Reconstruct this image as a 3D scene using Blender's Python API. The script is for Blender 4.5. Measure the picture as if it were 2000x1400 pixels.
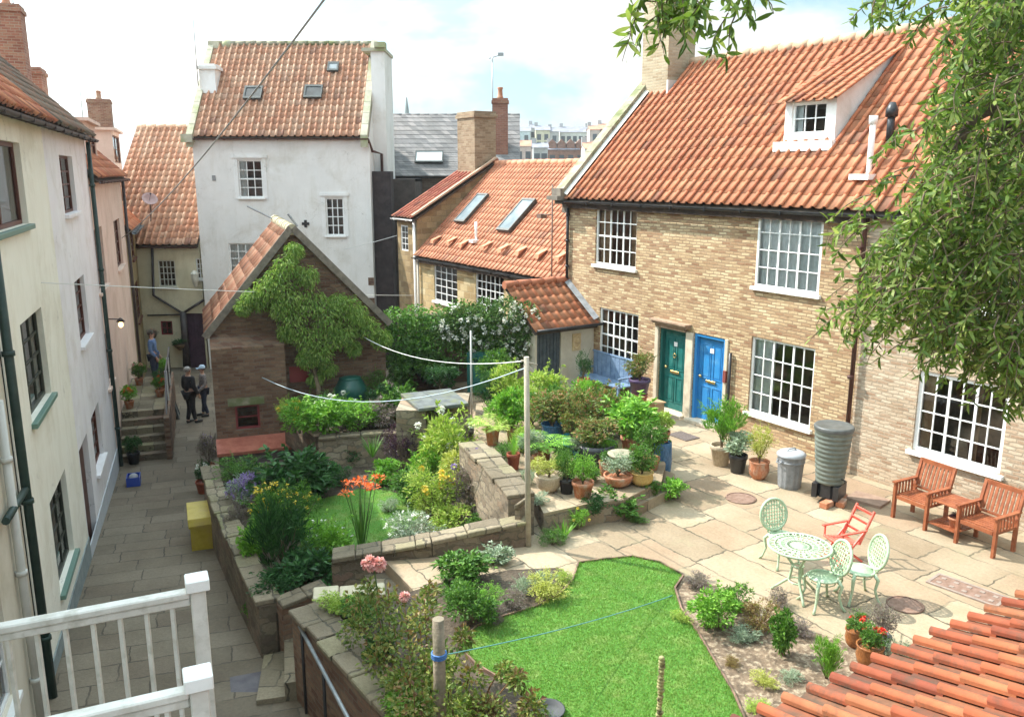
import bpy, bmesh, math, random
import numpy as np
from mathutils import Vector, Matrix
R = math.radians
rnd = random.Random(7)
for o in list(bpy.data.objects): bpy.data.objects.remove(o)
SC = bpy.context.scene
# ---------------------------------------------------------------- camera
FPX = 1650.0; TH = math.atan(362/1650.0); CZ = 5.5
cd = bpy.data.cameras.new('camera'); cam = bpy.data.objects.new('camera', cd)
SC.collection.objects.link(cam); SC.camera = cam
cam.location = (0, 0, CZ); cam.rotation_euler = (R(90)-TH, 0, 0)
cd.sensor_width = 36; cd.lens = FPX/2000*36; cd.clip_start = .05; cd.clip_end = 3000
SC.render.resolution_x = 1024; SC.render.resolution_y = 716
# ---------------------------------------------------------------- world, sun, exposure
SUN_EL = 46.0; SUN_H = Vector((-.91, .41)).normalized()
SUN_ROT = math.atan2(SUN_H.x, SUN_H.y)
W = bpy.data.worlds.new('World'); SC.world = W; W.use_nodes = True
nt = W.node_tree; nt.nodes.clear()
def nn(t, k, **kw):
    n = t.nodes.new(k)
    for a, b in kw.items():
        if a in ('inp',):
            for i, v in b.items(): n.inputs[i].default_value = v
        else: setattr(n, a, b)
    return n
sky = nn(nt, 'ShaderNodeTexSky', sky_type='NISHITA', sun_disc=False, sun_elevation=R(SUN_EL), sun_rotation=SUN_ROT)
sky.air_density = 1.0; sky.dust_density = 1.2; sky.ozone_density = 1.0
tc = nn(nt, 'ShaderNodeTexCoord')
mp = nn(nt, 'ShaderNodeMapping'); mp.inputs['Scale'].default_value = (1.0, 1.0, 2.6); mp.inputs['Location'].default_value = (.35, .1, .25)
n1 = nn(nt, 'ShaderNodeTexNoise', inp={'Scale': 3.1, 'Detail': 9, 'Roughness': .58, 'Distortion': .25})
cr = nn(nt, 'ShaderNodeValToRGB'); cr.color_ramp.elements[0].position = .46; cr.color_ramp.elements[1].position = .62
n2 = nn(nt, 'ShaderNodeTexNoise', inp={'Scale': 7.0, 'Detail': 5, 'Roughness': .6})
cl = nn(nt, 'ShaderNodeMix', data_type='RGBA'); cl.inputs[6].default_value = (4.9, 4.8, 4.6, 1); cl.inputs[7].default_value = (7.5, 7.15, 6.6, 1)
mx = nn(nt, 'ShaderNodeMix', data_type='RGBA')
bg = nn(nt, 'ShaderNodeBackground', inp={'Strength': .11}); out = nn(nt, 'ShaderNodeOutputWorld')
L = nt.links.new
L(tc.outputs['Generated'], mp.inputs[0]); L(mp.outputs[0], n1.inputs[0]); L(mp.outputs[0], n2.inputs[0])
L(n1.outputs[0], cr.inputs[0]); L(n2.outputs[0], cl.inputs[0]); L(cr.outputs[0], mx.inputs[0])
skm = nn(nt, 'ShaderNodeMix', data_type='RGBA'); skm.inputs[0].default_value = .8; L(sky.outputs[0], skm.inputs[6]); skm.inputs[7].default_value = (3.0, 4.6, 5.3, 1)
L(skm.outputs[2], mx.inputs[6]); L(cl.outputs[2], mx.inputs[7])
# sky gain added for fill, mostly unseen: brighter toward the sun and overhead
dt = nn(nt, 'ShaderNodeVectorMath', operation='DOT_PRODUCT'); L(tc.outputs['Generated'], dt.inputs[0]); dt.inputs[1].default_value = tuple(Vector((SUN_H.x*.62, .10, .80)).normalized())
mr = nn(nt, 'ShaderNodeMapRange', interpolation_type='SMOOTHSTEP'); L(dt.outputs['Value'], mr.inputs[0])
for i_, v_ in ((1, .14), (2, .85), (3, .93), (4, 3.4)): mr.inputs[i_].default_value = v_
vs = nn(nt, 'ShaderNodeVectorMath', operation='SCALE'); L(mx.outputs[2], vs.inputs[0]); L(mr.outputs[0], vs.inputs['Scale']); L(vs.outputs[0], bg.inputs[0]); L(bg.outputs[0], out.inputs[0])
sd = bpy.data.lights.new('sun', 'SUN'); sun = bpy.data.objects.new('sun', sd); SC.collection.objects.link(sun)
sd.energy = 4.4; sd.angle = R(.5); sd.color = (1.0, .945, .86)
SV = Vector((SUN_H.x*math.cos(R(SUN_EL)), SUN_H.y*math.cos(R(SUN_EL)), math.sin(R(SUN_EL)))).normalized()
sun.rotation_euler = SV.to_track_quat('Z', 'Y').to_euler(); sun.location = SV*60
SC.view_settings.view_transform = 'Standard'; SC.view_settings.look = 'None'; SC.view_settings.exposure = .92; SC.view_settings.gamma = 1
# ---------------------------------------------------------------- photograph pixel -> ray (2000 x 1400 frame)
def ray(px, py):
    u = (px-1000)/FPX; v = (700-py)/FPX
    return Vector((u, math.cos(TH)+v*math.sin(TH), -math.sin(TH)+v*math.cos(TH)))
def az(px, py, z=0.0):
    d = ray(px, py); t = (z-CZ)/d.z
    return Vector((d.x*t, d.y*t, z))
def aY(px, py, Y):
    d = ray(px, py); t = Y/d.y
    return Vector((d.x*t, Y, CZ+d.z*t))
def apl(px, py, p0, n):
    d = ray(px, py); c = Vector((0, 0, CZ)); n = Vector(n); t = (Vector(p0)-c).dot(n)/d.dot(n)
    return c+d*t
# ---------------------------------------------------------------- mesh builder
class MB:
    def __init__(s): s.v = []; s.f = []; s.uv = []; s.mi = []; s.M = None; s.cur = 0; s.sm = []; s.smooth = False
    def av(s, p):
        p = Vector(p)
        if s.M is not None: p = s.M @ p
        s.v.append(tuple(p)); return len(s.v)-1
    def face(s, ids, uv=None):
        s.f.append(tuple(ids)); s.uv.append(uv); s.mi.append(s.cur); s.sm.append(s.smooth)
    def poly(s, pts, uv=None):
        s.face([s.av(p) for p in pts], uv)
    def box(s, x0, x1, y0, y1, z0, z1):
        b = [s.av(p) for p in ((x0,y0,z0),(x1,y0,z0),(x1,y1,z0),(x0,y1,z0),(x0,y0,z1),(x1,y0,z1),(x1,y1,z1),(x0,y1,z1))]
        for q in ((0,3,2,1),(4,5,6,7),(0,1,5,4),(1,2,6,5),(2,3,7,6),(3,0,4,7)): s.face([b[i] for i in q])
    def cbox(s, c, sx, sy, sz, rot=None):
        old = s.M; T = Matrix.Translation(c)
        if rot is not None: T = T @ rot.to_4x4()
        s.M = T if old is None else old @ T
        s.box(-sx/2, sx/2, -sy/2, sy/2, -sz/2, sz/2); s.M = old
    def bar(s, a, b, w, h=None, up=(0,0,1)):
        a = Vector(a); b = Vector(b); d = b-a; l = d.length
        if l < 1e-6: return
        z = d.normalized(); x = Vector(up).cross(z)
        if x.length < 1e-4: x = Vector((1,0,0)).cross(z)
        x.normalize(); y = z.cross(x)
        s.cbox((a+b)/2, w, h or w, l, Matrix((x, y, z)).transposed())
    def tube(s, pts, r, n=8, cap=True, closed=False):
        pts = [Vector(p) for p in pts]; N = len(pts)
        rs = r if isinstance(r, (list, tuple)) else [r]*N
        prev = None; rings = []
        for i, p in enumerate(pts):
            if closed: d = pts[(i+1) % N]-pts[i-1]
            elif i == 0: d = pts[1]-p
            elif i == N-1: d = p-pts[i-1]
            else: d = pts[i+1]-pts[i-1]
            if d.length < 1e-9: d = Vector((0,0,1))
            d.normalize()
            x = prev - d*prev.dot(d) if prev is not None else (Vector((0,0,1)).cross(d) if abs(d.z) < .95 else Vector((1,0,0)).cross(d))
            if x.length < 1e-6: x = Vector((0,1,0)).cross(d)
            x.normalize(); prev = x; y = d.cross(x)
            rings.append([s.av(p + (x*math.cos(2*math.pi*k/n)+y*math.sin(2*math.pi*k/n))*rs[i]) for k in range(n)])
        sm = s.smooth; s.smooth = n > 5
        M_ = N if closed else N-1
        for i in range(M_):
            a = rings[i]; b = rings[(i+1) % N]
            for k in range(n): s.face((a[k], a[(k+1) % n], b[(k+1) % n], b[k]))
        s.smooth = sm
        if cap and not closed:
            s.face(rings[0][::-1]); s.face(rings[-1])
    def lathe(s, prof, n=20, c=(0,0,0), capb=True, capt=True, sm=True):
        c = Vector(c); rings = []
        for r, z in prof:
            rings.append([s.av(c+Vector((r*math.cos(2*math.pi*k/n), r*math.sin(2*math.pi*k/n), z))) for k in range(n)])
        o = s.smooth; s.smooth = sm
        for i in range(len(rings)-1):
            a, b = rings[i], rings[i+1]
            for k in range(n): s.face((a[k], a[(k+1) % n], b[(k+1) % n], b[k]))
        s.smooth = o
        if capb: s.face(rings[0][::-1])
        if capt: s.face(rings[-1])
    def ell(s, c, rx, ry, rz, n=10, m=6, jit=0, rg=rnd):
        c = Vector(c); rings = []
        top = s.av(c+Vector((0,0,rz))); bot = s.av(c-Vector((0,0,rz)))
        for i in range(1, m):
            t = math.pi*i/m
            rings.append([s.av(c+Vector((rx*math.sin(t)*math.cos(2*math.pi*k/n), ry*math.sin(t)*math.sin(2*math.pi*k/n), rz*math.cos(t)))*(1)+Vector((rg.uniform(-jit,jit),rg.uniform(-jit,jit),rg.uniform(-jit,jit)))) for k in range(n)])
        o = s.smooth; s.smooth = True
        for k in range(n):
            s.face((top, rings[0][k], rings[0][(k+1) % n])); s.face((bot, rings[-1][(k+1) % n], rings[-1][k]))
            for i in range(len(rings)-1): s.face((rings[i][k], rings[i+1][k], rings[i+1][(k+1) % n], rings[i][(k+1) % n]))
        s.smooth = o
    def wall(s, x0, x1, z0, z1, y, holes=(), rev=.14):
        # wall plane at y facing -y with rectangular openings (hx0,hx1,hz0,hz1) and their reveals
        xs = sorted(set([x0, x1]+[min(max(h[i], x0), x1) for h in holes for i in (0, 1)]))
        zs = sorted(set([z0, z1]+[min(max(h[i], z0), z1) for h in holes for i in (2, 3)]))
        for i in range(len(xs)-1):
            for j in range(len(zs)-1):
                cx = (xs[i]+xs[i+1])/2; cz = (zs[j]+zs[j+1])/2
                if any(h[0] < cx < h[1] and h[2] < cz < h[3] for h in holes): continue
                s.poly([(xs[i],y,zs[j]),(xs[i+1],y,zs[j]),(xs[i+1],y,zs[j+1]),(xs[i],y,zs[j+1])])
        for a, b, c, d in holes:
            s.poly([(a,y,c),(a,y,d),(a,y+rev,d),(a,y+rev,c)]); s.poly([(b,y,d),(b,y,c),(b,y+rev,c),(b,y+rev,d)])
            s.poly([(a,y,d),(b,y,d),(b,y+rev,d),(a,y+rev,d)]); s.poly([(b,y,c),(a,y,c),(a,y+rev,c),(b,y+rev,c)])
    def mesh(s, name):
        me = bpy.data.meshes.new(name); me.from_pydata(s.v, [], s.f)
        if any(u is not None for u in s.uv):
            ul = me.uv_layers.new(name='UVMap'); k = 0; dat = ul.data
            for f, u in zip(s.f, s.uv):
                for i in range(len(f)):
                    if u is not None: dat[k].uv = u[i]
                    k += 1
        me.polygons.foreach_set('material_index', s.mi); me.polygons.foreach_set('use_smooth', s.sm)
        me.update(); return me
    def build(s, name, mat, parent=None, loc=None, bevel=0):
        me = s.mesh(name)
        for m in (mat if isinstance(mat, (list, tuple)) else [mat]): me.materials.append(m)
        return link(name, me, parent, loc, bevel)
def link(name, me, parent=None, loc=None, bevel=0):
    o = bpy.data.objects.new(name, me); SC.collection.objects.link(o)
    if parent is not None: o.parent = parent
    if loc is not None: o.location = loc
    if bevel:
        b = o.modifiers.new('bevel', 'BEVEL'); b.width = bevel; b.segments = 1; b.limit_method = 'ANGLE'
    return o
def tag(o, label, cat, group=None):
    o['label'] = label; o['category'] = cat
    if group: o['group'] = group
    return o
def thing(name, label, cat, loc=(0,0,0), rz=0, group=None):
    o = bpy.data.objects.new(name, None); SC.collection.objects.link(o); o.empty_display_size = .1
    o.location = loc; o.rotation_euler = (0, 0, rz); return tag(o, label, cat, group)
def struct(o, kind='structure'): o['kind'] = kind; return o
def copy_tree(root, loc, rz=None, label=None, scale=None):
    r = root.copy(); SC.collection.objects.link(r); r.location = loc
    if rz is not None: r.rotation_euler = (0, 0, rz)
    if scale is not None: r.scale = (scale,)*3
    if label: r['label'] = label
    for ch in list(root.children):
        c = ch.copy(); SC.collection.objects.link(c); c.parent = r
        for g in list(ch.children):
            d = g.copy(); SC.collection.objects.link(d); d.parent = c
    return r
# ---------------------------------------------------------------- materials
MC = {}
def srgb(h):
    h = h.lstrip('#'); c = [int(h[i:i+2], 16)/255 for i in (0, 2, 4)]
    return tuple((x/12.92 if x <= .04045 else ((x+.055)/1.055)**2.4) for x in c)+(1,)
def c4(c): return srgb(c) if isinstance(c, str) else (tuple(c)+(1,))[:4]
def newmat(name):
    m = bpy.data.materials.new(name); m.use_nodes = True; t = m.node_tree; t.nodes.clear()
    o = nn(t, 'ShaderNodeOutputMaterial'); b = nn(t, 'ShaderNodeBsdfPrincipled'); t.links.new(b.outputs[0], o.inputs[0])
    return m, t, b, o
def coords(t, mode):
    g = nn(t, 'ShaderNodeTexCoord'); s = nn(t, 'ShaderNodeSeparateXYZ'); t.links.new(g.outputs['Object'], s.inputs[0])
    if mode == 'obj': return g.outputs['Object']
    if mode == 'uv': return g.outputs['UV']
    c = nn(t, 'ShaderNodeCombineXYZ')
    if mode == 'wall':   # u = x + y , v = z
        a = nn(t, 'ShaderNodeMath', operation='ADD'); t.links.new(s.outputs[0], a.inputs[0]); t.links.new(s.outputs[1], a.inputs[1])
        t.links.new(a.outputs[0], c.inputs[0]); t.links.new(s.outputs[2], c.inputs[1])
    return c.outputs[0]
def ramp(t, src, stops):
    r = nn(t, 'ShaderNodeValToRGB'); e = r.color_ramp.elements
    while len(e) < len(stops): e.new(.5)
    for k, (p, c) in enumerate(stops): e[k].position = p; e[k].color = c4(c)
    t.links.new(src, r.inputs[0]); return r.outputs[0]
def mixc(t, f, a, b, mode='MIX'):
    m = nn(t, 'ShaderNodeMix', data_type='RGBA', blend_type=mode)
    for i, x in ((0, f), (6, a), (7, b)):
        if isinstance(x, bpy.types.NodeSocket): t.links.new(x, m.inputs[i])
        else: m.inputs[i].default_value = x if i == 0 else c4(x)
    return m.outputs[2]
def noise(t, v, scale, detail=5, rough=.55, dist=0):
    n = nn(t, 'ShaderNodeTexNoise', inp={'Scale': scale, 'Detail': detail, 'Roughness': rough, 'Distortion': dist})
    if v is not None: t.links.new(v, n.inputs[0])
    return n
def bump(t, b, h, strength=.4, dist=.02):
    n = nn(t, 'ShaderNodeBump', inp={'Strength': strength, 'Distance': dist}); t.links.new(h, n.inputs['Height']); t.links.new(n.outputs[0], b.inputs['Normal'])
def mnoise(name, c1, c2, scale=6, rough=.75, bs=.25, bd=.01, metal=0, c3=None, s2=None, bsc=None, spec=None):
    if name in MC: return MC[name]
    m, t, b, o = newmat(name); v = coords(t, 'obj'); n = noise(t, v, scale, 7, .62)
    col = ramp(t, n.outputs[0], [(.35, c1), (.65, c2)])
    if c3 is not None:
        k = noise(t, v, s2 or scale/4, 4, .6); f = ramp(t, k.outputs[0], [(.5, (0,0,0)), (.66, (1,1,1))])
        col = mixc(t, f, col, c3)
    t.links.new(col, b.inputs['Base Color']); b.inputs['Roughness'].default_value = rough; b.inputs['Metallic'].default_value = metal
    if spec is not None: b.inputs['Specular IOR Level'].default_value = spec
    if bs: bump(t, b, noise(t, v, bsc or scale*4, 5).outputs[0], bs, bd)
    MC[name] = m; return m
def mbrick(name, c1, c2, mortar, bw=.24, bh=.075, ms=.010, c3=None, rough=.9, mode='wall', off=.5, squash=1, sf=2, distort=.012, bs=.6, stain=None, bd=.012, mfade=.45, mfs=2.2, moss=None):
    if name in MC: return MC[name]
    m, t, b, o = newmat(name); v = coords(t, mode)
    nd = noise(t, v, 5, 3); sub = nn(t, 'ShaderNodeVectorMath', operation='SUBTRACT'); sub.inputs[1].default_value = (.5,.5,.5); t.links.new(nd.outputs['Color'], sub.inputs[0])
    sc = nn(t, 'ShaderNodeVectorMath', operation='SCALE'); sc.inputs['Scale'].default_value = distort*3; t.links.new(sub.outputs[0], sc.inputs[0])
    ad = nn(t, 'ShaderNodeVectorMath', operation='ADD'); t.links.new(v, ad.inputs[0]); t.links.new(sc.outputs[0], ad.inputs[1])
    br = nn(t, 'ShaderNodeTexBrick', offset=off, squash=squash, squash_frequency=sf)
    br.inputs['Scale'].default_value = 1; br.inputs['Brick Width'].default_value = bw; br.inputs['Row Height'].default_value = bh
    br.inputs['Mortar Size'].default_value = ms; br.inputs['Mortar Smooth'].default_value = .3; br.inputs['Bias'].default_value = 0
    br.inputs['Color1'].default_value = (0,0,0,1); br.inputs['Color2'].default_value = (1,1,1,1); br.inputs['Mortar'].default_value = (.5,.5,.5,1)
    t.links.new(ad.outputs[0], br.inputs[0])
    stops = [(.0, c1), (1., c2)] if c3 is None else [(0, c1), (.5, c2), (1, c3)]
    col = ramp(t, br.outputs['Color'], stops)
    nf = noise(t, v, 22, 6, .7); col = mixc(t, .55, col, ramp(t, nf.outputs[0], [(.3, (.45,.45,.45)), (.7, (1,1,1))]), 'MULTIPLY')
    mf = nn(t, 'ShaderNodeMath', operation='MULTIPLY'); t.links.new(br.outputs['Fac'], mf.inputs[0]); t.links.new(ramp(t, noise(t, v, mfs, 4, .6).outputs[0], [(.36, (mfade,)*3), (.56, (1,1,1))]), mf.inputs[1])
    col = mixc(t, mf.outputs[0], col, mortar)
    nl = noise(t, v, .9, 5, .6); col = mixc(t, .6, col, ramp(t, nl.outputs[0], [(.35, stain or (.6,.56,.5)), (.62, (1,1,1))]), 'MULTIPLY')
    if moss:
        mm = noise(t, v, 1.7, 7, .72); col = mixc(t, ramp(t, mm.outputs[0], [(.53, (0,0,0)), (.68, (.55,.55,.55))]), col, moss)
    t.links.new(col, b.inputs['Base Color']); b.inputs['Roughness'].default_value = rough
    inv = nn(t, 'ShaderNodeMath', operation='SUBTRACT'); inv.inputs[0].default_value = 1; t.links.new(br.outputs['Fac'], inv.inputs[1])
    a2 = nn(t, 'ShaderNodeMath', operation='MULTIPLY_ADD'); t.links.new(nf.outputs[0], a2.inputs[0]); a2.inputs[1].default_value = .6; t.links.new(inv.outputs[0], a2.inputs[2])
    bump(t, b, a2.outputs[0], bs, bd); MC[name] = m; return m
def mtile(name, c1, c2, c3, dirt_shade=(.12,.09,.05), da=.45, pan=.6, dth=.56):
    if name in MC: return MC[name]
    m, t, b, o = newmat(name); uv = coords(t, 'uv'); ov = coords(t, 'obj')
    fl = nn(t, 'ShaderNodeVectorMath', operation='FLOOR'); t.links.new(uv, fl.inputs[0])
    wn = nn(t, 'ShaderNodeTexWhiteNoise', noise_dimensions='2D'); t.links.new(fl.outputs[0], wn.inputs[0])
    col = ramp(t, wn.outputs[0], [(0, c1), (.5, c2), (.9, c3), (1, (c4(c1)[0]*.55, c4(c1)[1]*.6, c4(c1)[2]*.7))])
    n = noise(t, ov, 9, 6, .65); col = mixc(t, .5, col, ramp(t, n.outputs[0], [(.3, (.5,.47,.42)), (.62, (1,1,1))]), 'MULTIPLY')
    n3 = noise(t, ov, .8, 4, .6); col = mixc(t, .5, col, ramp(t, n3.outputs[0], [(.35, (.62,.55,.5)), (.6, (1,1,1))]), 'MULTIPLY')
    n2 = noise(t, ov, 3.2, 6, .75); f = ramp(t, n2.outputs[0], [(dth, (0,0,0)), (dth+.16, (da,da,da))])
    col = mixc(t, f, col, dirt_shade)
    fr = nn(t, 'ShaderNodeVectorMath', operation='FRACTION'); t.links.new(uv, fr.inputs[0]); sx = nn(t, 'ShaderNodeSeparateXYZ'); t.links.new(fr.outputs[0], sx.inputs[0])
    pf = ramp(t, sx.outputs[0], [(.30, (0,0,0)), (.42, (pan,)*3), (.80, (pan*.8,)*3), (.97, (pan*.35,)*3)]); nm = nn(t, 'ShaderNodeMath', operation='MULTIPLY'); t.links.new(pf, nm.inputs[0]); t.links.new(ramp(t, noise(t, ov, 5, 5, .7).outputs[0], [(.3, (.45,.45,.45)), (.6, (1,1,1))]), nm.inputs[1])  # pan dirt, darkened beside each roll to paint in its shadow stripe
    col = mixc(t, nm.outputs[0], col, tuple(x*.9 for x in c4(dirt_shade)[:3]))
    t.links.new(col, b.inputs['Base Color']); b.inputs['Roughness'].default_value = .82
    bump(t, b, noise(t, ov, 40, 4).outputs[0], .25, .006); MC[name] = m; return m
def mleaf(name, c1, c2, c3=None, tr=.3, rough=.5):
    if name in MC: return MC[name]
    m, t, b, o = newmat(name); g = nn(t, 'ShaderNodeNewGeometry')
    col = ramp(t, g.outputs['Random Per Island'], [(0, c1), (.55, c2), (1, c3 or c2)])
    t.links.new(col, b.inputs['Base Color']); b.inputs['Roughness'].default_value = rough; b.inputs['Specular IOR Level'].default_value = .35
    tl = nn(t, 'ShaderNodeBsdfTranslucent'); t.links.new(mixc(t, .5, col, (.9,1,.35), 'MULTIPLY'), tl.inputs[0])
    ms = nn(t, 'ShaderNodeMixShader'); ms.inputs[0].default_value = tr; t.links.new(b.outputs[0], ms.inputs[1]); t.links.new(tl.outputs[0], ms.inputs[2]); t.links.new(ms.outputs[0], o.inputs[0])
    MC[name] = m; return m
def mplain(name, c, rough=.5, metal=0, spec=None): return mnoise(name, tuple(x*.93 for x in c4(c)[:3]), c, 9, rough, .08, .004, metal, spec=spec)
def mglass():
    if 'glass' in MC: return MC['glass']
    m, t, b, o = newmat('window_glass'); t.nodes.remove(b)
    tr = nn(t, 'ShaderNodeBsdfTransparent'); tr.inputs[0].default_value = (.86,.9,.9,1); gl = nn(t, 'ShaderNodeBsdfGlossy'); gl.inputs['Roughness'].default_value = .03
    v = coords(t, 'obj'); bp = nn(t, 'ShaderNodeBump', inp={'Strength': .25, 'Distance': .004}); t.links.new(noise(t, v, 3).outputs[0], bp.inputs['Height']); t.links.new(bp.outputs[0], gl.inputs['Normal'])
    lw = nn(t, 'ShaderNodeFresnel', inp={'IOR': 1.5}); ad = nn(t, 'ShaderNodeMath', operation='ADD'); ad.inputs[1].default_value = .05; t.links.new(lw.outputs[0], ad.inputs[0])
    ms = nn(t, 'ShaderNodeMixShader'); t.links.new(ad.outputs[0], ms.inputs[0]); t.links.new(tr.outputs[0], ms.inputs[1]); t.links.new(gl.outputs[0], ms.inputs[2]); t.links.new(ms.outputs[0], o.inputs[0])
    MC['glass'] = m; return m
GLASS = mglass()
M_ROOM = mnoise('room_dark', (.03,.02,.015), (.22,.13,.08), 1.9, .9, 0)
M_NET = mnoise('net_curtain', (.72,.74,.72), (.90,.90,.88), 9, .9, .3, .03)
M_DRAPE = mnoise('drape_tan', (.30,.17,.08), (.5,.33,.2), 5, .9, .3)
WHITE = mnoise('white_paint', (.76,.76,.73), (.84,.84,.82), 14, .45, .1, .003)
M_GALV = mnoise('galvanised', (.26,.28,.29), (.36,.38,.39), 12, .45, .1, .003, metal=.5)
BLACKP = mnoise('black_plastic', (.012,.012,.014), (.03,.03,.032), 10, .4, .05)
LEAD = mnoise('lead_sheet', (.16,.17,.18), (.30,.31,.32), 5, .6, .2)
STONE = mnoise('coping_stone', (.20,.18,.12), (.36,.33,.24), 4, .9, .5, .02, c3=(.14,.16,.06), s2=1.5)
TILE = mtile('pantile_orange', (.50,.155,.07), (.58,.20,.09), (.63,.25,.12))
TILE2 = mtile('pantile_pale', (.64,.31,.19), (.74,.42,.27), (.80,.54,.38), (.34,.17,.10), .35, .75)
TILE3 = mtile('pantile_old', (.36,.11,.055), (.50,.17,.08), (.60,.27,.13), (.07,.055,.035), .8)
# ================================================================ building kit
class House:
    """a building: empty at base of its facade; local x runs right along the facade seen from outside, y goes in, z up (z=0 is world 0)"""
    def __init__(s, name, label, cat, o, ang, group=None):
        s.o = Vector((o[0], o[1], 0)); s.a = ang; s.r = thing(name, label, cat, s.o, ang, group)
        s.ex = Vector((math.cos(ang), math.sin(ang), 0)); s.ey = Vector((-math.sin(ang), math.cos(ang), 0))
    def l(s, w): d = Vector(w)-s.o; return Vector((d.dot(s.ex), d.dot(s.ey), w[2]))
    def px(s, px, py, y=0.0): return s.l(apl(px, py, s.o+s.ey*y, s.ey))          # pixel on the facade plane
    def slope(s, px, py, ye, ze, tanp):                                           # pixel on a front roof slope
        n = Vector((0,0,1))-s.ey*tanp; return s.l(apl(px, py, s.o+s.ey*ye+Vector((0,0,ze)), n))
    def rect(s, x0, y0, x1, y1, y=0.0, alt=None):
        xm, ym = (x0+x1)/2, (y0+y1)/2
        return (s.px(x0, ym, y).x, s.px(x1, ym, y).x, s.px(xm, y1, y).z, s.px(xm, y0, y).z)
def pantile(mb, O, U, V, L, S, w=.25, g=.33, seg=8, amp=.046, lift=.015, seed=1, clip=None, th=.012, flip=True):
    """courses of S-shaped clay tiles: eave along U from O, up the slope along V"""
    rg = random.Random(seed); O = Vector(O); U = Vector(U).normalized(); V = Vector(V).normalized(); N = U.cross(V)
    if N.z < 0: N = -N
    nc = max(1, int(round(S/g))); g = S/nc; nr = max(1, int(round(L/w))); w = L/nr
    TT = [(-.02,.50),(.05,.86),(.14,1.0),(.24,.82),(.33,.30),(.42,-.12),(.60,-.34),(.80,-.34),(1.05,-.12)]
    if seg <= 5: TT = [TT[k] for k in (0,2,4,5,8)]
    n = len(TT)
    for c in range(nc):
        for r in range(nr):
            um = (r+.5)*w; vm = (c+.5)*g
            if clip and not clip(um, vm): continue
            j = rg.uniform(-.012, .012); k = rg.uniform(-.003, .005); tw = rg.uniform(-.006, .006)
            lo, hi, lip, ed = [], [], [], []
            for t, hh in TT:
                u = (r+(1-t if flip else t))*w+rg.uniform(-.001,.001); h = amp*hh
                lo.append(mb.av(O+U*u+V*(c*g+j+tw*t)+N*(h+lift+k))); hi.append(mb.av(O+U*u+V*((c+1)*g+.035)+N*(h+.002)))
                lip.append(mb.av(O+U*u+V*(c*g+j+tw*t)+N*(h+lift+k-th-.010)))
            e0 = mb.av(O+U*((r+(1-TT[0][0] if flip else TT[0][0]))*w)+V*((c+1)*g+.035)+N*(amp*TT[0][1]+.002-th-.004))
            uu = [r+.02+.96*min(1, max(0, t)) for t, _ in TT]
            mb.smooth = True
            for i in range(n-1):
                q = (lo[i], lo[i+1], hi[i+1], hi[i]); uq = ((uu[i], c+.3), (uu[i+1], c+.3), (uu[i+1], c+.7), (uu[i], c+.7))
                mb.face(q[::-1] if flip else q, uq[::-1] if flip else uq)
            mb.smooth = False
            for i in range(n-1):
                q = (lip[i], lip[i+1], lo[i+1], lo[i]); uq = ((uu[i], c+.3),)*4; mb.face(q[::-1] if flip else q, uq)
            q = (lip[0], lo[0], hi[0], e0); mb.face(q[::-1] if flip else q, ((uu[0], c+.3),)*4)
def ridge(mb, a, b, r=.11, g=.4, seed=3):
    a = Vector(a); b = Vector(b); n = max(1, int((b-a).length/g)); rg = random.Random(seed)
    for i in range(n):
        p = a.lerp(b, i/n); q = a.lerp(b, (i+1)/n+.002); d = rg.uniform(-.012, .012)
        mb.tube([p+Vector((0,0,d)), q+Vector((0,0,d))], [r*1.08, r], 10)
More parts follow.
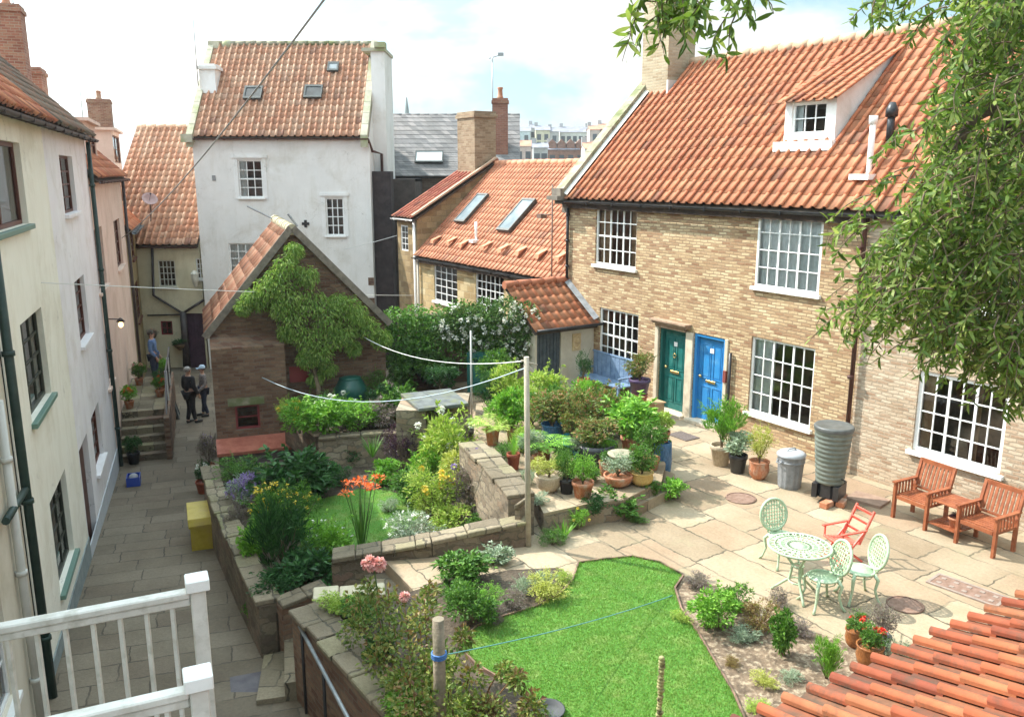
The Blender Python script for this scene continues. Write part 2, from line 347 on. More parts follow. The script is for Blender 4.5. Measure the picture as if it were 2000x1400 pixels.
def window(h, rect, cols, rows, y=0.0, dep=.09, fm=None, fr=.05, bar=.022, sill=True, curtain=None, heavy=(), hrow=(), label=None, sm=None, sillm=None, room=M_ROOM, rd=.7, open_sash=None):
    x0, x1, z0, z1 = rect; fm = fm or WHITE; b = MB(); Y0 = y+dep-.05; Y1 = y+dep
    # frame
    b.box(x0, x0+fr, Y0, Y1, z0, z1); b.box(x1-fr, x1, Y0, Y1, z0, z1); b.box(x0+fr, x1-fr, Y0, Y1, z0, z0+fr); b.box(x0+fr, x1-fr, Y0, Y1, z1-fr, z1)
    for i in range(1, cols):
        bb = bar*2.0 if i in heavy else bar; x = x0+fr+(x1-x0-2*fr)*i/cols; b.box(x-bb/2, x+bb/2, Y0+.012, Y1-.012, z0+fr, z1-fr)
    for j in range(1, rows):
        bb = bar*1.9 if j in hrow else bar; z = z0+fr+(z1-z0-2*fr)*j/rows
        b.box(x0+fr, x1-fr, Y0+.015, Y1-.015, z-bb/2, z+bb/2)
    o = b.build('window', fm, h.r)
    if label: o['label'] = label
    p = MB(); p.poly([(x0+fr,Y1-.02,z0+fr),(x1-fr,Y1-.02,z0+fr),(x1-fr,Y1-.02,z1-fr),(x0+fr,Y1-.02,z1-fr)]); p.build('pane', GLASS, o)
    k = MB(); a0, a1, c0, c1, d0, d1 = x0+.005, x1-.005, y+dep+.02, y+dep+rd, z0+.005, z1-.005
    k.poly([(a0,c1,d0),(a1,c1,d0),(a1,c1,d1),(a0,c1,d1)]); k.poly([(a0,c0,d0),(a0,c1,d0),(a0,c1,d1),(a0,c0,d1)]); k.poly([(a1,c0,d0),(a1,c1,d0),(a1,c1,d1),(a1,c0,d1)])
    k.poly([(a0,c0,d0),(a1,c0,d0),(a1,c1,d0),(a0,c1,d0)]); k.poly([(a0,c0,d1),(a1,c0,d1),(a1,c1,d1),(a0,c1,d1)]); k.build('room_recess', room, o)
    if curtain:
        cm, spans = curtain; q = MB(); q.smooth = True
        for s0, s1 in spans:
            xa = x0+(x1-x0)*s0; xb = x0+(x1-x0)*s1; n = max(6, int((xb-xa)/.035)); top = []; bot = []
            for i in range(n+1):
                xx = xa+(xb-xa)*i/n; yy = y+dep+.045+.018*math.sin(i*1.9)+.01*math.sin(i*.7)
                top.append(q.av((xx, yy, z1-.02))); bot.append(q.av((xx, yy+.01*math.sin(i), z0+.03)))
            for i in range(n): q.face((bot[i], bot[i+1], top[i+1], top[i]))
        q.build('curtain', cm, o)
    if sill:
        s_ = MB(); s_.box(x0-.07, x1+.07, y-.075, y+dep-.055, z0-.075, z0-.003); s_.build('sill', sillm or fm, o, bevel=.006)
    return o
def gable_body(mb, x0, x1, d, z0, ze, zr, holes, rev=.14, yb=0.0, left=True, right=True):
    mb.wall(x0, x1, z0, ze, yb, holes, rev)
    yr = yb+d/2; y1 = yb+d
    if left: mb.poly([(x0,y1,z0),(x0,yb,z0),(x0,yb,ze),(x0,yr,zr),(x0,y1,ze)])
    if right: mb.poly([(x1,yb,z0),(x1,y1,z0),(x1,y1,ze),(x1,yr,zr),(x1,yb,ze)])
    mb.poly([(x1,y1,z0),(x0,y1,z0),(x0,y1,ze),(x1,y1,ze)])
def pipe(parent, pts, r, mat, name='drainpipe', brackets=0):
    b = MB(); b.tube(pts, r, 8)
    a = Vector(pts[0]); c = Vector(pts[-1])
    for i in range(brackets):
        p = a.lerp(c, (i+.5)/brackets); b.lathe([(r*1.35,-.03),(r*1.35,.03)], 8, p)
    return b.build(name, mat, parent)
def gutter(h, x0, x1, y, z, mat, r=.055, name='gutter'):
    b = MB(); n = 8; prof = [(y-r*math.cos(math.pi*k/n), z-r*math.sin(math.pi*k/n)) for k in range(n+1)]
    pi = [(y-(r-.008)*math.cos(math.pi*k/n), z-(r-.008)*math.sin(math.pi*k/n)) for k in range(n+1)]
    for pr in (prof, pi):
        A = [b.av((x0, p[0], p[1])) for p in pr]; B = [b.av((x1, p[0], p[1])) for p in pr]
        for k in range(n): b.face((A[k], B[k], B[k+1], A[k+1]))
    i = x0+.3
    while i < x1: b.box(i-.012, i+.012, y-r-.004, y+r+.01, z-r-.014, z+.004); i += 1.0
    return b.build(name, mat, h.r)
def skylight(h, ye, ze, tp, quad, mat=None, open_=False, gm=None):
    """quad: four pixels tl,tr,br,bl on the slope"""
    P = [h.slope(x, y, ye, ze, tp) for x, y in quad]; n = Vector((0,-tp,1)).normalized(); b = MB(); up = n*.11
    xa = (P[0].x+P[3].x)/2; xb = (P[1].x+P[2].x)/2; va = (P[2].y+P[3].y)/2; vb = (P[0].y+P[1].y)/2
    def pt(x, y, k): return Vector((x, y, ze+(y-ye)*tp))+n*k
    f = .06
    for (x0, x1, y0, y1) in ((xa, xa+f, va, vb), (xb-f, xb, va, vb), (xa+f, xb-f, va, va+f), (xa+f, xb-f, vb-f, vb)):
        q = [pt(x0,y0,.02), pt(x1,y0,.02), pt(x1,y1,.02), pt(x0,y1,.02)]; t = [p+n*.10 for p in q]; i = [b.av(p) for p in q+t]
        for F in ((4,5,6,7),(0,1,5,4),(1,2,6,5),(2,3,7,6),(3,0,4,7)): b.face([i[k] for k in F])
    o = b.build('skylight', mat or M_SKYF, h.r); g = MB()
    g.poly([pt(xa+f,va+f,.10), pt(xb-f,va+f,.10), pt(xb-f,vb-f,.10), pt(xa+f,vb-f,.10)]); g.build('pane', gm or M_SKYG, o)
    return o
M_SKYF = mnoise('skylight_frame', (.03,.035,.03), (.07,.08,.075), 8, .5, .1)
M_SKYG = mnoise('skylight_glass', (.16,.20,.22), (.26,.31,.33), 2, .08, 0)
def chimney_part(h, cx, cy, w, d, z0, z1, mat, capm, pots=0, potm=None, name='chimney'):
    b = MB(); b.box(cx-w/2, cx+w/2, cy-d/2, cy+d/2, z0, z1-.22); o = b.build(name, mat, h.r)
    c = MB(); c.box(cx-w/2-.05, cx+w/2+.05, cy-d/2-.05, cy+d/2+.05, z1-.22, z1-.10); c.box(cx-w/2-.01, cx+w/2+.01, cy-d/2-.01, cy+d/2+.01, z1-.10, z1); c.build('cap', capm, o)
    for i in range(pots):
        p = MB(); x = cx+(i-(pots-1)/2)*(w/(pots))*.9; rr = min(.13, w/pots*.38)
        p.lathe([(rr*1.05,z1),(rr*1.1,z1+.06),(rr*.85,z1+.12),(rr*.75,z1+.38),(rr*.95,z1+.42),(rr*.95,z1+.48),(rr*.7,z1+.48),(rr*.66,z1+.2)], 12, (x,cy,0)); p.build('chimney_pot', potm or TERRA, o)
    return o
def aerial(parent, p, h, label=None, mat=None, yagi=True, seed=0):
    b = MB(); p = Vector(p); b.tube([p, p+Vector((0,0,h))], [.022,.016], 6)
    if yagi:
        rg = random.Random(seed); a = rg.uniform(-.5,.5); d = Vector((math.cos(a), math.sin(a), .06)); t = p+Vector((0,0,h*.96)); b.tube([t-d*.45, t+d*.6], .012, 5)
        n = Vector((-d.y, d.x, 0)).normalized()
        for k in range(7): q = t-d*.4+d*(k*.15); b.tube([q-n*.16+Vector((0,0,.06)), q+n*.16-Vector((0,0,.06))], .006, 4)
    return b.build('tv_aerial', mat or M_GALV, parent)
TERRA = mnoise('terracotta', (.36,.13,.06), (.50,.21,.11), 7, .85, .2, c3=(.42,.30,.22))
BRICK_C = mbrick('cottage_brick', (.35,.19,.105), (.58,.41,.235), (.31,.215,.13), .215, .065, .011, c3=(.74,.59,.37), squash=1, distort=.016, bs=.9, bd=.02, stain=(.70,.64,.56))
STONE_Y = mbrick('yellow_stone', (.42,.29,.13), (.60,.45,.23), (.42,.34,.20), .42, .22, .014, c3=(.66,.54,.32), distort=.03, bs=.7)
BRICK_D = mbrick('outhouse_brick', (.16,.075,.048), (.26,.145,.09), (.19,.145,.105), .235, .08, .011, c3=(.31,.20,.13), distort=.03, bs=1., bd=.025, stain=(.5,.48,.42))
BRICK_R = mbrick('red_brick', (.30,.10,.06), (.40,.16,.10), (.35,.28,.2), .235, .08, .010, c3=(.46,.24,.15))
def plaster(name, c, c2, stain=(.45,.42,.34)):
    if name in MC: return MC[name]
    m, t, b, o = newmat(name); v = coords(t, 'obj'); col = ramp(t, noise(t, v, 1.3, 7, .62).outputs[0], [(.35, c), (.65, c2)])
    mp_ = nn(t, 'ShaderNodeMapping'); mp_.inputs['Scale'].default_value = (2.2, 2.2, .45); t.links.new(v, mp_.inputs[0])
    col = mixc(t, .55, col, ramp(t, noise(t, mp_.outputs[0], 1.2, 6, .7).outputs[0], [(.34, (.84,.82,.77)), (.50, (1,1,1))]), 'MULTIPLY')
    col = mixc(t, .42, col, ramp(t, noise(t, v, .55, 7, .7, .5).outputs[0], [(.38, (.72,.68,.60)), (.5, (1,1,1))]), 'MULTIPLY')
    vo = nn(t, 'ShaderNodeTexVoronoi', feature='DISTANCE_TO_EDGE'); vo.inputs['Scale'].default_value = .8; nd = noise(t, v, 3, 4); ad = nn(t, 'ShaderNodeVectorMath', operation='ADD'); t.links.new(v, ad.inputs[0]); t.links.new(nd.outputs['Color'], ad.inputs[1]); t.links.new(ad.outputs[0], vo.inputs['Vector'])
    cm = nn(t, 'ShaderNodeMath', operation='MULTIPLY'); t.links.new(ramp(t, vo.outputs['Distance'], [(0, (1,1,1)), (.007, (0,0,0))]), cm.inputs[0]); t.links.new(ramp(t, noise(t, v, .9, 3).outputs[0], [(.5, (0,0,0)), (.6, (.55,.55,.55))]), cm.inputs[1])
    col = mixc(t, cm.outputs[0], col, (.22,.20,.17)); t.links.new(col, b.inputs['Base Color']); b.inputs['Roughness'].default_value = .92; bump(t, b, noise(t, v, 26, 6, .7).outputs[0], .35, .008); MC[name] = m; return m
def plaster_old(name, c, c2, stain=(.45,.42,.34)):
    return mnoise(name, c, c2, 1.3, .92, .25, .006, c3=tuple(c4(c)[i]*.86 for i in range(3)), s2=.45, bsc=30)
# ================================================================ terrain, paving, retaining walls
def zA(y): return -1.75+(max(0, 18.7-y)*.06 if y < 18.7 else -(min(y, 40)-18.7)*.03)
def aA(px, py):      # pixel on the sloping alley
    z = -1.6
    for _ in range(12): p = az(px, py, z); z = zA(p.y)
    return p
EX = Vector((.5446, -.8387, 0)); EN = Vector((.8387, .5446, 0))      # along the cottage facade (to the right) and into the cottages
def prism(mb, top, z0, z1=None):
    """extruded polygon; top is a list of (x,y[,z])"""
    n = len(top); T = [mb.av((p[0], p[1], (p[2] if z1 is None else z1))) for p in top]; B = [mb.av((p[0], p[1], z0)) for p in top]
    mb.face(T); mb.face(B[::-1])
    for i in range(n): mb.face((B[i], B[(i+1) % n], T[(i+1) % n], T[i]))
def ccw(P):
    a = sum(P[i][0]*P[(i+1) % len(P)][1]-P[(i+1) % len(P)][0]*P[i][1] for i in range(len(P)))
    return P if a > 0 else P[::-1]
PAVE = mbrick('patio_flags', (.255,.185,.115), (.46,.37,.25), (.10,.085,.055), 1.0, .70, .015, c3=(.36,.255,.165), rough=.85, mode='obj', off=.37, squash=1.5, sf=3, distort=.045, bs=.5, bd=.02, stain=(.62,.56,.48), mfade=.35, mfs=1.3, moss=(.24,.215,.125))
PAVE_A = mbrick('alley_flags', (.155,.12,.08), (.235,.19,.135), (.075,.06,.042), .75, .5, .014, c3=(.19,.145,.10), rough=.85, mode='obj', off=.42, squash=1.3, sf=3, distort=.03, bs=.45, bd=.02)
SOIL = mnoise('bed_soil', (.10,.07,.045), (.24,.17,.11), 7, .95, .8, .04, c3=(.36,.29,.20), s2=14)
SOIL_D = mnoise('soil_dark', (.045,.032,.02), (.10,.075,.05), 7, .95, .8, .04)
RUB = mbrick('rubble_wall', (.15,.11,.08), (.27,.21,.14), (.13,.105,.07), .30, .13, .016, c3=(.23,.14,.10), distort=.10, bs=1., bd=.03, stain=(.42,.42,.34))
RUBL = mbrick('rubble_pale', (.26,.20,.14), (.42,.35,.25), (.20,.165,.12), .32, .14, .016, c3=(.34,.24,.16), distort=.10, bs=1., bd=.03, stain=(.5,.48,.42))
CAPM = mbrick('wall_capping', (.19,.15,.10), (.32,.26,.175), (.10,.085,.06), .45, .4, .014, c3=(.27,.25,.13), distort=.05, bs=1., bd=.03, mode='obj', stain=(.45,.45,.34))
GRASS = mnoise('lawn_grass', (.07,.21,.018), (.11,.28,.03), 26, .9, .9, .03, c3=(.17,.27,.05), s2=3, bsc=120)
g = MB(); g.poly([(-220,-11,-2.6),(260,-11,-2.6),(260,410,-2.6),(-220,410,-2.6)])
struct(g.build('ground', mnoise('ground_earth', (.09,.10,.06), (.16,.15,.10), .05, .95, 0)))
a = MB()
ys = [-2, 2, 6, 10, 14, 18.7, 22, 27, 33, 40]
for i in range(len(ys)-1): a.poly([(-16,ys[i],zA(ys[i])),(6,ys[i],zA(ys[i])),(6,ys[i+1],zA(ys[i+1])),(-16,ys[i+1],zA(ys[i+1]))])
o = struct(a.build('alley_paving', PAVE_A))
# rotate the paving pattern: flags laid along the alley
def frame_obj(o, ang):
    """turn an object's axes by ang while its geometry stays put (procedural patterns then run along ang)"""
    o.data.transform(Matrix.Rotation(-ang, 4, 'Z')); o.rotation_euler = (0, 0, ang); return o
frame_obj(o, R(20.2)); ANG_C = math.atan2(EX.y, EX.x)
# patio level
A0 = az(600, 1190, 0.0); B0 = az(790, 1400, 0.0); Bx = A0+(B0-A0)*3.2
G1 = az(1030, 1065, 0); G0 = Vector((-2.72, 11.35, 0))
far = Vector((1.52, 22.48, 0))
P = [(Bx.x, Bx.y), (A0.x, A0.y), (-2.0, 9.98), (-1.2, 10.25), (-1.9, 11.45), (G1.x, G1.y), az(985,930,0)[:2], az(905,850,0)[:2], az(870,800,0)[:2], (-1.6, 22.6), (far.x, far.y+.3)]
c1 = far+EX*22; P += [(c1.x+1, c1.y), (Bx.x+4, Bx.y-2)]
m = MB(); prism(m, ccw([tuple(p[:2]) for p in P]), -2.4, 0.0); frame_obj(struct(m.build('patio_paving', [PAVE])), ANG_C)
# path end sloping and steps down to the alley
s_ = MB()
for i in range(6):
    t0 = i/6; t1 = (i+1)/6; z = -.19*(i+1)
    a0 = Vector((-1.2,10.25,0)).lerp(Vector((-3.3,9.7,0)), t0); b0 = Vector((-1.2,10.25,0)).lerp(Vector((-3.3,9.7,0)), t1)
    a1 = Vector((-1.9,11.45,0)).lerp(Vector((-3.5,10.75,0)), t0); b1 = Vector((-1.9,11.45,0)).lerp(Vector((-3.5,10.75,0)), t1)
    prism(s_, ccw([a0[:2], b0[:2], b1[:2], a1[:2]]), -2.4, z)
struct(s_.build('path_steps', CAPM))
# lower garden, lawns, beds
gard = [(-3.35,10.95),(-2.75,11.55),(G1.x-.1,G1.y+.25),(az(985,930,-.6).x-.1,az(985,930,-.6).y),(az(905,850,-.6).x,az(905,850,-.6).y),(-1.4,19.5),(-2.2,20.8),(-4.5,19.6),(-4.7,17.7),(-6.25,17.0),(-6.2,16.6),(-5.55,15.2)]
m = MB(); prism(m, ccw(gard), -2.4, -.62); struct(m.build('garden_soil', SOIL_D))
L2 = [az(x, y, -.615) for x, y in ((590,985),(640,972),(700,955),(760,958),(815,978),(825,1000),(800,1030),(740,1060),(690,1090),(600,1090),(580,1040))]
m = MB(); m.poly([(p.x,p.y,-.61) for p in ccw([tuple(p[:2])+(0,) for p in L2]) for p in [Vector(p)]]); struct(m.build('lower_lawn', GRASS))
LP = [(1130,1100),(1185,1093),(1235,1088),(1290,1100),(1335,1125),(1318,1150),(1330,1190),(1365,1240),(1400,1300),(1430,1350),(1452,1400),(1475,1480),(1480,1600),(1100,1600),(1080,1440),(1060,1385),(1000,1340),(930,1300),(895,1262),(930,1225),(985,1205),(1050,1185),(1095,1160),(1118,1135)]
LW = [az(x, y, .02) for x, y in LP]
def sheet(name, pts, z, mat, edge=None):
    m = MB(); q = ccw([tuple(p[:2]) for p in pts]); m.cur = 0; prism(m, q, z-.3, z)
    return struct(m.build(name, mat))
sheet('lawn', LW, .03, GRASS)
BEDL = [az(x, y, .012) for x, y in ((850,1140),(900,1128),(1000,1112),(1090,1108),(1122,1128),(1118,1136),(1095,1161),(1050,1187),(985,1207),(930,1227),(895,1264),(930,1302),(1000,1342),(1060,1387),(1080,1442),(1100,1605),(850,1600),(790,1400),(610,1195),(700,1185))]
sheet('left_bed_soil', BEDL, .012, SOIL_D)
BEDR = [az(x, y, .012) for x, y in ((1335,1124),(1420,1150),(1480,1195),(1540,1215),(1640,1250),(1720,1290),(1760,1330),(1900,1600),(1482,1602),(1477,1480),(1454,1400),(1432,1350),(1402,1300),(1367,1240),(1332,1190),(1320,1150))]
sheet('right_bed_soil', BEDR, .012, SOIL)
# lawn edging boards
e = MB()
for i in list(range(0, 11))+list(range(16, 23)):
    p, q = LW[i], LW[(i+1) % len(LW)]; e.bar((p.x,p.y,.02), (q.x,q.y,.02), .022, .07)
p, q = LW[23], LW[0]; e.bar((p.x,p.y,.02), (q.x,q.y,.02), .022, .07)
tag(e.build('lawn_edging', mnoise('edging_brick', (.10,.065,.045), (.26,.16,.11), 5, .9)), 'low reddish brown edging strip around the large front lawn', 'lawn edging')
# small loose things: walls
def wallrun(name, label, pts, w, z0, mat, capmat, cat='wall', capt=.07, over=.03, seed=1):
    """free-standing masonry wall; pts = [(x,y,ztop)...]"""
    o0 = Vector((pts[0][0], pts[0][1], 0)); a_ = math.atan2(pts[1][1]-pts[0][1], pts[1][0]-pts[0][0]); r = thing(name, label, cat, o0, a_); M_ = Matrix.Rotation(-a_, 3, 'Z'); b = MB(); c = MB(); rg = random.Random(seed)
    pts = [tuple(o0+M_ @ (Vector(p)-o0)) for p in pts]
    for i in range(len(pts)-1):
        p = Vector(pts[i])-o0; q = Vector(pts[i+1])-o0; d = Vector((q.x-p.x, q.y-p.y, 0)); l = d.length; d.normalize(); n = Vector((-d.y, d.x, 0))
        def sl(mb, a, c2, hw, zb, zt):
            A = p+d*a; C = p+d*c2
            za = p.z+(q.z-p.z)*a/l; zc = p.z+(q.z-p.z)*c2/l
            pts8 = [A-n*hw, C-n*hw, C+n*hw, A+n*hw]
            lo = [mb.av((v.x, v.y, zb if zb is not None else (za if k in (0,3) else zc)-capt)) for k, v in enumerate(pts8)]
            hi = [mb.av((v.x, v.y, (za if k in (0,3) else zc)+zt)) for k, v in enumerate(pts8)]
            for f in ((0,3,2,1),(4,5,6,7),(0,1,5,4),(1,2,6,5),(2,3,7,6),(3,0,4,7)): mb.face([(lo+hi)[k] for k in f])
        sl(b, 0, l, w/2, z0, -capt-.002)
        a = 0
        while a < l-.01:
            s = min(l-a, rg.uniform(.3, .6)); s = l-a if l-a-s < .15 else s
            sl(c, a+.006, a+s-.006, w/2+over+rg.uniform(-.02,.02), None, rg.uniform(-.015,.015)); a += s
    b.build('masonry', mat, r); c.build('coping', capmat, r, bevel=.012); return r
wallrun('garden_wall', 'stone wall with flat capping in front of the small lower lawn, pink rose before it', [(-2.62,11.38,.10),(-1.2,11.62,.26),(G1.x,G1.y+.12,.42)], .30, -1.2, RUB, CAPM)
wallrun('alley_wall', 'mossy brick wall along the alley edge of the lower garden', [(-6.3,16.7,-.42),(-5.6,15.1,-.42),(-4.25,12.45,-.40),(-3.45,10.95,-.40)], .28, -2.2, RUB, CAPM, seed=2)
wallrun('low_wall', 'low dark brick wall at the near corner of the lower garden', [(-3.30,10.92,-.40),(-2.72,11.30,-.30)], .26, -2.2, BRICK_D, CAPM, seed=3)
tw = [az(1018,962,.72), az(985,925,.72), az(955,893,.72), az(918,855,.72)]
wallrun('terrace_wall', 'pale stone terrace wall with flat top beside the purple shrub', [(tw[0].x,tw[0].y,.70),(tw[1].x,tw[1].y,.72),(tw[2].x,tw[2].y,.72),(tw[3].x,tw[3].y,.66)], .42, -.7, RUBL, CAPM, seed=4)
pw = az(1030,1062,0); wallrun('wall_pier', 'short stone pier at the foot of the tall washing line post', [(pw.x-.12,pw.y+.16,.62),(tw[0].x+.05,tw[0].y-.15,.66)], .3, -.7, RUBL, CAPM, seed=5)
A1 = Vector((A0.x, A0.y)); B1 = Vector((Bx.x, Bx.y))
wallrun('bed_wall', 'low flat topped stone retaining wall beside the handrail, rose bed behind it', [(A0.x,A0.y,.08),(A0.x+(B0.x-A0.x)*.5,A0.y+(B0.y-A0.y)*.5,.10),(B0.x,B0.y,.12),(Bx.x,Bx.y,.14)], .42, -2.2, BRICK_D, CAPM, seed=6)
wallrun('return_wall', 'short cream edged wall end joining the top of the bed wall', [(A0.x+.02,A0.y+.24,.10),(A0.x+.95,A0.y+.42,.10)], .24, -1.3, RUB, mnoise('cream_coping', (.42,.37,.25), (.52,.46,.33), 8, .9))
# raised bed at the back of the lower garden
rb = [az(622,850,.08), az(790,846,.08)]
wallrun('raised_bed_wall', 'stone front wall of the raised vegetable bed, corner nearest the lawn', [(rb[0].x,rb[0].y,.08),(rb[1].x+.1,rb[1].y+.15,.12)], .25, -.7, RUBL, CAPM, seed=8)
wallrun('raised_bed_return', 'side return of the raised vegetable bed, edged with a pale timber', [(rb[0].x-.02,rb[0].y+.14,.08),(rb[0].x-1.15,rb[0].y+1.9,.10)], .18, -.7, RUB, mnoise('pale_board', (.42,.30,.20), (.55,.42,.30), 12, .8), seed=9)
m = MB(); prism(m, ccw([(rb[0].x-1.1,rb[0].y+1.9),(rb[0].x+.05,rb[0].y+.1),(rb[1].x,rb[1].y+.1),(-1.9,20.6),(-3.2,20.7)]), -2, .0); struct(m.build('raised_bed_soil', SOIL_D))
# pots terrace and its steps
tp = [(1035,950),(1062,1002),(1150,983),(1218,976),(1292,940),(1300,905),(1262,845),(1225,800),(1120,775),(1060,768),(930,788),(925,850),(985,920)]
TZ = .36
m = MB(); q = ccw([tuple(az(x,y,TZ)[:2]) for x, y in tp]); prism(m, q, -.5, TZ-.05); struct(m.build('terrace_base', RUBL))
m = MB(); prism(m, q, TZ-.045, TZ); frame_obj(struct(m.build('terrace_paving', PAVE)), ANG_C)
m = MB(); q = ccw([tuple(az(x,y,.18)[:2]) for x, y in ((1060,1022),(1165,1003),(1240,990),(1322,950),(1318,925),(1290,915),(1200,960),(1060,980))]); prism(m, q, -.3, .18); frame_obj(struct(m.build('terrace_step', PAVE)), ANG_C)
# back garden wall (ivy grows on it)
bw0 = aY(742, 640, 22.0); bw1 = aY(1000, 632, 22.3)
wallrun('back_wall', 'tall brick wall behind the gardens, ivy and white roses over it', [(-3.0,21.9,1.85),(-1.2,22.3,1.85),(.35,21.2,1.75)], .25, -2.2, BRICK_D, CAPM, seed=11)
st = MB(); 
for k, (x0, x1, y0, y1, z) in enumerate(((842,932,846,858,.0),(848,935,828,846,.17),(850,925,812,828,.34))):
    p0 = az((x0+x1)/2, (y0+y1)/2, z); w = (x1-x0)/FPX*p0.y*1.0; st.M = Matrix.Translation((p0.x, p0.y, 0)) @ Matrix.Rotation(R(14), 4, 'Z'); st.box(-w/2, w/2, -.2, .35, -.7, z-.06); st.box(-w/2-.03, w/2+.03, -.26, .35, z-.06, z)
st.M = None; o = st.build('stone_steps', RUBL); tag(o, 'three worn stone steps below the slate topped stone bench', 'steps')
# ================================================================ far town on the opposite hillside
hm = MB(); rg = random.Random(5)
nx, ny = 24, 10; H = []
for j in range(ny+1):
    row = []
    for i in range(nx+1):
        x = -160+320*i/nx; y = 95+300*j/ny; z = -6+ (1-math.cos(math.pi*j/ny))*.5*(17.5+1.5*math.sin(i*.7))
        row.append(hm.av((x+40, y, z)))
    H.append(row)
hm.smooth = True
for j in range(ny):
    for i in range(nx): hm.face((H[j][i], H[j][i+1], H[j+1][i+1], H[j+1][i]))
struct(hm.build('hillside', mnoise('far_hill', (.10,.14,.07), (.17,.19,.11), .05, 1, 0)))
M_FR = [mnoise('far_slate', (.17,.17,.20), (.26,.26,.29), 1, .9, 0), mnoise('far_tile', (.42,.17,.10), (.52,.25,.16), 1, .9, 0)]
M_FW = {'white': plaster('far_white', (.58,.58,.55), (.66,.66,.62)), 'cream': plaster('far_cream', (.50,.47,.34), (.58,.54,.42)), 'grey': plaster('far_grey', (.33,.33,.34), (.42,.42,.42)), 'brick': mbrick('far_brick', (.26,.12,.08), (.36,.18,.13), (.3,.25,.2), .3, .12, .01), 'blue': plaster('far_blue', (.40,.48,.55), (.48,.56,.62)), 'pink': plaster('far_pink', (.48,.38,.35), (.56,.44,.4))}
M_FWIN = mplain('far_window', (.06,.07,.08), .3)
def far_house(px0, px1, yt, ye, yb, Y, wall, roof, nw, rows, label, dormers=0, ch=1):
    a = aY(px0, ye, Y); b = aY(px1, ye, Y); zt = aY(px0, yt, Y+3).z; zb = aY(px0, yb, Y).z-1.5; w = b.x-a.x
    r = thing('town_house', label, 'house', (a.x, Y, 0), 0, 'houses of the far town across the river'); m = MB(); m.box(0, w, 0, 7, zb, a.z); m.poly([(0,0,a.z),(0,3.5,zt),(0,7,a.z)]); m.poly([(w,0,a.z),(w,3.5,zt),(w,7,a.z)]); m.build('wall', M_FW[wall], r)
    m = MB(); m.poly([(-.2,-.25,a.z-.05),(w+.2,-.25,a.z-.05),(w+.2,3.5,zt+.08),(-.2,3.5,zt+.08)]); m.poly([(w+.2,7.2,a.z-.05),(-.2,7.2,a.z-.05),(-.2,3.5,zt+.08),(w+.2,3.5,zt+.08)]); ro = m.build('roof', M_FR[roof], r)
    for k in range(ch):
        c = MB(); x = w*(.06 if k == 0 else .94); c.box(x-.4, x+.4, 3, 4, zt-.6, zt+.8)
        c.build('chimney', M_FW['grey'], ro)
    for j in range(rows):
        for i in range(nw):
            x = w*(i+.5)/nw; z = a.z-1.6-(a.z-zb-2.2)*j/max(rows, 1); v = MB(); v.box(x-.45, x+.45, -.05, .3, z-.65, z+.65); v.build('window', M_FWIN, r)
    for k in range(dormers):
        x = w*(k+.5)/dormers; v = MB(); zc = (a.z*.6+zt*.4); v.box(x-.7, x+.7, .4, 3, a.z+.1, zc+.5); v.poly([(x-.8,.3,zc+.5),(x+.8,.3,zc+.5),(x,.3,zc+1.3)]); v.poly([(x-.8,.3,zc+.5),(x,.3,zc+1.3),(x,3.2,zc+1.3),(x-.8,3.2,zc+.5)]); v.poly([(x+.8,.3,zc+.5),(x,.3,zc+1.3),(x,3.2,zc+1.3),(x+.8,3.2,zc+.5)]); v.build('dormer', M_FW[wall], r)
    return r
far_house(1004,1036,248,256,285,205,'blue',0,2,2,'pale blue far house with grey roof, leftmost of the top row')
far_house(1036,1046,243,250,280,208,'white',0,1,2,'narrow white gabled far house between the blue and cream ones')
far_house(1046,1074,246,254,290,200,'cream',0,2,2,'cream far house with wide chimney beside the lilac one')
far_house(1074,1092,250,257,290,200,'grey',0,1,1,'lilac grey far house left of the long white terrace')
far_house(1094,1152,248,258,300,205,'white',0,5,2,'long white far terrace with a row of five small windows', ch=2)
far_house(1152,1172,246,253,300,190,'pink',1,1,2,'salmon far house at the edge of the stone verge')
far_house(1172,1200,242,252,300,190,'brick',1,2,2,'brick far house touching the cottage verge')
far_house(1006,1040,275,285,320,150,'pink',1,2,1,'low far cottage with orange roof and two small windows')
far_house(1042,1070,280,288,320,140,'grey',0,2,1,'low grey far house behind the orange ridge')
far_house(1070,1142,280,292,320,150,'brick',0,4,1,'far brick terrace with four white dormers', dormers=4)
far_house(975,1002,238,262,320,110,'cream',0,2,3,'pale far block with narrow floors right of the brown chimney', ch=0)
far_house(1142,1180,278,290,320,135,'white',1,2,2,'small white far house beside the brick terrace')
sp = aY(795, 226, 160); w = .0085*160/2
m = MB(); m.lathe([(w*1.5, sp.z-22), (w*1.5, sp.z-2), (w*1.1, sp.z-2), (.08, aY(795,190,160).z)], 8, (sp.x, 160, 0), sm=False); tag(m.build('church_spire', mnoise('spire_slate', (.17,.20,.20), (.24,.27,.26), 1, .9, 0)), 'thin grey church spire above the slate roof', 'spire')
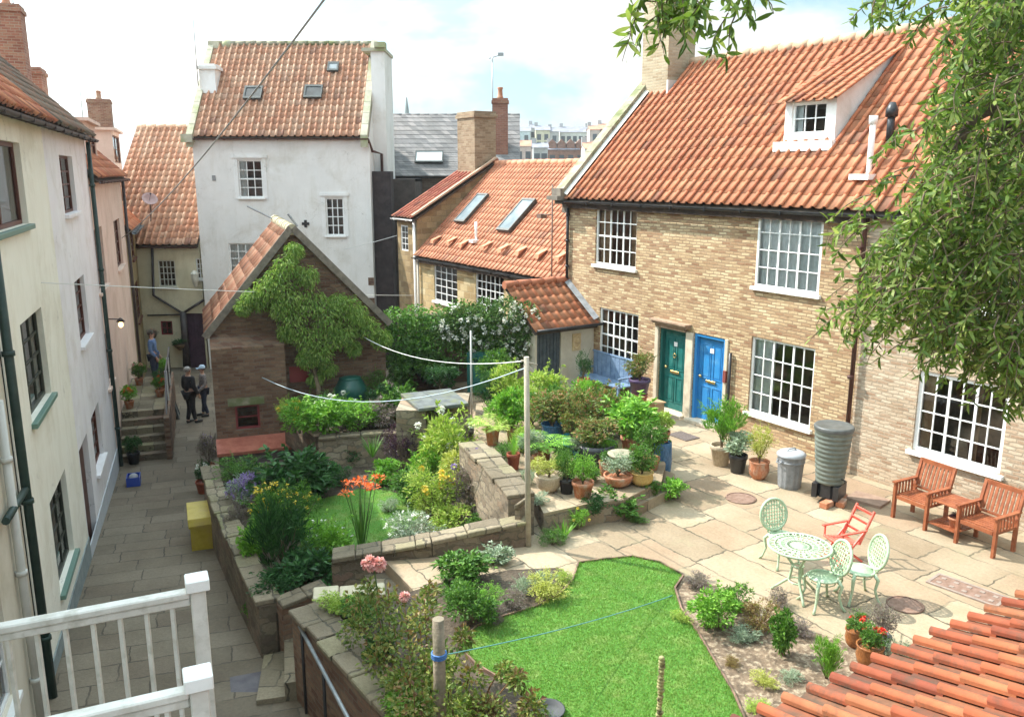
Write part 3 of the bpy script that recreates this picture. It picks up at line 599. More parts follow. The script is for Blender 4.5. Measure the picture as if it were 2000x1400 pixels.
# ================================================================ right-hand cottages
C0 = az(1385, 832, 0); ANG = math.atan2(EX.y, EX.x)
cot = House('brick_cottage', 'long brown brick cottage with green and blue doors under an orange tiled roof', 'cottage', C0, ANG)
XL = cot.px(1108, 550).x; XR = cot.px(1684, 600).x; ZE = cot.px(1105, 386).z; TP = 1.0; RY = 3.3
wa = cot.rect(1163, 405, 1243, 521); wb = cot.rect(1478, 417, 1605, 568); wc = cot.rect(1170, 607, 1246, 712); wd = cot.rect(1463, 668, 1588, 822)
dg = cot.rect(1286, 643, 1338, 812); dg = (dg[0], dg[1], 0.06, dg[3]); db = cot.rect(1352, 655, 1413, 828); db = (db[0], db[1], 0.06, db[3])
b = MB(); gable_body(b, XL, XR, RY*2, -.6, ZE, ZE+RY*TP, [wa, wb, wc, wd, (dg[0],dg[1],-.0,dg[3]), (db[0],db[1],-.0,db[3])], left=True, right=False)
b.build('wall', BRICK_C, cot.r)
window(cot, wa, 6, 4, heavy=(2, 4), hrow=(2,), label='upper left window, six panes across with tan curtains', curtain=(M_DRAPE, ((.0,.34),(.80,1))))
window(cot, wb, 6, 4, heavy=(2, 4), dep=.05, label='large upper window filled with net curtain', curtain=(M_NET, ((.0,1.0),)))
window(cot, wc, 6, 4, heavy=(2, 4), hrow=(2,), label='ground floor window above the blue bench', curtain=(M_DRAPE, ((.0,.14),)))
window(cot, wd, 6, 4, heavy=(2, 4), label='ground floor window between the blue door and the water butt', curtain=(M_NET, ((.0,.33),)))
M_GREEN = mnoise('door_green', (.007,.11,.10), (.012,.15,.135), 5, .45, .15, .003, c3=(.04,.17,.15), s2=4); M_BLUE = mnoise('door_blue', (.022,.18,.44), (.03,.23,.52), 5, .45, .15, .003, c3=(.08,.28,.52), s2=4); M_BLUEF = mplain('frame_blue', (.035,.24,.55), .4)
BRASS = mnoise('brass', (.45,.33,.12), (.6,.45,.2), 20, .35, .1, metal=.8); M_STFR = mnoise('stone_frame', (.45,.38,.28), (.60,.52,.40), 6, .9, .3)
def door(r, mat, fmat, label, number, stone=True):
    x0, x1, z0, z1 = r; yd = .12; b = MB(); f = .07
    fr = MB(); fr.box(x0, x0+f, .02, yd+.05, 0, z1); fr.box(x1-f, x1, .02, yd+.05, 0, z1); fr.box(x0+f, x1-f, .02, yd+.05, z1-f, z1); fr.build('door_frame', fmat, cot.r, bevel=.006)
    X0, X1, Z1 = x0+f+.004, x1-f-.004, z1-f-.004; b.box(X0, X1, yd, yd+.045, .07, Z1); w = X1-X0; cx = (X0+X1)/2
    for (a, c, za, zb) in ((.12,.46,.25,.85),(.54,.88,.25,.85),(.12,.46,1.02,Z1-.14),(.54,.88,1.02,Z1-.14)):
        xa, xb = X0+w*a, X0+w*c
        for q in ((xa,xb,za,za+.022),(xa,xb,zb-.022,zb),(xa,xa+.022,za+.022,zb-.022),(xb-.022,xb,za+.022,zb-.022)): b.box(q[0],q[1],yd-.014,yd-.001,q[2],q[3])
        b.box(xa+.05,xb-.05,yd-.009,yd-.001,za+.05,zb-.05)
    o = b.build('door', mat, cot.r); o['label'] = label
    k = MB(); k.box(cx-.14, cx+.14, yd-.034, yd-.016, .94, 1.0); k.build('letter_box', BRASS, o, bevel=.004)
    k = MB(); k.ell((X0+.10, yd-.05, 1.06), .035, .035, .035); k.tube([(X0+.10,yd-.05,1.06),(X0+.10,yd,1.06)], .014); k.build('door_knob', BRASS, o)
    k = MB(); k.box(cx-.055, cx+.055, yd-.022, yd-.015, Z1-.33, Z1-.23); pl = k.build('number_plate', WHITE, o)
    s = MB(); s.box(x0-.06, x1+.06, -.16, yd+.05, -.08, .062); s.build('door_step', M_STFR, cot.r, bevel=.01)
    return o
dgo = door(dg, M_GREEN, mplain('frame_green', (.01,.11,.10), .4), 'dark green panelled front door with brass letter box', 1); door(db, M_BLUE, M_BLUEF, 'bright blue panelled front door with white plate', 2)
k = MB(); cx = (dg[0]+dg[1])/2; k.tube([(cx-.03+.045*math.sin(t*math.pi*2/12)+.03, .075, dg[3]-.62+.05*math.cos(t*math.pi*2/12)) for t in range(12)], .010, 6, closed=True); k.build('knocker', BRASS, dgo)
# door surrounds: pale stone jambs, brown lintel shelf over the green door
b = MB(); b.box(dg[0]-.13, dg[0]-.002, -.05, .02, 0, dg[3]+.10); b.box(dg[1]+.002, db[0]-.002, -.04, .02, 0, dg[3]+.02); b.box(db[1]+.002, db[1]+.10, -.03, .02, 0, db[3]); b.build('door_jamb', M_STFR, cot.r, bevel=.01)
b = MB(); b.box(dg[0]-.16, dg[1]+.12, -.14, -.0, dg[3]+.10, dg[3]+.16); b.box(dg[0]-.18, dg[1]+.14, -.20, 0, dg[3]+.163, dg[3]+.20); b.box(dg[0]-.12, dg[1]+.0, -.06, -.002, dg[3]+.003, dg[3]+.098); b.build('door_hood', mnoise('hood_timber', (.26,.17,.11), (.38,.27,.19), 9, .8), cot.r)
# roof
oe = -.22; zr0 = ZE-.05
M_UND = mnoise('roof_underside', (.05,.035,.025), (.08,.06,.04), 5, .95, 0)
def simple_slab(mb, x0, x1, y0, z0, y1, z1, th=.06):
    n = Vector((0, -(z1-z0), (y1-y0))).normalized()*th
    P = [(x0,y0,z0),(x1,y0,z0),(x1,y1,z1),(x0,y1,z1)]; T = [mb.av(Vector(p)) for p in P]; B = [mb.av(Vector(p)-n) for p in P]
    mb.face(T); mb.face(B[::-1])
    for i in range(4): mb.face((B[i], B[(i+1) % 4], T[(i+1) % 4], T[i]))
def pant_roof(h, x0, x1, ye, ze, yr, tp, mat, seg=8, seed=1, w=.25, g=.33, clip=None, back=True, ridge_=True, name='roof', amp=.050, lift=.013):
    s = math.sqrt(1+tp*tp); S = (yr-ye)*s; b = MB(); b.cur = 0
    pantile(b, (x0, ye, ze+.05), (1,0,0), (0,1/s,tp/s), x1-x0, S, w, g, seg, seed=seed, clip=clip, amp=amp, lift=lift)
    b.cur = 1; simple_slab(b, x0, x1, ye+.04, ze-.03, yr, ze-.03+(yr-ye)*tp*1.0)
    if back: b.cur = 2; simple_slab(b, x0, x1, 2*yr-ye, ze-.0, yr+.001, ze+(yr-ye)*tp)
    o = b.build(name, [mat, M_UND, mat], h.r)
    if ridge_:
        c = MB(); ridge(c, (x0, yr, ze+(yr-ye)*tp+.03), (x1, yr, ze+(yr-ye)*tp+.03), seed=seed); c.build('ridge_tiles', mat if ridge_ is True else ridge_, o)
    return o
# dormer geometry
DB = cot.slope(1530, 285, oe, zr0, TP); yd = DB.y; dl = cot.px(1533, 235, yd).x; dr = cot.px(1632, 235, yd).x; dzb = DB.z+.04; dzt = cot.px(1580, 196, yd).z; tq = .54
def dclip(um, vm):
    x = XL+.12+um; y = oe+vm/math.sqrt(2); 
    return not (dl+.05 < x < dr-.05 and yd+.1 < y < yd+(dzt-dzb)/(1-tq)-.3)
rf = pant_roof(cot, XL+.12, XR, oe, zr0, RY, TP, TILE, seed=4, clip=dclip, ridge_=mnoise('ridge_buff', (.40,.25,.15), (.50,.36,.24), 8, .9))
dm = MB(); wr = cot.rect(1546, 200, 1614, 262, yd)
dm.wall(dl, dr, dzb-.1, dzt, yd, [wr], .10)
run = (dzt-dzb)/(1-tq)
for x, f in ((dl, 1), (dr, 0)):
    T = [(x,yd,dzb-.2),(x,yd,dzt),(x,yd+run,dzt+run*tq),(x,yd+run,dzb+run-.2)]; dm.poly(T if f else T[::-1])
PINKW = plaster('dormer_pinkish', (.62,.50,.44), (.70,.58,.52)); do = dm.build('dormer', [plaster('dormer_white', (.74,.72,.68), (.80,.78,.74))], cot.r)
b = MB(); sq = math.sqrt(1+tq*tq)
pantile(b, (dl-.12, yd-.16, dzt-.02), (1,0,0), (0,1/sq,tq/sq), dr-dl+.24, (run+.15)*sq, .25, .33, 8, seed=9); b.build('dormer_roof', TILE, do)
ho = House.__new__(House); ho.r = do; window(ho, wr, 3, 2, y=yd, sill=False, dep=.09, room=mnoise('pale_room', (.25,.25,.22), (.4,.4,.36), 2, .9, 0), curtain=(M_NET, ((0,.25),)))
b = MB(); b.box(dl-.10, dr+.10, yd-.20, yd-.003, dzb-.16, dzb+.03); b.box(wr[0]-.05, wr[1]+.05, yd-.06, yd-.003, wr[2]-.1, wr[2]-.02); b.build('sill', WHITE, do)
gutter(cot, XL-.15, XR+.3, oe-.04, zr0-.03, BLACKP)
b = MB(); b.box(XL+.05, XR, -.1, -.003, ZE-.26, ZE-.1); b.build('fascia', mnoise('fascia_dark', (.03,.02,.015), (.07,.045,.03), 6, .8), cot.r)
# left verge: stone coping, kneeler, lead flashing, chimney
b = MB(); s2 = math.sqrt(2)
for i in range(11):
    y0 = oe-.05+(RY-oe+.1)*i/11; y1 = oe-.05+(RY-oe+.1)*(i+1)/11-.012; z0 = zr0+(y0-oe)*TP; z1 = zr0+(y1-oe)*TP
    T = [(XL-.25,y0,z0+.30),(XL+.08,y0,z0+.30),(XL+.08,y1,z1+.30),(XL-.25,y1,z1+.30)]; t = [b.av(p) for p in T]; q = [b.av((p[0],p[1],p[2]-.36)) for p in T]
    b.face(t)
    for k in range(4): b.face((q[k], q[(k+1) % 4], t[(k+1) % 4], t[k]))
b.build('verge_coping', STONE, cot.r)
b = MB(); b.box(XL-.38, XL+.10, oe-.22, oe+.30, ZE-.06, ZE+.05); b.box(XL-.32, XL+.08, oe-.1, oe+.34, ZE+.052, ZE+.24); b.box(XL-.28, XL-.002, .0, .3, ZE-.4, ZE-.062); b.build('kneeler', mnoise('kneeler_stone', (.12,.10,.08), (.22,.19,.15), 5, .9), cot.r)
b = MB(); T = [(XL+.085,oe,zr0+.17),(XL+.22,oe,zr0+.13),(XL+.22,RY,zr0+.13+(RY-oe)),(XL+.085,RY,zr0+.17+(RY-oe))]; b.poly(T); b.build('flashing', plaster('white_flashing', (.50,.48,.44), (.6,.58,.54)), cot.r)
cc = cot.slope(1322, 150, RY, 0, 0) if False else None
zc0 = ZE+RY-1.3; chimney_part(cot, XL+.42, RY-.35, 1.0, .95, zc0, ZE+RY+2.35, mbrick('chimney_buff', (.42,.32,.20), (.52,.42,.28), (.42,.36,.26), .24, .075, .012, c3=(.56,.47,.33)), STONE, 2)
b = MB(); b.box(XL-.10, XL+.96, RY-.86, RY-.80, zc0+.3, zc0+.62); b.box(XL+.925, XL+.99, RY-.86, RY+.2, zc0+.5, zc0+1.0); b.build('flashing', MC['white_flashing'], cot.r)
# flues on the roof
f1 = cot.slope(1697, 338, oe, zr0, TP); b = MB(); b.tube([(f1.x, f1.y, f1.z-.1), (f1.x, f1.y, f1.z+.95)], .055, 10); b.lathe([(.075,.85),(.075,1.0)], 10, (f1.x, f1.y, f1.z)); b.box(f1.x-.2, f1.x+.2, f1.y-.3, f1.y+.1, f1.z-.12, f1.z-.02); b.build('flue', WHITE, cot.r)
f2 = cot.slope(1737, 275, oe, zr0, TP); b = MB(); b.tube([(f2.x, f2.y, f2.z-.1), (f2.x, f2.y, f2.z+.55)], .07, 10); b.lathe([(.11,.42),(.11,.55),(.05,.68)], 10, (f2.x, f2.y, f2.z)); b.build('flue', BLACKP, cot.r)
# downpipes, alarm box, wall bits
pipe(cot.r, [(XL+.06,-.06,ZE-.1),(XL+.06,-.06,2.75)], .04, BLACKP, brackets=3)
pipe(cot.r, [(XR-.02,-.22,ZE-.08),(XR-.02,-.09,ZE-.35),(XR-.02,-.09,.1)], .042, mnoise('pipe_maroon', (.05,.018,.012), (.09,.03,.022), 6, .5), brackets=4)
px_ = cot.px(1426, 760); pipe(cot.r, [(px_.x,-.05,cot.px(1426,688).z),(px_.x,-.05,0)], .035, BLACKP)
sm = cot.px(1330, 404); b = MB(); b.ell((sm.x, -.10, sm.z), .06, .06, .07); b.tube([(sm.x,-.1,sm.z),(sm.x,0,sm.z)], .015); b.build('security_light', BLACKP, cot.r)
b = MB(); q = cot.px(1417, 735); b.box(q.x-.03, q.x+.05, -.06, -.002, q.z-.13, q.z+.13); b.build('key_box', mplain('red_dull', (.22,.05,.04), .6), cot.r)
# neighbour to the right
nb = House('pale_cottage', 'paler brick cottage at the far right behind the tree, large window over the teak seat', 'cottage', C0, ANG)
we = nb.rect(1786, 738, 1966, 905); wf = nb.rect(1900, 545, 2010, 612); BRICK_P = mbrick('pale_brick', (.42,.27,.17), (.62,.48,.34), (.42,.34,.25), .215, .065, .012, c3=(.72,.60,.45), distort=.018, bs=.9, bd=.02)
XE = XR+9
b = MB(); gable_body(b, XR+.0, XE, RY*2, -.6, ZE, ZE+RY*TP, [we, wf], left=False); b.build('wall', BRICK_P, nb.r)
window(nb, we, 6, 4, heavy=(2, 4), fr=.07, label='large white ground floor window above the teak seat', curtain=(M_DRAPE, ((0,.18),(.62,.70)))); window(nb, wf, 4, 3, label='upper window half hidden by the tree')
D2 = nb.slope(1960, 262, oe, zr0, TP); x2 = D2.x
def d2c(um, vm): x = XR+um; y = oe+vm/s2; return not (x2+.1 < x < x2+1.5 and D2.y+.1 < y < D2.y+1.1)
pant_roof(nb, XR, XE, oe, zr0, RY, TP, TILE, seed=14, clip=d2c)
b = MB(); b.box(x2, x2+1.6, D2.y, D2.y+1.2, D2.z-.3, D2.z+.85); b.build('dormer', MC['dormer_white'], nb.r)
b = MB(); pantile(b, (x2-.1, D2.y-.15, D2.z+.87), (1,0,0), (0,1/sq,tq/sq), 1.8, 1.7, .25, .33, 6, seed=19); b.build('dormer_roof', TILE, nb.r)
b = MB(); b.box(x2+.1, x2+1.5, D2.y-.15, D2.y-.02, D2.z-.15, D2.z-.02); b.box(x2+.5, x2+1.1, D2.y-.04, D2.y-.002, D2.z+.1, D2.z+.7); b.build('window', WHITE, nb.r)
gutter(nb, XR+.32, XE, oe-.04, zr0-.03, BLACKP)
# ================================================================ lean-to porch against the cottage's left end
PW = 1.85; P0 = C0+EX*XL-EN*PW       # outer corner
por = House('tiled_porch', 'small lean-to porch with bright orange tiles and a dark plank door', 'porch', P0, ANG+math.pi/2)
# local: x runs toward the cottage (into EN), front faces the camera side
# front face plane is along EN; outward normal = +EX
def porch():
    fx = 1.18; zt, zb = 2.66, 1.78; r = por.r; r.location = P0+EX*fx; b = MB(); h = por; h.o = Vector(r.location)
    # frame: ex = EN, ey = -EX
    dr_ = (.06, .80, .0, zb-.14)
    b.wall(0, PW, -.5, zb-.02, 0, [dr_], .10); b.poly([(0,fx,-.5),(0,0,-.5),(0,0,zb-.02),(0,fx,zt-.05)]); b.build('wall', plaster('porch_cream', (.52,.47,.37), (.62,.57,.46)), r)
    d = MB(); d.box(dr_[0], dr_[1], .06, .10, 0, dr_[3])
    for i in range(7): x = dr_[0]+(i+.5)*(dr_[1]-dr_[0])/7; d.box(x-.045, x+.045, .045, .0595, .02, dr_[3]-.02)
    d.build('door', mnoise('slate_blue_planks', (.035,.05,.06), (.07,.09,.10), 9, .7), r)
    q = MB(); q.smooth = False; cx = 1.28; q.tube([(cx+.11*math.cos(t*.5236), -.025, 1.28+.17*math.sin(t*.5236)) for t in range(12)], .03, 6, closed=True); q.lathe([(.02,-.02),(.10,-.0)], 10, (cx, -.01, 1.28)); q.box(cx-.13, cx+.13, -.03, -.002, 1.06, 1.5); q.build('wall_plaque', mnoise('plaque_gold', (.50,.36,.18), (.60,.47,.28), 12, .8), r)
    t = MB(); L_ = math.hypot(fx+.22, zt-zb); v = Vector((0, fx+.2, zt-zb+.1)).normalized(); pantile(t, (-.12, -.2, zb-.06), (1,0,0), v, PW+.12, L_+.1, .24, .30, 8, seed=31)
    t.cur = 1; simple_slab(t, -.1, PW, -.16, zb-.12, fx, zt-.03); ro = t.build('roof', [TILE, M_UND], r)
    c = MB(); ridge(c, (-.15, fx, zt+.05), (PW, fx, zt+.05), r=.10); c.build('ridge_tiles', mtile('ridge_red', (.36,.10,.05), (.42,.13,.06), (.46,.16,.08)), ro)
    f = MB(); f.poly([(PW-.16,-.2,zb+.06),(PW-.0,-.2,zb+.12),(PW-.0,fx,zt+.14),(PW-.16,fx,zt+.08)]); f.build('flashing', LEAD, ro)
    g_ = MB(); g_.tube([(-.1,-.25,zb-.06),(PW+.1,-.25,zb-.06)], .035, 8); g_.build('gutter', BLACKP, r)
porch()
# ================================================================ lower orange row behind, and the taller end with the big chimney
row = House('low_stone_cottage', 'low yellow stone cottage with long orange roof and tall chimney behind the white roses', 'cottage', C0, ANG)
x0 = row.px(816, 505).x; x1 = XL-.03; ze = row.px(1085, 546).z; tpr = .93; yr = 3.25
w1 = row.rect(848, 517, 893, 592); w2 = row.rect(929, 535, 984, 600)
b = MB(); b.wall(x0, x1, -2.4, ze, 0, [w1, (w2[0], w2[1], w2[2]-.5, w2[3])], .12); b.poly([(x1,0,-2),(x1,yr*2,-2),(x1,yr*2,ze),(x1,yr,ze+yr*tpr),(x1,0,ze)]); b.poly([(x1,yr*2,-2),(x0,yr*2,-2),(x0,yr*2,ze),(x1,yr*2,ze)]); b.poly([(x0,yr*2,-2),(x0,0,-2),(x0,0,ze),(x0,yr,ze+yr*tpr),(x0,yr*2,ze)]); b.build('wall', STONE_Y, row.r)
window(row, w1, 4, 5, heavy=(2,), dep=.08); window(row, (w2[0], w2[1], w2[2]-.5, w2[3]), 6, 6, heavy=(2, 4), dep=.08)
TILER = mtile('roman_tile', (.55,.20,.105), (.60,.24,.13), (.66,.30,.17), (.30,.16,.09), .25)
o = pant_roof(row, x0, x1+.02, -.18, ze-.04, yr, tpr, TILER, seg=5, seed=21, w=.21, g=.27, amp=.030, lift=.018)
for q in (((932,382),(952,382),(915,437),(893,437)), ((1015,392),(1040,392),(1008,455),(980,455))): skylight(row, -.18, ze+.06, tpr, q)
n = Vector((0,-tpr,1)).normalized()
for (x, y) in ((850,475),(880,478),(905,483),(948,488),(982,493),(1016,498),(1055,504),(1094,510)):
    p = row.slope(x, y, -.18, ze+.04, tpr); b = MB(); b.M = Matrix.Translation(p); b.poly([(-.10,-.14,.00),(.10,-.14,.00),(.10,-.12,.12),(-.10,-.12,.12)]); b.poly([(-.10,-.12,.12),(.10,-.12,.12),(.10,.20,.25),(-.10,.20,.25)]); b.poly([(-.10,-.14,0),(-.10,-.12,.12),(-.10,.2,.25)]); b.poly([(.10,-.14,0),(.10,.2,.25),(.10,-.12,.12)]); b.build('vent_tile', TILER, o)
p = row.slope(930, 470, -.18, ze+.04, tpr); b = MB(); b.tube([(p.x,p.y,p.z-.05),(p.x,p.y,p.z+.6)], .045, 8); b.box(p.x-.13, p.x+.13, p.y-.2, p.y+.05, p.z-.06, p.z+.03); b.build('flue', WHITE, o)
gutter(row, x0, x1-.2, -.22, ze-.06, BLACKP, .05); b = MB(); b.box(x0, x1, -.08, -.002, ze-.22, ze-.08); b.build('fascia', MC['fascia_dark'], row.r)
p = row.px(930, 640, -.02); pipe(row.r, [(x0+.15,-.08,ze-.1),(x0+.15,-.08,-2)], .045, mplain('pipe_cream', (.55,.5,.42), .6))
aerial(row.r, (x1-.35, .5, ze-.1), 2.4, seed=2)
b = MB(); q = aY(1078,420,24.5); lq = row.l(q); b.tube([(x1-.55,-.1,1.3),(x1-.55,-.1,5.2)], .022, 6); b.tube([(x1-.55,-.1,4.4),(x1-.9,-.25,4.4)], .015, 6); b.box(x1-1.0,x1-.8,-.3,-.1,4.3,4.42); b.build('aerial_pole', mplain('pole_brown', (.18,.11,.08), .6), row.r)
# end building with taller eave
xe0 = row.px(776, 440).x; zn = row.px(800, 425).z; tpn = .58
end = House('stone_end_house', 'brown stone house end with red roof edge left of the orange roof', 'house', C0, ANG)
b = MB(); wn_ = end.rect(783, 440, 797, 490); b.wall(xe0, x0-.003, -2.4, zn, 0, [wn_], .1); b.poly([(x0-.003,0,-2.4),(x0-.003,6.5,-2.4),(x0-.003,6.5,zn),(x0-.003,yr,zn+yr*tpn+.0),(x0-.003,0,zn)]); b.poly([(xe0,6.5,-2.4),(xe0,0,-2.4),(xe0,0,zn),(xe0,yr,zn+yr*tpn),(xe0,6.5,zn)])
b.build('wall', mbrick('brown_stone', (.26,.17,.08), (.38,.27,.13), (.25,.19,.11), .4, .2, .012, c3=(.44,.32,.17), distort=.03), end.r)
window(end, wn_, 2, 4, dep=.07, sill=False)
pant_roof(end, xe0-.1, x0+.06, -.2, zn-.03, yr, tpn, mtile('red_old', (.36,.09,.06), (.44,.13,.08), (.52,.2,.12)), seg=5, seed=23)
b = MB(); b.bar((x0+.04,-.2,zn+.09), (x0+.04,yr,zn+(yr+.2)*tpn+.09), .12, .06); b.build('verge_coping', mnoise('verge_buff', (.45,.30,.2), (.55,.4,.28), 6, .9), end.r)
M_CH = mbrick('chimney_brown', (.30,.20,.12), (.40,.28,.18), (.32,.25,.17), .24, .08, .01, c3=(.46,.35,.23), stain=(.55,.5,.45))
ct = aY(945, 217, 31.5).z; chimney_part(end, x0-.75, yr-.35, 1.25, .9, zn+.5, ct, M_CH, M_CH, 0)
gutter(end, xe0, x0, -.24, zn-.05, WHITE, .05); pipe(end.r, [(x0-.12,-.06,zn-.1),(x0-.12,-.06,-2)], .05, WHITE)
# ================================================================ tall white house
TW_Y = 33.0
tw_ = House('tall_white_house', 'tall white rendered house with orange roof and three skylights', 'house', (aY(385, 400, TW_Y).x, TW_Y), 0)
M_WR = plaster('white_render', (.74,.72,.69), (.80,.78,.75)); x1 = aY(725, 400, TW_Y).x-tw_.o.x; ze = tw_.px(560, 268).z; tp = 1.15; yr = 3.1
wns = [tw_.rect(466, 313, 513, 386), tw_.rect(637, 387, 672, 460), tw_.rect(448, 475, 498, 535)]
b = MB(); gable_body(b, 0, x1, yr*2, -2.6, ze, ze+yr*tp, wns, rev=.12); b.build('wall', M_WR, tw_.r)
M_WS = plaster('white_surround', (.78,.77,.75), (.83,.82,.80))
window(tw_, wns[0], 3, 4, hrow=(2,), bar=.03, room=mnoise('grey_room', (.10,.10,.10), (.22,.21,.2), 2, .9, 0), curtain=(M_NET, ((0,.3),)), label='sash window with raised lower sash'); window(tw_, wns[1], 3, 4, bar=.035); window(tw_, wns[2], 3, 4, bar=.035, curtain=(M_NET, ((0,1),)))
for r_ in wns[:2]:
    b = MB(); b.box(r_[0]-.22, r_[1]+.22, -.05, -.002, r_[3]+.08, r_[3]+.19); b.box(r_[0]-.16, r_[0]-.01, -.02, -.002, r_[2]-.05, r_[3]+.08); b.box(r_[1]+.01, r_[1]+.16, -.02, -.002, r_[2]-.05, r_[3]+.08); b.build('window_surround', M_WS, tw_.r)
b = MB(); q = tw_.px(597, 437); b.box(q.x-.14, q.x+.14, -.03, -.002, q.z-.05, q.z+.05); b.box(q.x-.05, q.x+.05, -.032, -.003, q.z-.14, q.z+.14); b.build('wall_plate', BLACKP, tw_.r)
b = MB(); q = tw_.px(418, 348); b.box(q.x-.06, q.x+.06, -.03, -.002, q.z-.1, q.z+.1); b.build('wall_vent', M_GALV, tw_.r)
pant_roof(tw_, .12, x1-.28, -.18, ze-.02, yr, tp, TILE2, seed=41, w=.24, g=.32, seg=8, amp=.062, lift=.012, ridge_=STONE)
for q, op in ((((480,172),(515,172),(510,196),(475,196)), 1), (((596,170),(629,170),(631,194),(594,194)), 1), (((641,125),(662,125),(662,142),(640,142)), 0)):
    skylight(tw_, -.18, ze+.1, tp, q, gm=mnoise('skylight_dark', (.02,.02,.02), (.05,.06,.06), 3, .6, 0) if op else None)
# quoins, verge copings
MCOP = mnoise('mossy_coping', (.36,.34,.25), (.50,.47,.36), 3, .9, .4, .02, c3=(.30,.32,.16), s2=1.2)
for side, xa, xb, m_ in ((0, -.14, .10, 0), (1, x1-.28, x1-.02, 0)):
    b = MB(); N_ = 9
    for i in range(N_):
        y0 = -.25+(yr+.25)*i/N_; y1 = -.25+(yr+.25)*(i+1)/N_-.015; z0 = ze+(y0)*tp; z1 = ze+y1*tp
        T = [(xa,y0,z0+.36),(xb,y0,z0+.36),(xb,y1,z1+.36),(xa,y1,z1+.36)]; t = [b.av(p) for p in T]; q = [b.av((p[0],p[1],p[2]-.45)) for p in T]; b.face(t)
        for k in range(4): b.face((q[k], q[(k+1) % 4], t[(k+1) % 4], t[k]))
    if not side: b.box(-.3, .12, -.35, .05, ze-.2, ze+.1)
    b.build('verge_coping', MCOP, tw_.r)
# chimney on the left slope, finial ball
q = tw_.slope(418, 178, -.18, ze, tp); b = MB(); b.box(.0, .62, q.y-.1, q.y+.6, q.z-.6, q.z+1.0); ch = b.build('chimney', M_WS, tw_.r); b = MB(); b.box(-.07, .69, q.y-.17, q.y+.67, q.z+.8, q.z+.92); b.build('cap', M_WS, ch)
q = aY(445, 88, TW_Y+yr); lq = tw_.l(q); b = MB(); b.ell((lq.x, yr, lq.z), .26, .22, .2); b.box(lq.x-.75, lq.x-.3, yr-.2, yr+.2, lq.z-.6, lq.z+.12); b.build('finial', MC['mossy_coping'], tw_.r)
q = aY(400, 120, TW_Y+2); lq = tw_.l(q); aerial(tw_.r, (lq.x-.05, 1.2, lq.z-1.0), 3.3, yagi=False)
# stair block behind on the right
zb_ = aY(740, 95, 34.3).z; xa = tw_.l(aY(705, 300, 34.3)).x; xb = tw_.l(aY(757, 300, 34.3)).x
b = MB(); b.box(x1-.02, xb, 1.2, 3.3, -2.6, zb_-.12); b.build('stair_block', M_WR, tw_.r); b = MB(); b.box(x1-.35, xb+.05, 1.1, 3.4, zb_-.118, zb_); b.box(xb-.35, xb+.06, 1.0, 1.5, zb_+.002, zb_+.2); b.build('block_coping', MC['mossy_coping'], tw_.r)
gutter(tw_, 0, x1, -.24, ze-.06, MC['pipe_maroon'], .05)
pq = tw_.l(aY(748, 420, 33.9)).x; pipe(tw_.r, [(x1-.02,-.1,ze-.1),(x1+.03,.5,ze-.5),(pq,1.05,ze-.6),(pq,1.05,-2.4)], .06, MC['pipe_maroon'])
b = MB(); b.box(x1+.01, x1+.72, .4, 1.19, -2.6, aY(740,335,33.8).z); o = b.build('side_lean_to', mnoise('dark_timber', (.02,.014,.014), (.05,.035,.035), 4, .8), tw_.r)
b = MB()
for i, (zz) in enumerate((1.2, 0.4, -.4, -1.2)): b.box(x1-(.35 if i % 2 else .22), x1+.005, -.012, -.001, zz, zz+.3)
b.build('quoin', BRICK_D, tw_.r)
gl = tw_.l(aY(720, 90, TW_Y+3)); gull = thing('seagull', 'small grey gull standing on the ridge of the tall white house', 'bird', aY(720, 93, TW_Y+yr), R(20))
b = MB(); b.ell((0,0,.17), .17, .07, .075); b.ell((.15,0,.27), .05, .04, .045); b.tube([(.11,0,.2),(.14,0,.27)], .04, 6); b.tube([(.19,0,.27),(.25,0,.26)], [.015,.004], 5); b.tube([(-.12,0,.18),(-.3,0,.19)], [.05,.012], 6); b.tube([(.02,.02,.1),(.02,.02,-.02)], .008, 4); b.tube([(.02,-.02,.1),(.02,-.02,-.02)], .008, 4); b.build('body', mplain('gull_grey', (.5,.5,.52), .7), gull)
# ================================================================ slate roofed house and red chimney
sh = House('slate_roof_house', 'grey slate roofed house with one white skylight, right of the tall white house', 'house', (aY(735, 345, 38).x, 38), 0)
xs = sh.l(aY(925, 345, 38)).x; ze = sh.px(830, 342).z; zr = aY(830, 228, 41.2).z; tps = (zr-ze)/3.2
SLATE = mbrick('roof_slate', (.17,.165,.165), (.25,.24,.235), (.09,.09,.09), .28, .19, .008, c3=(.32,.30,.29), distort=.006, bs=.5, stain=(.75,.72,.68), mode='wall')
b = MB(); gable_body(b, 0, xs+1.95, 6.4, -2.6, ze, zr, [], left=True); b.build('wall', mbrick('dull_brick', (.17,.12,.09), (.26,.19,.14), (.2,.16,.12), .235, .08, .01), sh.r)
b = MB(); s2_ = (zr-ze)/14
for i in range(14):
    y0 = -.2+3.4*i/14; y1 = -.2+3.4*(i+1)/14+.02; z0 = ze-.05+(y0+.2)*tps; z1 = z0+(y1-y0)*tps
    b.poly([(-.05,y0,z0+.03),(xs+2.05,y0,z0+.03),(xs+2.05,y1,z1+.012),(-.05,y1,z1+.012)]); b.poly([(-.05,y0,z0),(xs+2.05,y0,z0),(xs+2.05,y0,z0+.03),(-.05,y0,z0+.03)])
b.poly([(-.05,6.6,ze-.1),(-.05,3.2,zr+.03),(xs+2.05,3.2,zr+.03),(xs+2.05,6.6,ze-.1)])
ro = b.build('roof', SLATE, sh.r); c = MB(); ridge(c, (-.05,3.2,zr+.03), (xs+2.05,3.2,zr+.03), r=.1); c.build('ridge_tiles', SLATE, ro)
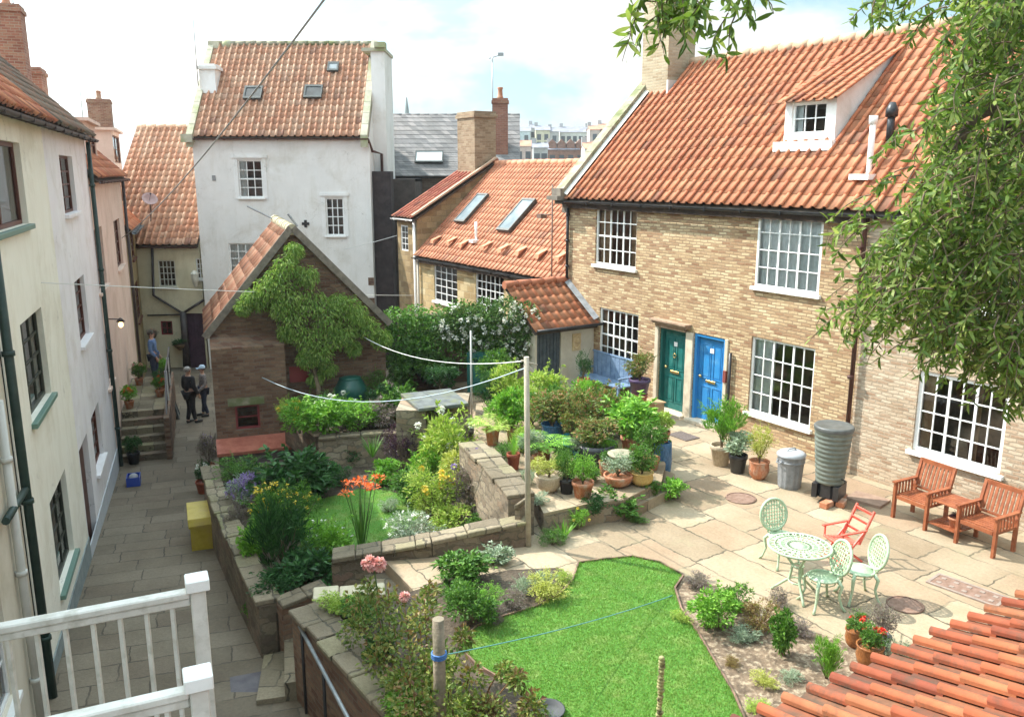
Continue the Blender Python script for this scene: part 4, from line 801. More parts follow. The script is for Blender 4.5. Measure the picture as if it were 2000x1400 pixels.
skylight(sh, -.2, ze, tps, ((811,298),(866,298),(866,320),(811,320)), gm=mnoise('skylight_pale', (.60,.66,.66), (.68,.73,.73), 2, .15, 0))
gutter(sh, 0, xs, -.25, ze-.08, BLACKP, .05)
q = sh.l(aY(977, 215, 39)); b = MB(); chimney_part(sh, q.x, 1.2, .68, .6, ze+.5, aY(977,193,39.2).z, mbrick('chimney_red', (.30,.12,.08), (.40,.18,.12), (.3,.2,.15), .235, .08, .01), BRICK_R, 1)
q = sh.l(aY(962, 200, 39.5)); b = MB(); zt = aY(962,112,39.5).z; b.tube([(q.x,1.5,ze+1),(q.x,1.5,zt)], .035, 6); b.tube([(q.x-.15,1.5,zt-.06),(q.x+.45,1.5,zt+.12)], .02, 5); b.box(q.x+.25, q.x+.5, 1.42, 1.58, zt+.05, zt+.18); b.build('aerial_pole', M_GALV, sh.r)
# darker wall and yard buildings in the gap
gp = House('dark_gap_house', 'dark shaded house in the gap right of the white house, small pale window', 'house', (aY(722, 500, 34.6).x, 34.9), 0)
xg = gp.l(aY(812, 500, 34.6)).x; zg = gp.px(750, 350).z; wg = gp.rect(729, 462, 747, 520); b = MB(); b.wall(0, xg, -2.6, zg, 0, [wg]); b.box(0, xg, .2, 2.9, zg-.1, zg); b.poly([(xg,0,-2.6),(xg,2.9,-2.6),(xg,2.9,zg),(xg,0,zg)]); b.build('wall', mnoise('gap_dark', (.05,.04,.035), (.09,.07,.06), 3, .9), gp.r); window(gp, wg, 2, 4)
# ================================================================ back-left house closing the yard
bk = House('yellow_back_house', 'pale yellow house closing the far end of the alley under a big orange roof', 'house', (aY(225, 600, 33.3).x, 33.3), 0)
xk = bk.l(aY(398, 600, 33.3)).x; ze = bk.px(340, 478).z; zr = aY(300, 257, 37.6).z; tpk = (zr-ze)/4.3
M_YEL = plaster('yellow_render', (.62,.56,.38), (.70,.64,.46)); wk = [bk.rect(309, 508, 343, 560), bk.rect(383, 505, 397, 545), bk.rect(314, 627, 337, 654)]; dk = bk.rect(362, 612, 400, 714)
b = MB(); gable_body(b, 0, xk, 8.6, -2.8, ze, zr, wk+[(dk[0], dk[1]-.01, -2.2, dk[3])]); b.build('wall', M_YEL, bk.r)
window(bk, wk[0], 4, 4, bar=.03, fm=mplain('frame_offwhite', (.6,.58,.5), .5)); window(bk, wk[1], 2, 4, bar=.03); window(bk, wk[2], 2, 2, fm=mplain('frame_red', (.25,.04,.04), .5), sill=False)
b = MB(); b.box(dk[0], dk[1]-.02, .08, .14, -2.2, dk[3]); 
for i in range(6): x = dk[0]+(i+.5)*(dk[1]-dk[0])/6; b.box(x-.05, x+.05, .06, .079, -2.2, dk[3]-.05)
b.build('door', mnoise('purple_door', (.045,.02,.035), (.08,.04,.06), 6, .6), bk.r)
pant_roof(bk, -.3, xk, -.2, ze-.03, 4.3, tpk, TILE2, seed=51, w=.25, g=.33, seg=8, amp=.055, lift=.014)
gutter(bk, 0, xk, -.26, ze-.07, MC['pipe_maroon'], .05)
M_DKP = mnoise('pipe_dark', (.03,.022,.022), (.06,.045,.04), 6, .5)
q = [bk.px(x, y, -.1) for x, y in ((297,482),(300,577),(357,612),(360,716))]; pipe(bk.r, q, .055, M_DKP); q = [bk.px(x, y, -.1) for x, y in ((398,586),(357,612))]; pipe(bk.r, q, .05, M_DKP); q = [bk.px(x, y, -.06) for x, y in ((288,616),(360,614))]; pipe(bk.r, q, .03, M_DKP)
q = bk.px(360, 640, -.15); b = MB(); b.tube([(q.x, -.16, -2.2), (q.x, -.16, bk.px(360,608).z)], .13, 10); b.build('soil_pipe', M_DKP, bk.r)
q = bk.px(382, 548, -.3); b = MB(); b.lathe([(.05,-.25),(.14,0),(.16,.28),(.05,.4)], 8, (q.x,-.35,q.z), sm=False); b.tube([(q.x,-.35,q.z-.2),(q.x,0,q.z-.25)], .02); b.build('wall_lantern', mnoise('lantern_pale', (.5,.48,.4), (.6,.58,.5), 8, .4), bk.r)
for (x, y, s, lb) in ((358,670,.16,'hanging basket with trailing green on the yellow wall, the larger'), (337,672,.10,'small hanging basket left on the yellow wall')):
    pass
# ================================================================ left-hand terrace
SD = Vector((-.346, .938, 0)).normalized(); S0 = Vector((-6.23, 10.2, 0)); SANG = math.atan2(SD.y, SD.x)
def terr(name, label, cat='house'): return House(name, label, cat, S0, SANG)
cr_ = terr('cream_house', 'cream rendered three storey house nearest on the left with green framed windows')
xp0 = cr_.px(66, 1180).x; xc = cr_.px(118, 580).x; xv = cr_.px(190, 520).x; xq = cr_.px(241, 420).x; xy = cr_.px(292, 560).x
ze = cr_.px(100, 248).z; print('TERR', xp0, xc, xv, xq, xy, ze)
TPT = .95; YRT = 2.6
M_CREAM = plaster('cream_render', (.84,.80,.68), (.88,.85,.74)); M_LAV = plaster('lavender_render', (.80,.76,.77), (.86,.83,.83)); M_PINK = plaster('pink_render', (.74,.54,.44), (.80,.62,.52))
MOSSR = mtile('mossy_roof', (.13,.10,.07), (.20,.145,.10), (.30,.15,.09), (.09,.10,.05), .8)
M_FG = mplain('frame_green_dark', (.045,.05,.035), .5); M_FB = mplain('frame_brown', (.12,.04,.025), .5); M_SG = mplain('sill_green', (.14,.24,.19), .5)
def trect(h, x0, y0, x1, y1):
    xm = (x0+x1)/2; a = h.px(x0, (y0+y1)/2).x; c = h.px(x1, (y0+y1)/2).x; return (a, c, None, None)
cw = []
for (xl, xr_, pt, pb) in ((1.0, 50, (22,277), (22,448)), (38, 104, (62,608), (80,800)), (92, 147, (118,935), (122,1125))):
    pass
def wz(h, x0, x1, zb, zt): return (h.px(*x0).x, h.px(*x1).x, h.px(*zb).z, h.px(*zt).z)
w_a = wz(cr_, (-40,340), (47,360), (45,440), (40,280)); w_b = wz(cr_, (52,740), (90,680), (100,768), (72,606)); w_c = wz(cr_, (105,1050), (138,1010), (144,1078), (122,925))
dd = (cr_.px(178,1000).x, cr_.px(192,930).x, -1.45, cr_.px(168,850).z)
xcr0 = xp0
b = MB(); gable_body(b, xcr0, xc, YRT*2, -2.6, ze, ze+YRT*TPT, [w_a, w_b, w_c], left=False, right=False, rev=.16); b.build('wall', M_CREAM, cr_.r)
for w_, lb in ((w_a, 'top floor window of the cream house'), (w_b, 'middle window of the cream house with pale green sill'), (w_c, 'lowest window of the cream house')):
    window(cr_, w_, 2 if w_ is w_a else 3, 1 if w_ is w_a else 4, heavy=(1,), fm=M_FB if w_ is w_a else M_FG, fr=.06, bar=.035, dep=.13, sillm=M_SG, room=mnoise('shade_room', (.03,.035,.03), (.10,.09,.07), 2, .9, 0), label=lb, curtain=(M_NET, ((.0,.2),)))
pant_roof(cr_, xcr0, xc, -.22, ze-.03, YRT, TPT, TILE3, seed=61, seg=6)
gutter(cr_, xcr0, xc, -.26, ze-.06, M_DKP); pipe(cr_.r, [(xp0,-.08,ze-.1),(xp0,-.08,-1.3)], .055, mnoise('pipe_dkgreen', (.012,.035,.03), (.03,.06,.05), 6, .5), brackets=4)
b = MB(); z = cr_.px(20, 985).z; b.tube([(xp0,-.08,z),(xp0-1.2,-.08,z+.05)], .045, 8); b.build('waste_pipe', MC['pipe_dkgreen'], cr_.r)
b = MB(); b.box(xcr0, xc, -.022, -.002, -2.2, -1.05); b.build('plinth', mnoise('plinth_grey', (.20,.24,.24), (.28,.31,.30), 4, .9), cr_.r)
ch1 = cr_.px(20, 60, YRT); chimney_part(cr_, cr_.px(22,90,YRT).x, YRT, .9, .8, ze+1.6, cr_.px(22,20,YRT).z, BRICK_R, BRICK_R, 1); aerial(cr_.r, (cr_.px(32,60,YRT).x, YRT, cr_.px(32,60,YRT).z), 2, yagi=False)
chimney_part(cr_, cr_.px(68,160,YRT).x, YRT, 1.3, .6, ze+1.6, cr_.px(70,138,YRT).z, BRICK_R, BRICK_R, 0)
lv = terr('lavender_house', 'pale lavender rendered house next beyond the cream one, narrow dark windows')
w1 = wz(lv, (121,360), (146,362), (136,417), (132,305)); w2 = wz(lv, (150,600), (170,600), (164,668), (158,540)); w3 = wz(lv, (181,850), (199,850), (193,915), (187,795))
ddr = (lv.px(163,960).x, lv.px(181,950).x, -1.6, lv.px(165,855).z)
b = MB(); gable_body(b, xc+.002, xv, YRT*2, -2.6, ze, ze+YRT*TPT, [w1, w2, w3, ddr], left=False, right=True, rev=.16); b.build('wall', M_LAV, lv.r)
for w_ in (w1, w2, w3): window(lv, w_, 2, 4, fm=M_FB, fr=.05, dep=.13, bar=.03, sillm=M_LAV)
b = MB(); b.box(ddr[0], ddr[1], .10, .15, ddr[2], ddr[3]); b.build('door', mplain('door_brown', (.10,.035,.02), .5), lv.r)
b = MB(); b.box(xc+.003, xv, -.022, -.002, -2.2, -1.25); b.build('plinth', plaster('plinth_pale', (.50,.52,.55), (.56,.58,.6)), lv.r)
pant_roof(lv, xc, xv+.1, -.22, ze-.03, YRT, TPT, MOSSR, seed=62, seg=6); gutter(lv, xc, xv, -.26, ze-.06, M_DKP); pipe(lv.r, [(xv-.06,-.08,ze-.1),(xv-.06,-.08,-1.7)], .05, MC['pipe_dkgreen'], brackets=4)
pk = terr('pink_house', 'narrow pink rendered house with dormers and rust brown windows')
zp = pk.px(208, 347).z; w1 = wz(pk, (185,490), (203,490), (196,570), (191,445)); w2 = wz(pk, (225,470), (237,470), (233,525), (229,428)); w3 = wz(pk, (240,640), (247,640), (244,680), (242,600)); w4 = wz(pk, (204,690), (215,690), (211,760), (208,645))
b = MB(); gable_body(b, xv+.002, xq, YRT*2, -2.8, zp, zp+YRT*TPT, [w1, w2, w4], left=True, right=True, rev=.16); b.build('wall', M_PINK, pk.r)
for w_ in (w1, w2, w4): window(pk, w_, 2, 4, fm=M_FB, fr=.06, dep=.12, bar=.035, sillm=M_PINK)
pant_roof(pk, xv, xq, -.22, zp-.03, YRT, TPT, TILE3, seed=63, seg=6); gutter(pk, xv, xq, -.26, zp-.06, MC['pipe_maroon']); pipe(pk.r, [(xq-.04,-.08,zp-.1),(xq-.04,-.08,-2)], .05, M_DKP)
for (pa, pb_, pt, pbt) in (((168,300), (190,300), (180,245), (182,338)), ((222,300), (236,300), (232,262), (230,340))):
    xa = pk.px(*pa, .35).x; xb = pk.px(*pb_, .35).x; zt = pk.px(*pt, .35).z; zb = zp+.35; m = MB(); m.wall(xa, xb, zb-.2, zt, .35, [(xa+.15, xb-.15, zb+.15, zt-.15)], .1); m.box(xa-.12, xb+.12, .2, 2.8, zt, zt+.09)
    m.poly([(xa,.35,zb-.2),(xa,.35,zt),(xa,2.6,zt),(xa,2.6,zb-.2)]); m.poly([(xb,.35,zt),(xb,.35,zb-.2),(xb,2.6,zb-.2),(xb,2.6,zt)]); do = m.build('dormer', M_PINK, pk.r)
    hh = House.__new__(House); hh.r = do; window(hh, (xa+.15, xb-.15, zb+.15, zt-.15), 2, 2, y=.35, fm=M_FB, dep=.08, sill=False)
q = pk.px(197, 240, YRT); chimney_part(pk, q.x+.3, YRT, 1.2, 1.25, zp+1.5, pk.px(200,200,YRT).z, BRICK_R, BRICK_R, 3); q = pk.px(162, 230, YRT); aerial(pk.r, (q.x, YRT, q.z), pk.px(155,135,YRT).z-q.z, seed=3)
ys_ = terr('yellow_stone_house', 'narrow yellow stone house with lead topped parapet beyond the pink one'); zy = ys_.px(268, 432).z
w1 = wz(ys_, (256,480), (262,480), (259,508), (258,452)); w2 = wz(ys_, (266,590), (273,590), (270,630), (268,545))
b = MB(); gable_body(b, xq+.002, xy, YRT*2, -2.8, zy, zy+YRT*TPT, [w1, w2], left=True, right=True); b.build('wall', mbrick('olive_stone', (.30,.23,.10), (.42,.33,.17), (.30,.25,.15), .45, .25, .012, distort=.03), ys_.r)
for w_ in (w1, w2): window(ys_, w_, 2, 4, fm=M_FB, dep=.08)
pant_roof(ys_, xq, xy, -.22, zy-.03, YRT, TPT, TILE, seed=64, seg=5); gutter(ys_, xq, xy, -.28, zy-.03, LEAD, .08); pipe(ys_.r, [(xy-.05,-.08,zy-.1),(xy-.05,-.08,-2.2)], .05, M_DKP)
nr = terr('grey_cream_house', 'grey cream house at the lower left edge behind the white railing'); xn0 = -9.5
b = MB(); wq = (xp0-2.3, xp0-1.5, -.2, 1.1); gable_body(b, xn0, xp0-.06, YRT*2, -2.6, ze-.05, ze+YRT*TPT-.05, [wq], left=True, right=False); b.build('wall', plaster('grey_cream', (.62,.57,.46), (.70,.65,.54)), nr.r); window(nr, wq, 2, 3)
pant_roof(nr, xn0, xp0-.05, -.22, ze-.08, YRT, TPT, TILE3, seed=65, seg=4); gutter(nr, xn0, xp0-.3, -.26, ze-.1, M_DKP)
pipe(nr.r, [(xp0-.75,-.07,3.0),(xp0-.75,-.07,-1.2)], .05, mplain('pipe_pale', (.60,.60,.56), .5), brackets=3)
# parasol like satellite dish on the back roof
# ================================================================ gabled brick outhouse
go = Vector((-7.02, 19.3, 0)); oh = House('brick_outhouse', 'small steep gabled brick outhouse smothered in green climber', 'outhouse', go, R(20.2))
gw = 4.1; gzl = 1.82; gza = oh.l(apl(555,452, oh.o, oh.ey)).z; gx = gw/2-.08; gd = 4.3
b = MB(); b.poly([(0,0,-2.2),(gw,0,-2.2),(gw,0,gzl+.08),(gx,0,gza),(0,0,gzl)]); b.poly([(gw,gd,-2.2),(0,gd,-2.2),(0,gd,gzl),(gx,gd,gza),(gw,gd,gzl+.08)]); b.poly([(0,gd,-2.2),(0,0,-2.2),(0,0,gzl),(0,gd,gzl)]); b.poly([(gw,0,-2.2),(gw,gd,-2.2),(gw,gd,gzl+.08),(gw,0,gzl+.08)]); b.build('wall', BRICK_D, oh.r)
b = MB(); hL = math.hypot(gx+.12, gza-gzl); v = Vector((gx, 0, gza-gzl)).normalized(); O = Vector((0,gd+.1,gzl))-v*.15; 
pantile(b, tuple(O+Vector((0,0,.06))), (0,-1,0), tuple(v), gd+.2, hL+.1, .25, .33, 6, seed=71)
v2 = Vector((gx-gw, 0, gza-gzl-.08)).normalized(); hR = math.hypot(gw-gx, gza-gzl-.08); O2 = Vector((gw,-.1,gzl+.08))-v2*.15
pantile(b, tuple(O2+Vector((0,0,.06))), (0,1,0), tuple(v2), gd+.2, hR+.1, .25, .33, 5, seed=72)
b.cur = 1
for (A, B) in (((-.1, gzl-.1), (gx, gza)), ((gx, gza), (gw+.1, gzl-.02))):
    b.poly([(A[0],-.12,A[1]),(B[0],-.12,B[1]),(B[0],gd+.1,B[1]),(A[0],gd+.1,A[1])])
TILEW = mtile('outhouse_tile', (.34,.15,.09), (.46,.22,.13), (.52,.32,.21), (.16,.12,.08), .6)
ro = b.build('roof', [TILEW, M_UND], oh.r); c = MB(); ridge(c, (gx,-.12,gza+.05), (gx,gd+.1,gza+.05), r=.12); c.build('ridge_tiles', mnoise('ridge_lichen', (.35,.30,.18), (.5,.45,.32), 6, .9), ro)
b = MB()
for (A, B) in (((-.12, gzl-.06), (gx-.02, gza+.05)), ((gw+.12, gzl+.0), (gx+.02, gza+.05))): b.bar((A[0],-.13,A[1]+.03), (B[0],-.13,B[1]+.03), .16, .05, up=(0,1,0))
b.build('barge_board', mnoise('barge_grey', (.13,.11,.09), (.24,.2,.16), 6, .9), oh.r)
# projecting front part on the left, window, red ledge
xP = 1.62; b = MB(); hwn = oh.rect(460, 792, 508, 838, -.45)
b.wall(-.02, xP, -2.2, gzl-.25, -.45, [hwn], .15); b.poly([(-.02,.0,-2.2),(-.02,-.45,-2.2),(-.02,-.45,gzl-.25),(-.02,0,gzl-.05)]); b.poly([(xP,-.45,-2.2),(xP,0,-2.2),(xP,0,gzl-.05),(xP,-.45,gzl-.25)]); b.poly([(-.02,-.45,gzl-.25),(xP,-.45,gzl-.25),(xP,0,gzl+.0),(-.02,0,gzl+.0)])
b.build('chimney_breast', BRICK_D, oh.r); window(oh, hwn, 1, 2, y=-.45, fm=mplain('red_frame', (.28,.05,.05), .6), dep=.12, sill=False)
b = MB(); b.box(hwn[0]-.15, hwn[1]+.12, -.47, -.451, hwn[3]+.02, hwn[3]+.2); b.build('lintel', STONE, oh.r)
lz = oh.px(480, 880, -1.0).z; b = MB(); b.M = None; T = [(-.05,-1.05,lz),(xP-.02,-1.05,lz),(xP-.02,-.46,lz+.18),(-.05,-.46,lz+.18)]; t = [b.av(p) for p in T]; q = [b.av((p[0],p[1],p[2]-.07)) for p in T]; b.face(t); b.face(q[::-1])
for k in range(4): b.face((q[k], q[(k+1) % 4], t[(k+1) % 4], t[k]))
b.build('tiled_ledge', mnoise('quarry_red', (.30,.08,.05), (.42,.14,.09), 6, .7), oh.r); b = MB(); b.box(0, xP-.06, -1.0, -.46, -2.2, lz-.02); b.build('ledge_wall', mbrick('blue_brick', (.14,.10,.10), (.20,.16,.17), (.16,.13,.11), .235, .08, .01), oh.r)
wr_ = oh.rect(565, 715, 603, 745); b = MB(); b.box(wr_[0], wr_[1], -.03, -.002, wr_[2], wr_[3]); b.build('red_hatch', mplain('hatch_red', (.28,.04,.04), .6), oh.r)
b = MB(); a_ = oh.px(497,425,gd); b.tube([(gx-.1,gd-.4,gza+.1),(gx-.75,gd-.4,gza+.45)], .025, 5); b.tube([(gx+.15,.1,gza+.1),(gx-.05,.1,gza+.4)], .03, 5); b.build('roof_rod', M_GALV, ro)
# ================================================================ plants
LF = {
 'mid': mleaf('leaf_mid', (0.043,0.123,0.017), (0.094,0.225,0.032), (0.174,0.334,0.058)),
 'dark': mleaf('leaf_dark', (0.017,0.065,0.017), (0.041,0.123,0.032), (0.072,0.189,0.051)),
 'bright': mleaf('leaf_bright', (0.102,0.261,0.029), (0.189,0.420,0.043), (0.319,0.551,0.087)),
 'lime': mleaf('leaf_lime', (0.217,0.362,0.043), (0.377,0.522,0.087), (0.551,0.600,0.174)),
 'yellow': mleaf('leaf_yellowish', (0.319,0.377,0.058), (0.493,0.522,0.116), (0.600,0.600,0.203)),
 'grey': mleaf('leaf_grey', (0.174,0.246,0.160), (0.319,0.406,0.275), (0.493,0.566,0.420)),
 'bronze': mleaf('leaf_bronze', (0.145,0.072,0.043), (0.261,0.174,0.058), (0.290,0.290,0.072)),
 'mixred': mleaf('leaf_mixred', (0.102,0.189,0.036), (0.189,0.246,0.058), (0.377,0.174,0.087)),
 'purple': mleaf('leaf_purple', (0.043,0.022,0.043), (0.087,0.041,0.080), (0.131,0.072,0.087)),
 'mauve': mleaf('leaf_mauve', (0.174,0.145,0.131), (0.290,0.217,0.217), (0.232,0.246,0.145)),
 'willow': mleaf('leaf_willow', (.06,.11,.018), (.15,.25,.035), (.38,.44,.13), .42),
 'rose': mleaf('leaf_rose', (.09,.15,.03), (.18,.25,.05), (.34,.32,.10)),
}
FLW = {'red': mleaf('petal_red', (.55,.02,.01), (.75,.04,.02), (.8,.1,.04), .2), 'orange': mleaf('petal_orange', (.70,.10,.02), (.80,.17,.03), (.85,.25,.05), .2), 'yellow': mleaf('petal_yellow', (.60,.42,.03), (.72,.55,.05), (.8,.65,.15), .2),
 'pink': mleaf('petal_pink', (.65,.25,.25), (.78,.42,.40), (.8,.55,.5), .2), 'white': mleaf('petal_white', (.70,.70,.62), (.80,.80,.74), (.85,.85,.8), .2), 'lavender': mleaf('petal_lavender', (.20,.12,.34), (.28,.19,.44), (.36,.28,.5), .2)}
M_STEM = mnoise('stem_brown', (.10,.07,.04), (.18,.13,.08), 12, .9); M_STEMG = mnoise('stem_green', (.06,.12,.03), (.10,.17,.05), 12, .8)
def leaf(mb, p, d, up, l, w, bend=0.0, seg=1):
    d = d.normalized(); s = d.cross(up)
    if s.length < 1e-3: s = d.cross(Vector((1,0,.1)))
    s.normalize(); n = s.cross(d)
    if seg == 1:
        a = mb.av(p); b = mb.av(p+d*l*.45+s*w*.5+n*w*.15); c = mb.av(p+d*l-n*bend*l); e = mb.av(p+d*l*.45-s*w*.5+n*w*.15)
        mb.face((a, b, c)); mb.face((a, c, e)); return
    prev = None
    for k in range(seg+1):
        t = k/seg; q = p+d*l*t-n*(bend*l*t*t); ww = w*math.sin(math.pi*(.08+.87*t))*.5 if k < seg else 0
        if k == seg: cur = (mb.av(q),)
        else: cur = (mb.av(q-s*ww), mb.av(q+s*ww))
        if prev: mb.face((prev[0], prev[1], cur[1], cur[0]) if len(cur) == 2 else (prev[0], prev[1], cur[0]))
        prev = cur
def rdir(rg, zb=0.0):
    while 1:
        v = Vector((rg.uniform(-1,1), rg.uniform(-1,1), rg.uniform(-1,1)))
        if .05 < v.length < 1: v.normalize(); v.z += zb; return v.normalized()
MESH = {}
def bush_mesh(kind, seed):
    """unit crown: radius 1, centred at z=.0, base at z=-1; leaf size given relative to the radius"""
    n, ls, lw, lob = {'fine': (2300, .11, .045, 15), 'med': (1900, .15, .075, 13), 'broad': (850, .26, .15, 11), 'spk': (1500, .26, .03, 13), 'big': (3000, .09, .048, 18)}[kind]
    k = (kind, seed)
    if k in MESH: return MESH[k]
    rg = random.Random(seed*17+3); b = MB(); C = []
    for i in range(lob):
        d = rdir(rg, .25); C.append((d*rg.uniform(.35,.80), rg.uniform(.16,.42)))
    C.append((Vector((0,0,-.15)), .5))
    for i in range(n):
        c, r = rg.choice(C); d = rdir(rg, .15); rr = r*(rg.uniform(.25,1)**.5); p = c+d*rr
        if p.z < -.95: p.z = -.95+rg.random()*.1
        o = (p*.5+d+Vector((0,0,.15))+rdir(rg)*.7)
        if kind == 'spk': o = Vector((d.x, d.y, abs(d.z)+.9))+rdir(rg)*.3
        leaf(b, p, o, rdir(rg, .8), ls*rg.uniform(.45,1.4), lw*rg.uniform(.6,1.3), rg.uniform(0,.4))
    for i in range(16):       # straggling shoots
        d = rdir(rg, .7); d.z = abs(d.z); L_ = rg.uniform(.85,1.35); b.tube([d*.2-Vector((0,0,.4)), d*L_*.6, d*L_+Vector((rg.uniform(-.1,.1),rg.uniform(-.1,.1),-.05))], [.014,.010,.004], 4, cap=False)
        for q in range(int(12*min(1, n/1200)+5)): t = rg.uniform(.45,1); leaf(b, d*L_*t, rdir(rg)+d*.5, rdir(rg, .8), ls*rg.uniform(.5,1.2), lw*rg.uniform(.6,1.1), .2)
    me = b.mesh('foliage'); MESH[k] = me; return me
def stem_mesh(seed):
    k = ('stem', seed)
    if k in MESH: return MESH[k]
    rg = random.Random(seed); b = MB()
    b.tube([(0,0,-1.05),(.03,.02,-.5),(0,.03,.1)], [.07,.05,.02], 5)
    for i in range(7):
        a = rg.uniform(0, 6.28); r = rg.uniform(.4,.75); b.tube([(0,0,-1+.1*i*.6),(r*.4*math.cos(a),r*.4*math.sin(a),-.5),(r*math.cos(a),r*math.sin(a),rg.uniform(-.1,.5))], [.035,.022,.008], 4)
    MESH[k] = b.mesh('stems'); return MESH[k]
def fern_mesh(seed, wide=.16):
    k = ('fern', seed, wide)
    if k in MESH: return MESH[k]
    rg = random.Random(seed); b = MB()
    for i in range(16):
        a = i*2.399+rg.uniform(-.2,.2); L_ = rg.uniform(.8,1.15); rise = rg.uniform(.45,.95); h = Vector((math.cos(a), math.sin(a), 0)); s = Vector((-h.y, h.x, 0)); P = []
        for j in range(15):
            t = j/14; P.append(h*(L_*t)+Vector((0,0,-1+rise*1.6*(t-.72*t*t)*1.4)))
        for j in range(1, 15):
            t = j/14; w = wide*2.2*math.sin(math.pi*min(.98, t*.85+.12))*1.0; d = (P[j]-P[j-1]).normalized()
            for sg in (1, -1): leaf(b, P[j], s*sg+d*.55-Vector((0,0,.15)), Vector((0,0,1)), w, .055, .1)
    MESH[k] = b.mesh('fronds'); return MESH[k]
def blade_mesh(seed, n=40, sp=.35, w=.05, bend=.35):
    k = ('blade', seed, n, sp, w, bend)
    if k in MESH: return MESH[k]
    rg = random.Random(seed); b = MB()
    for i in range(n):
        a = rg.uniform(0, 6.28); tl = rg.uniform(0, sp); h = Vector((math.cos(a), math.sin(a), 0)); p = h*rg.uniform(0,.14)+Vector((0,0,-1)); d = (h*tl+Vector((0,0,1))).normalized()
        leaf(b, p, d, h, rg.uniform(1.2,2.0), w, -bend*rg.uniform(.2,1)*tl*2, 5)
    MESH[k] = b.mesh('blades'); return MESH[k]
def flower_mesh(kind, seed, n):
    k = ('fl', kind, seed, n)
    if k in MESH: return MESH[k]
    rg = random.Random(seed); b = MB()
    for i in range(n):
        d = rdir(rg, .35); d.z = abs(d.z); p = Vector((d.x*rg.uniform(.4,.95), d.y*rg.uniform(.4,.95), d.z*rg.uniform(.75,1.08)))
        r = {'small': .07, 'mid': .10, 'ball': .16, 'spike': .05}[kind]
        if kind == 'spike':
            for q in range(7):
                c = p+Vector((0,0,q*.05)); 
                for z in range(3): leaf(b, c, rdir(rg), Vector((0,0,1)), .06, .05)
        else:
            m_ = 8 if kind != 'ball' else 34
            for q in range(m_):
                v = rdir(rg, .5); leaf(b, p+v*r*(.2 if kind != 'ball' else .55), v, Vector((0,0,1)), r*.9, r*.75, .2)
    MESH[k] = b.mesh('flowers'); return MESH[k]
def head_mesh(seed):
    k = ('head', seed)
    if k in MESH: return MESH[k]
    rg = random.Random(seed); b = MB()
    for q in range(34): v = rdir(rg, .4); leaf(b, v*.5, v, Vector((0,0,1)), .85, .75, .2)
    MESH[k] = b.mesh('flower_head'); return MESH[k]
def addm(name, me, mat, parent, loc, sc, rz=0):
    key = (me.name, mat.name)
    if key in MESH: me = MESH[key]
    else:
        me = me.copy() if me.materials else me; me.materials.clear(); me.materials.append(mat); MESH[key] = me
    o = link(name, me, parent, loc); o.scale = sc if isinstance(sc, (tuple, list)) else (sc,)*3; o.rotation_euler = (0, 0, rz); return o
PN = [0]
def foliage(root, kind, lf, rx, rz, z0, seed, fl=None, fkind='small', fn=20, stems=True, fs=1.0):
    """foliage of half-width rx and half-height rz standing on z0"""
    c = (0, 0, z0+rz); a = random.Random(seed*31+PN[0]).uniform(0, 6.28); sc = (rx, rx*.92, rz); PN[0] += 1
    if kind == 'fern': addm('fronds', fern_mesh(seed % 3), LF[lf], root, c, sc, a)
    elif kind.startswith('blade'): addm('blades', blade_mesh(seed % 3, *(dict(blade=(46,.45,.05,.35), bladed=(90,.6,.022,.5), bladew=(26,.8,.11,.5))[kind])), LF[lf], root, c, sc, a)
    else: addm('foliage', bush_mesh(kind, seed % 4), LF[lf], root, c, sc, a)
    if stems and not kind.startswith('blade') and kind != 'fern': addm('stems', stem_mesh(seed % 3), M_STEM, root, c, sc, a)
    if fl and fn <= 12:
        rg_ = random.Random(seed+fn)
        for q in range(fn):
            d = rdir(rg_, .35); d.z = abs(d.z); p = Vector((d.x*rg_.uniform(.4,.95), d.y*rg_.uniform(.4,.95), d.z*rg_.uniform(.8,1.1))); rr = {'small': .07, 'mid': .10, 'ball': .15}.get(fkind, .08)*rx*1.2
            addm('flower_head', head_mesh(q % 3), FLW[fl], root, (p.x*rx, p.y*rx, z0+rz+p.z*rz), rr)
    elif fl: addm('flowers', flower_mesh(fkind, seed % 3, fn), FLW[fl], root, (0, 0, z0+rz), tuple(v*fs for v in sc), a)
def plant(name, label, px, py, z, wpx, hpx, kind, lf, seed, fl=None, fkind='small', fn=20, group=None, cat='plant', dy=0, fs=1.0):
    wpx *= 1.16; hpx *= 1.12
    """plant whose foot is at a pixel on level z; wpx/hpx its width and height in photo pixels"""
    p = az(px, py, z); p.y += dy; k = p.y/FPX*1.02; r = thing(name, label, cat, p, 0, group); foliage(r, kind, lf, wpx*k/2, hpx*k/2*1.05, -.03, seed, fl, fkind, fn, fs=fs); return r
POTM = {'terra': TERRA, 'stone': mnoise('pot_stone', (.38,.30,.20), (.52,.43,.31), 8, .85), 'black': BLACKP, 'blue': mnoise('glaze_blue', (.03,.09,.19), (.07,.18,.32), 10, .25, .05), 'red': mnoise('pot_redbrown', (.26,.06,.03), (.38,.11,.06), 8, .6), 'ochre': mnoise('pot_ochre', (.45,.28,.08), (.58,.4,.14), 8, .7), 'purple': mnoise('pot_purple', (.05,.03,.08), (.09,.05,.12), 8, .35), 'turq': mnoise('pot_turquoise', (.03,.22,.32), (.06,.34,.44), 8, .25), 'white': WHITE, 'brown': mnoise('glaze_brown', (.20,.07,.02), (.34,.13,.04), 8, .25)}
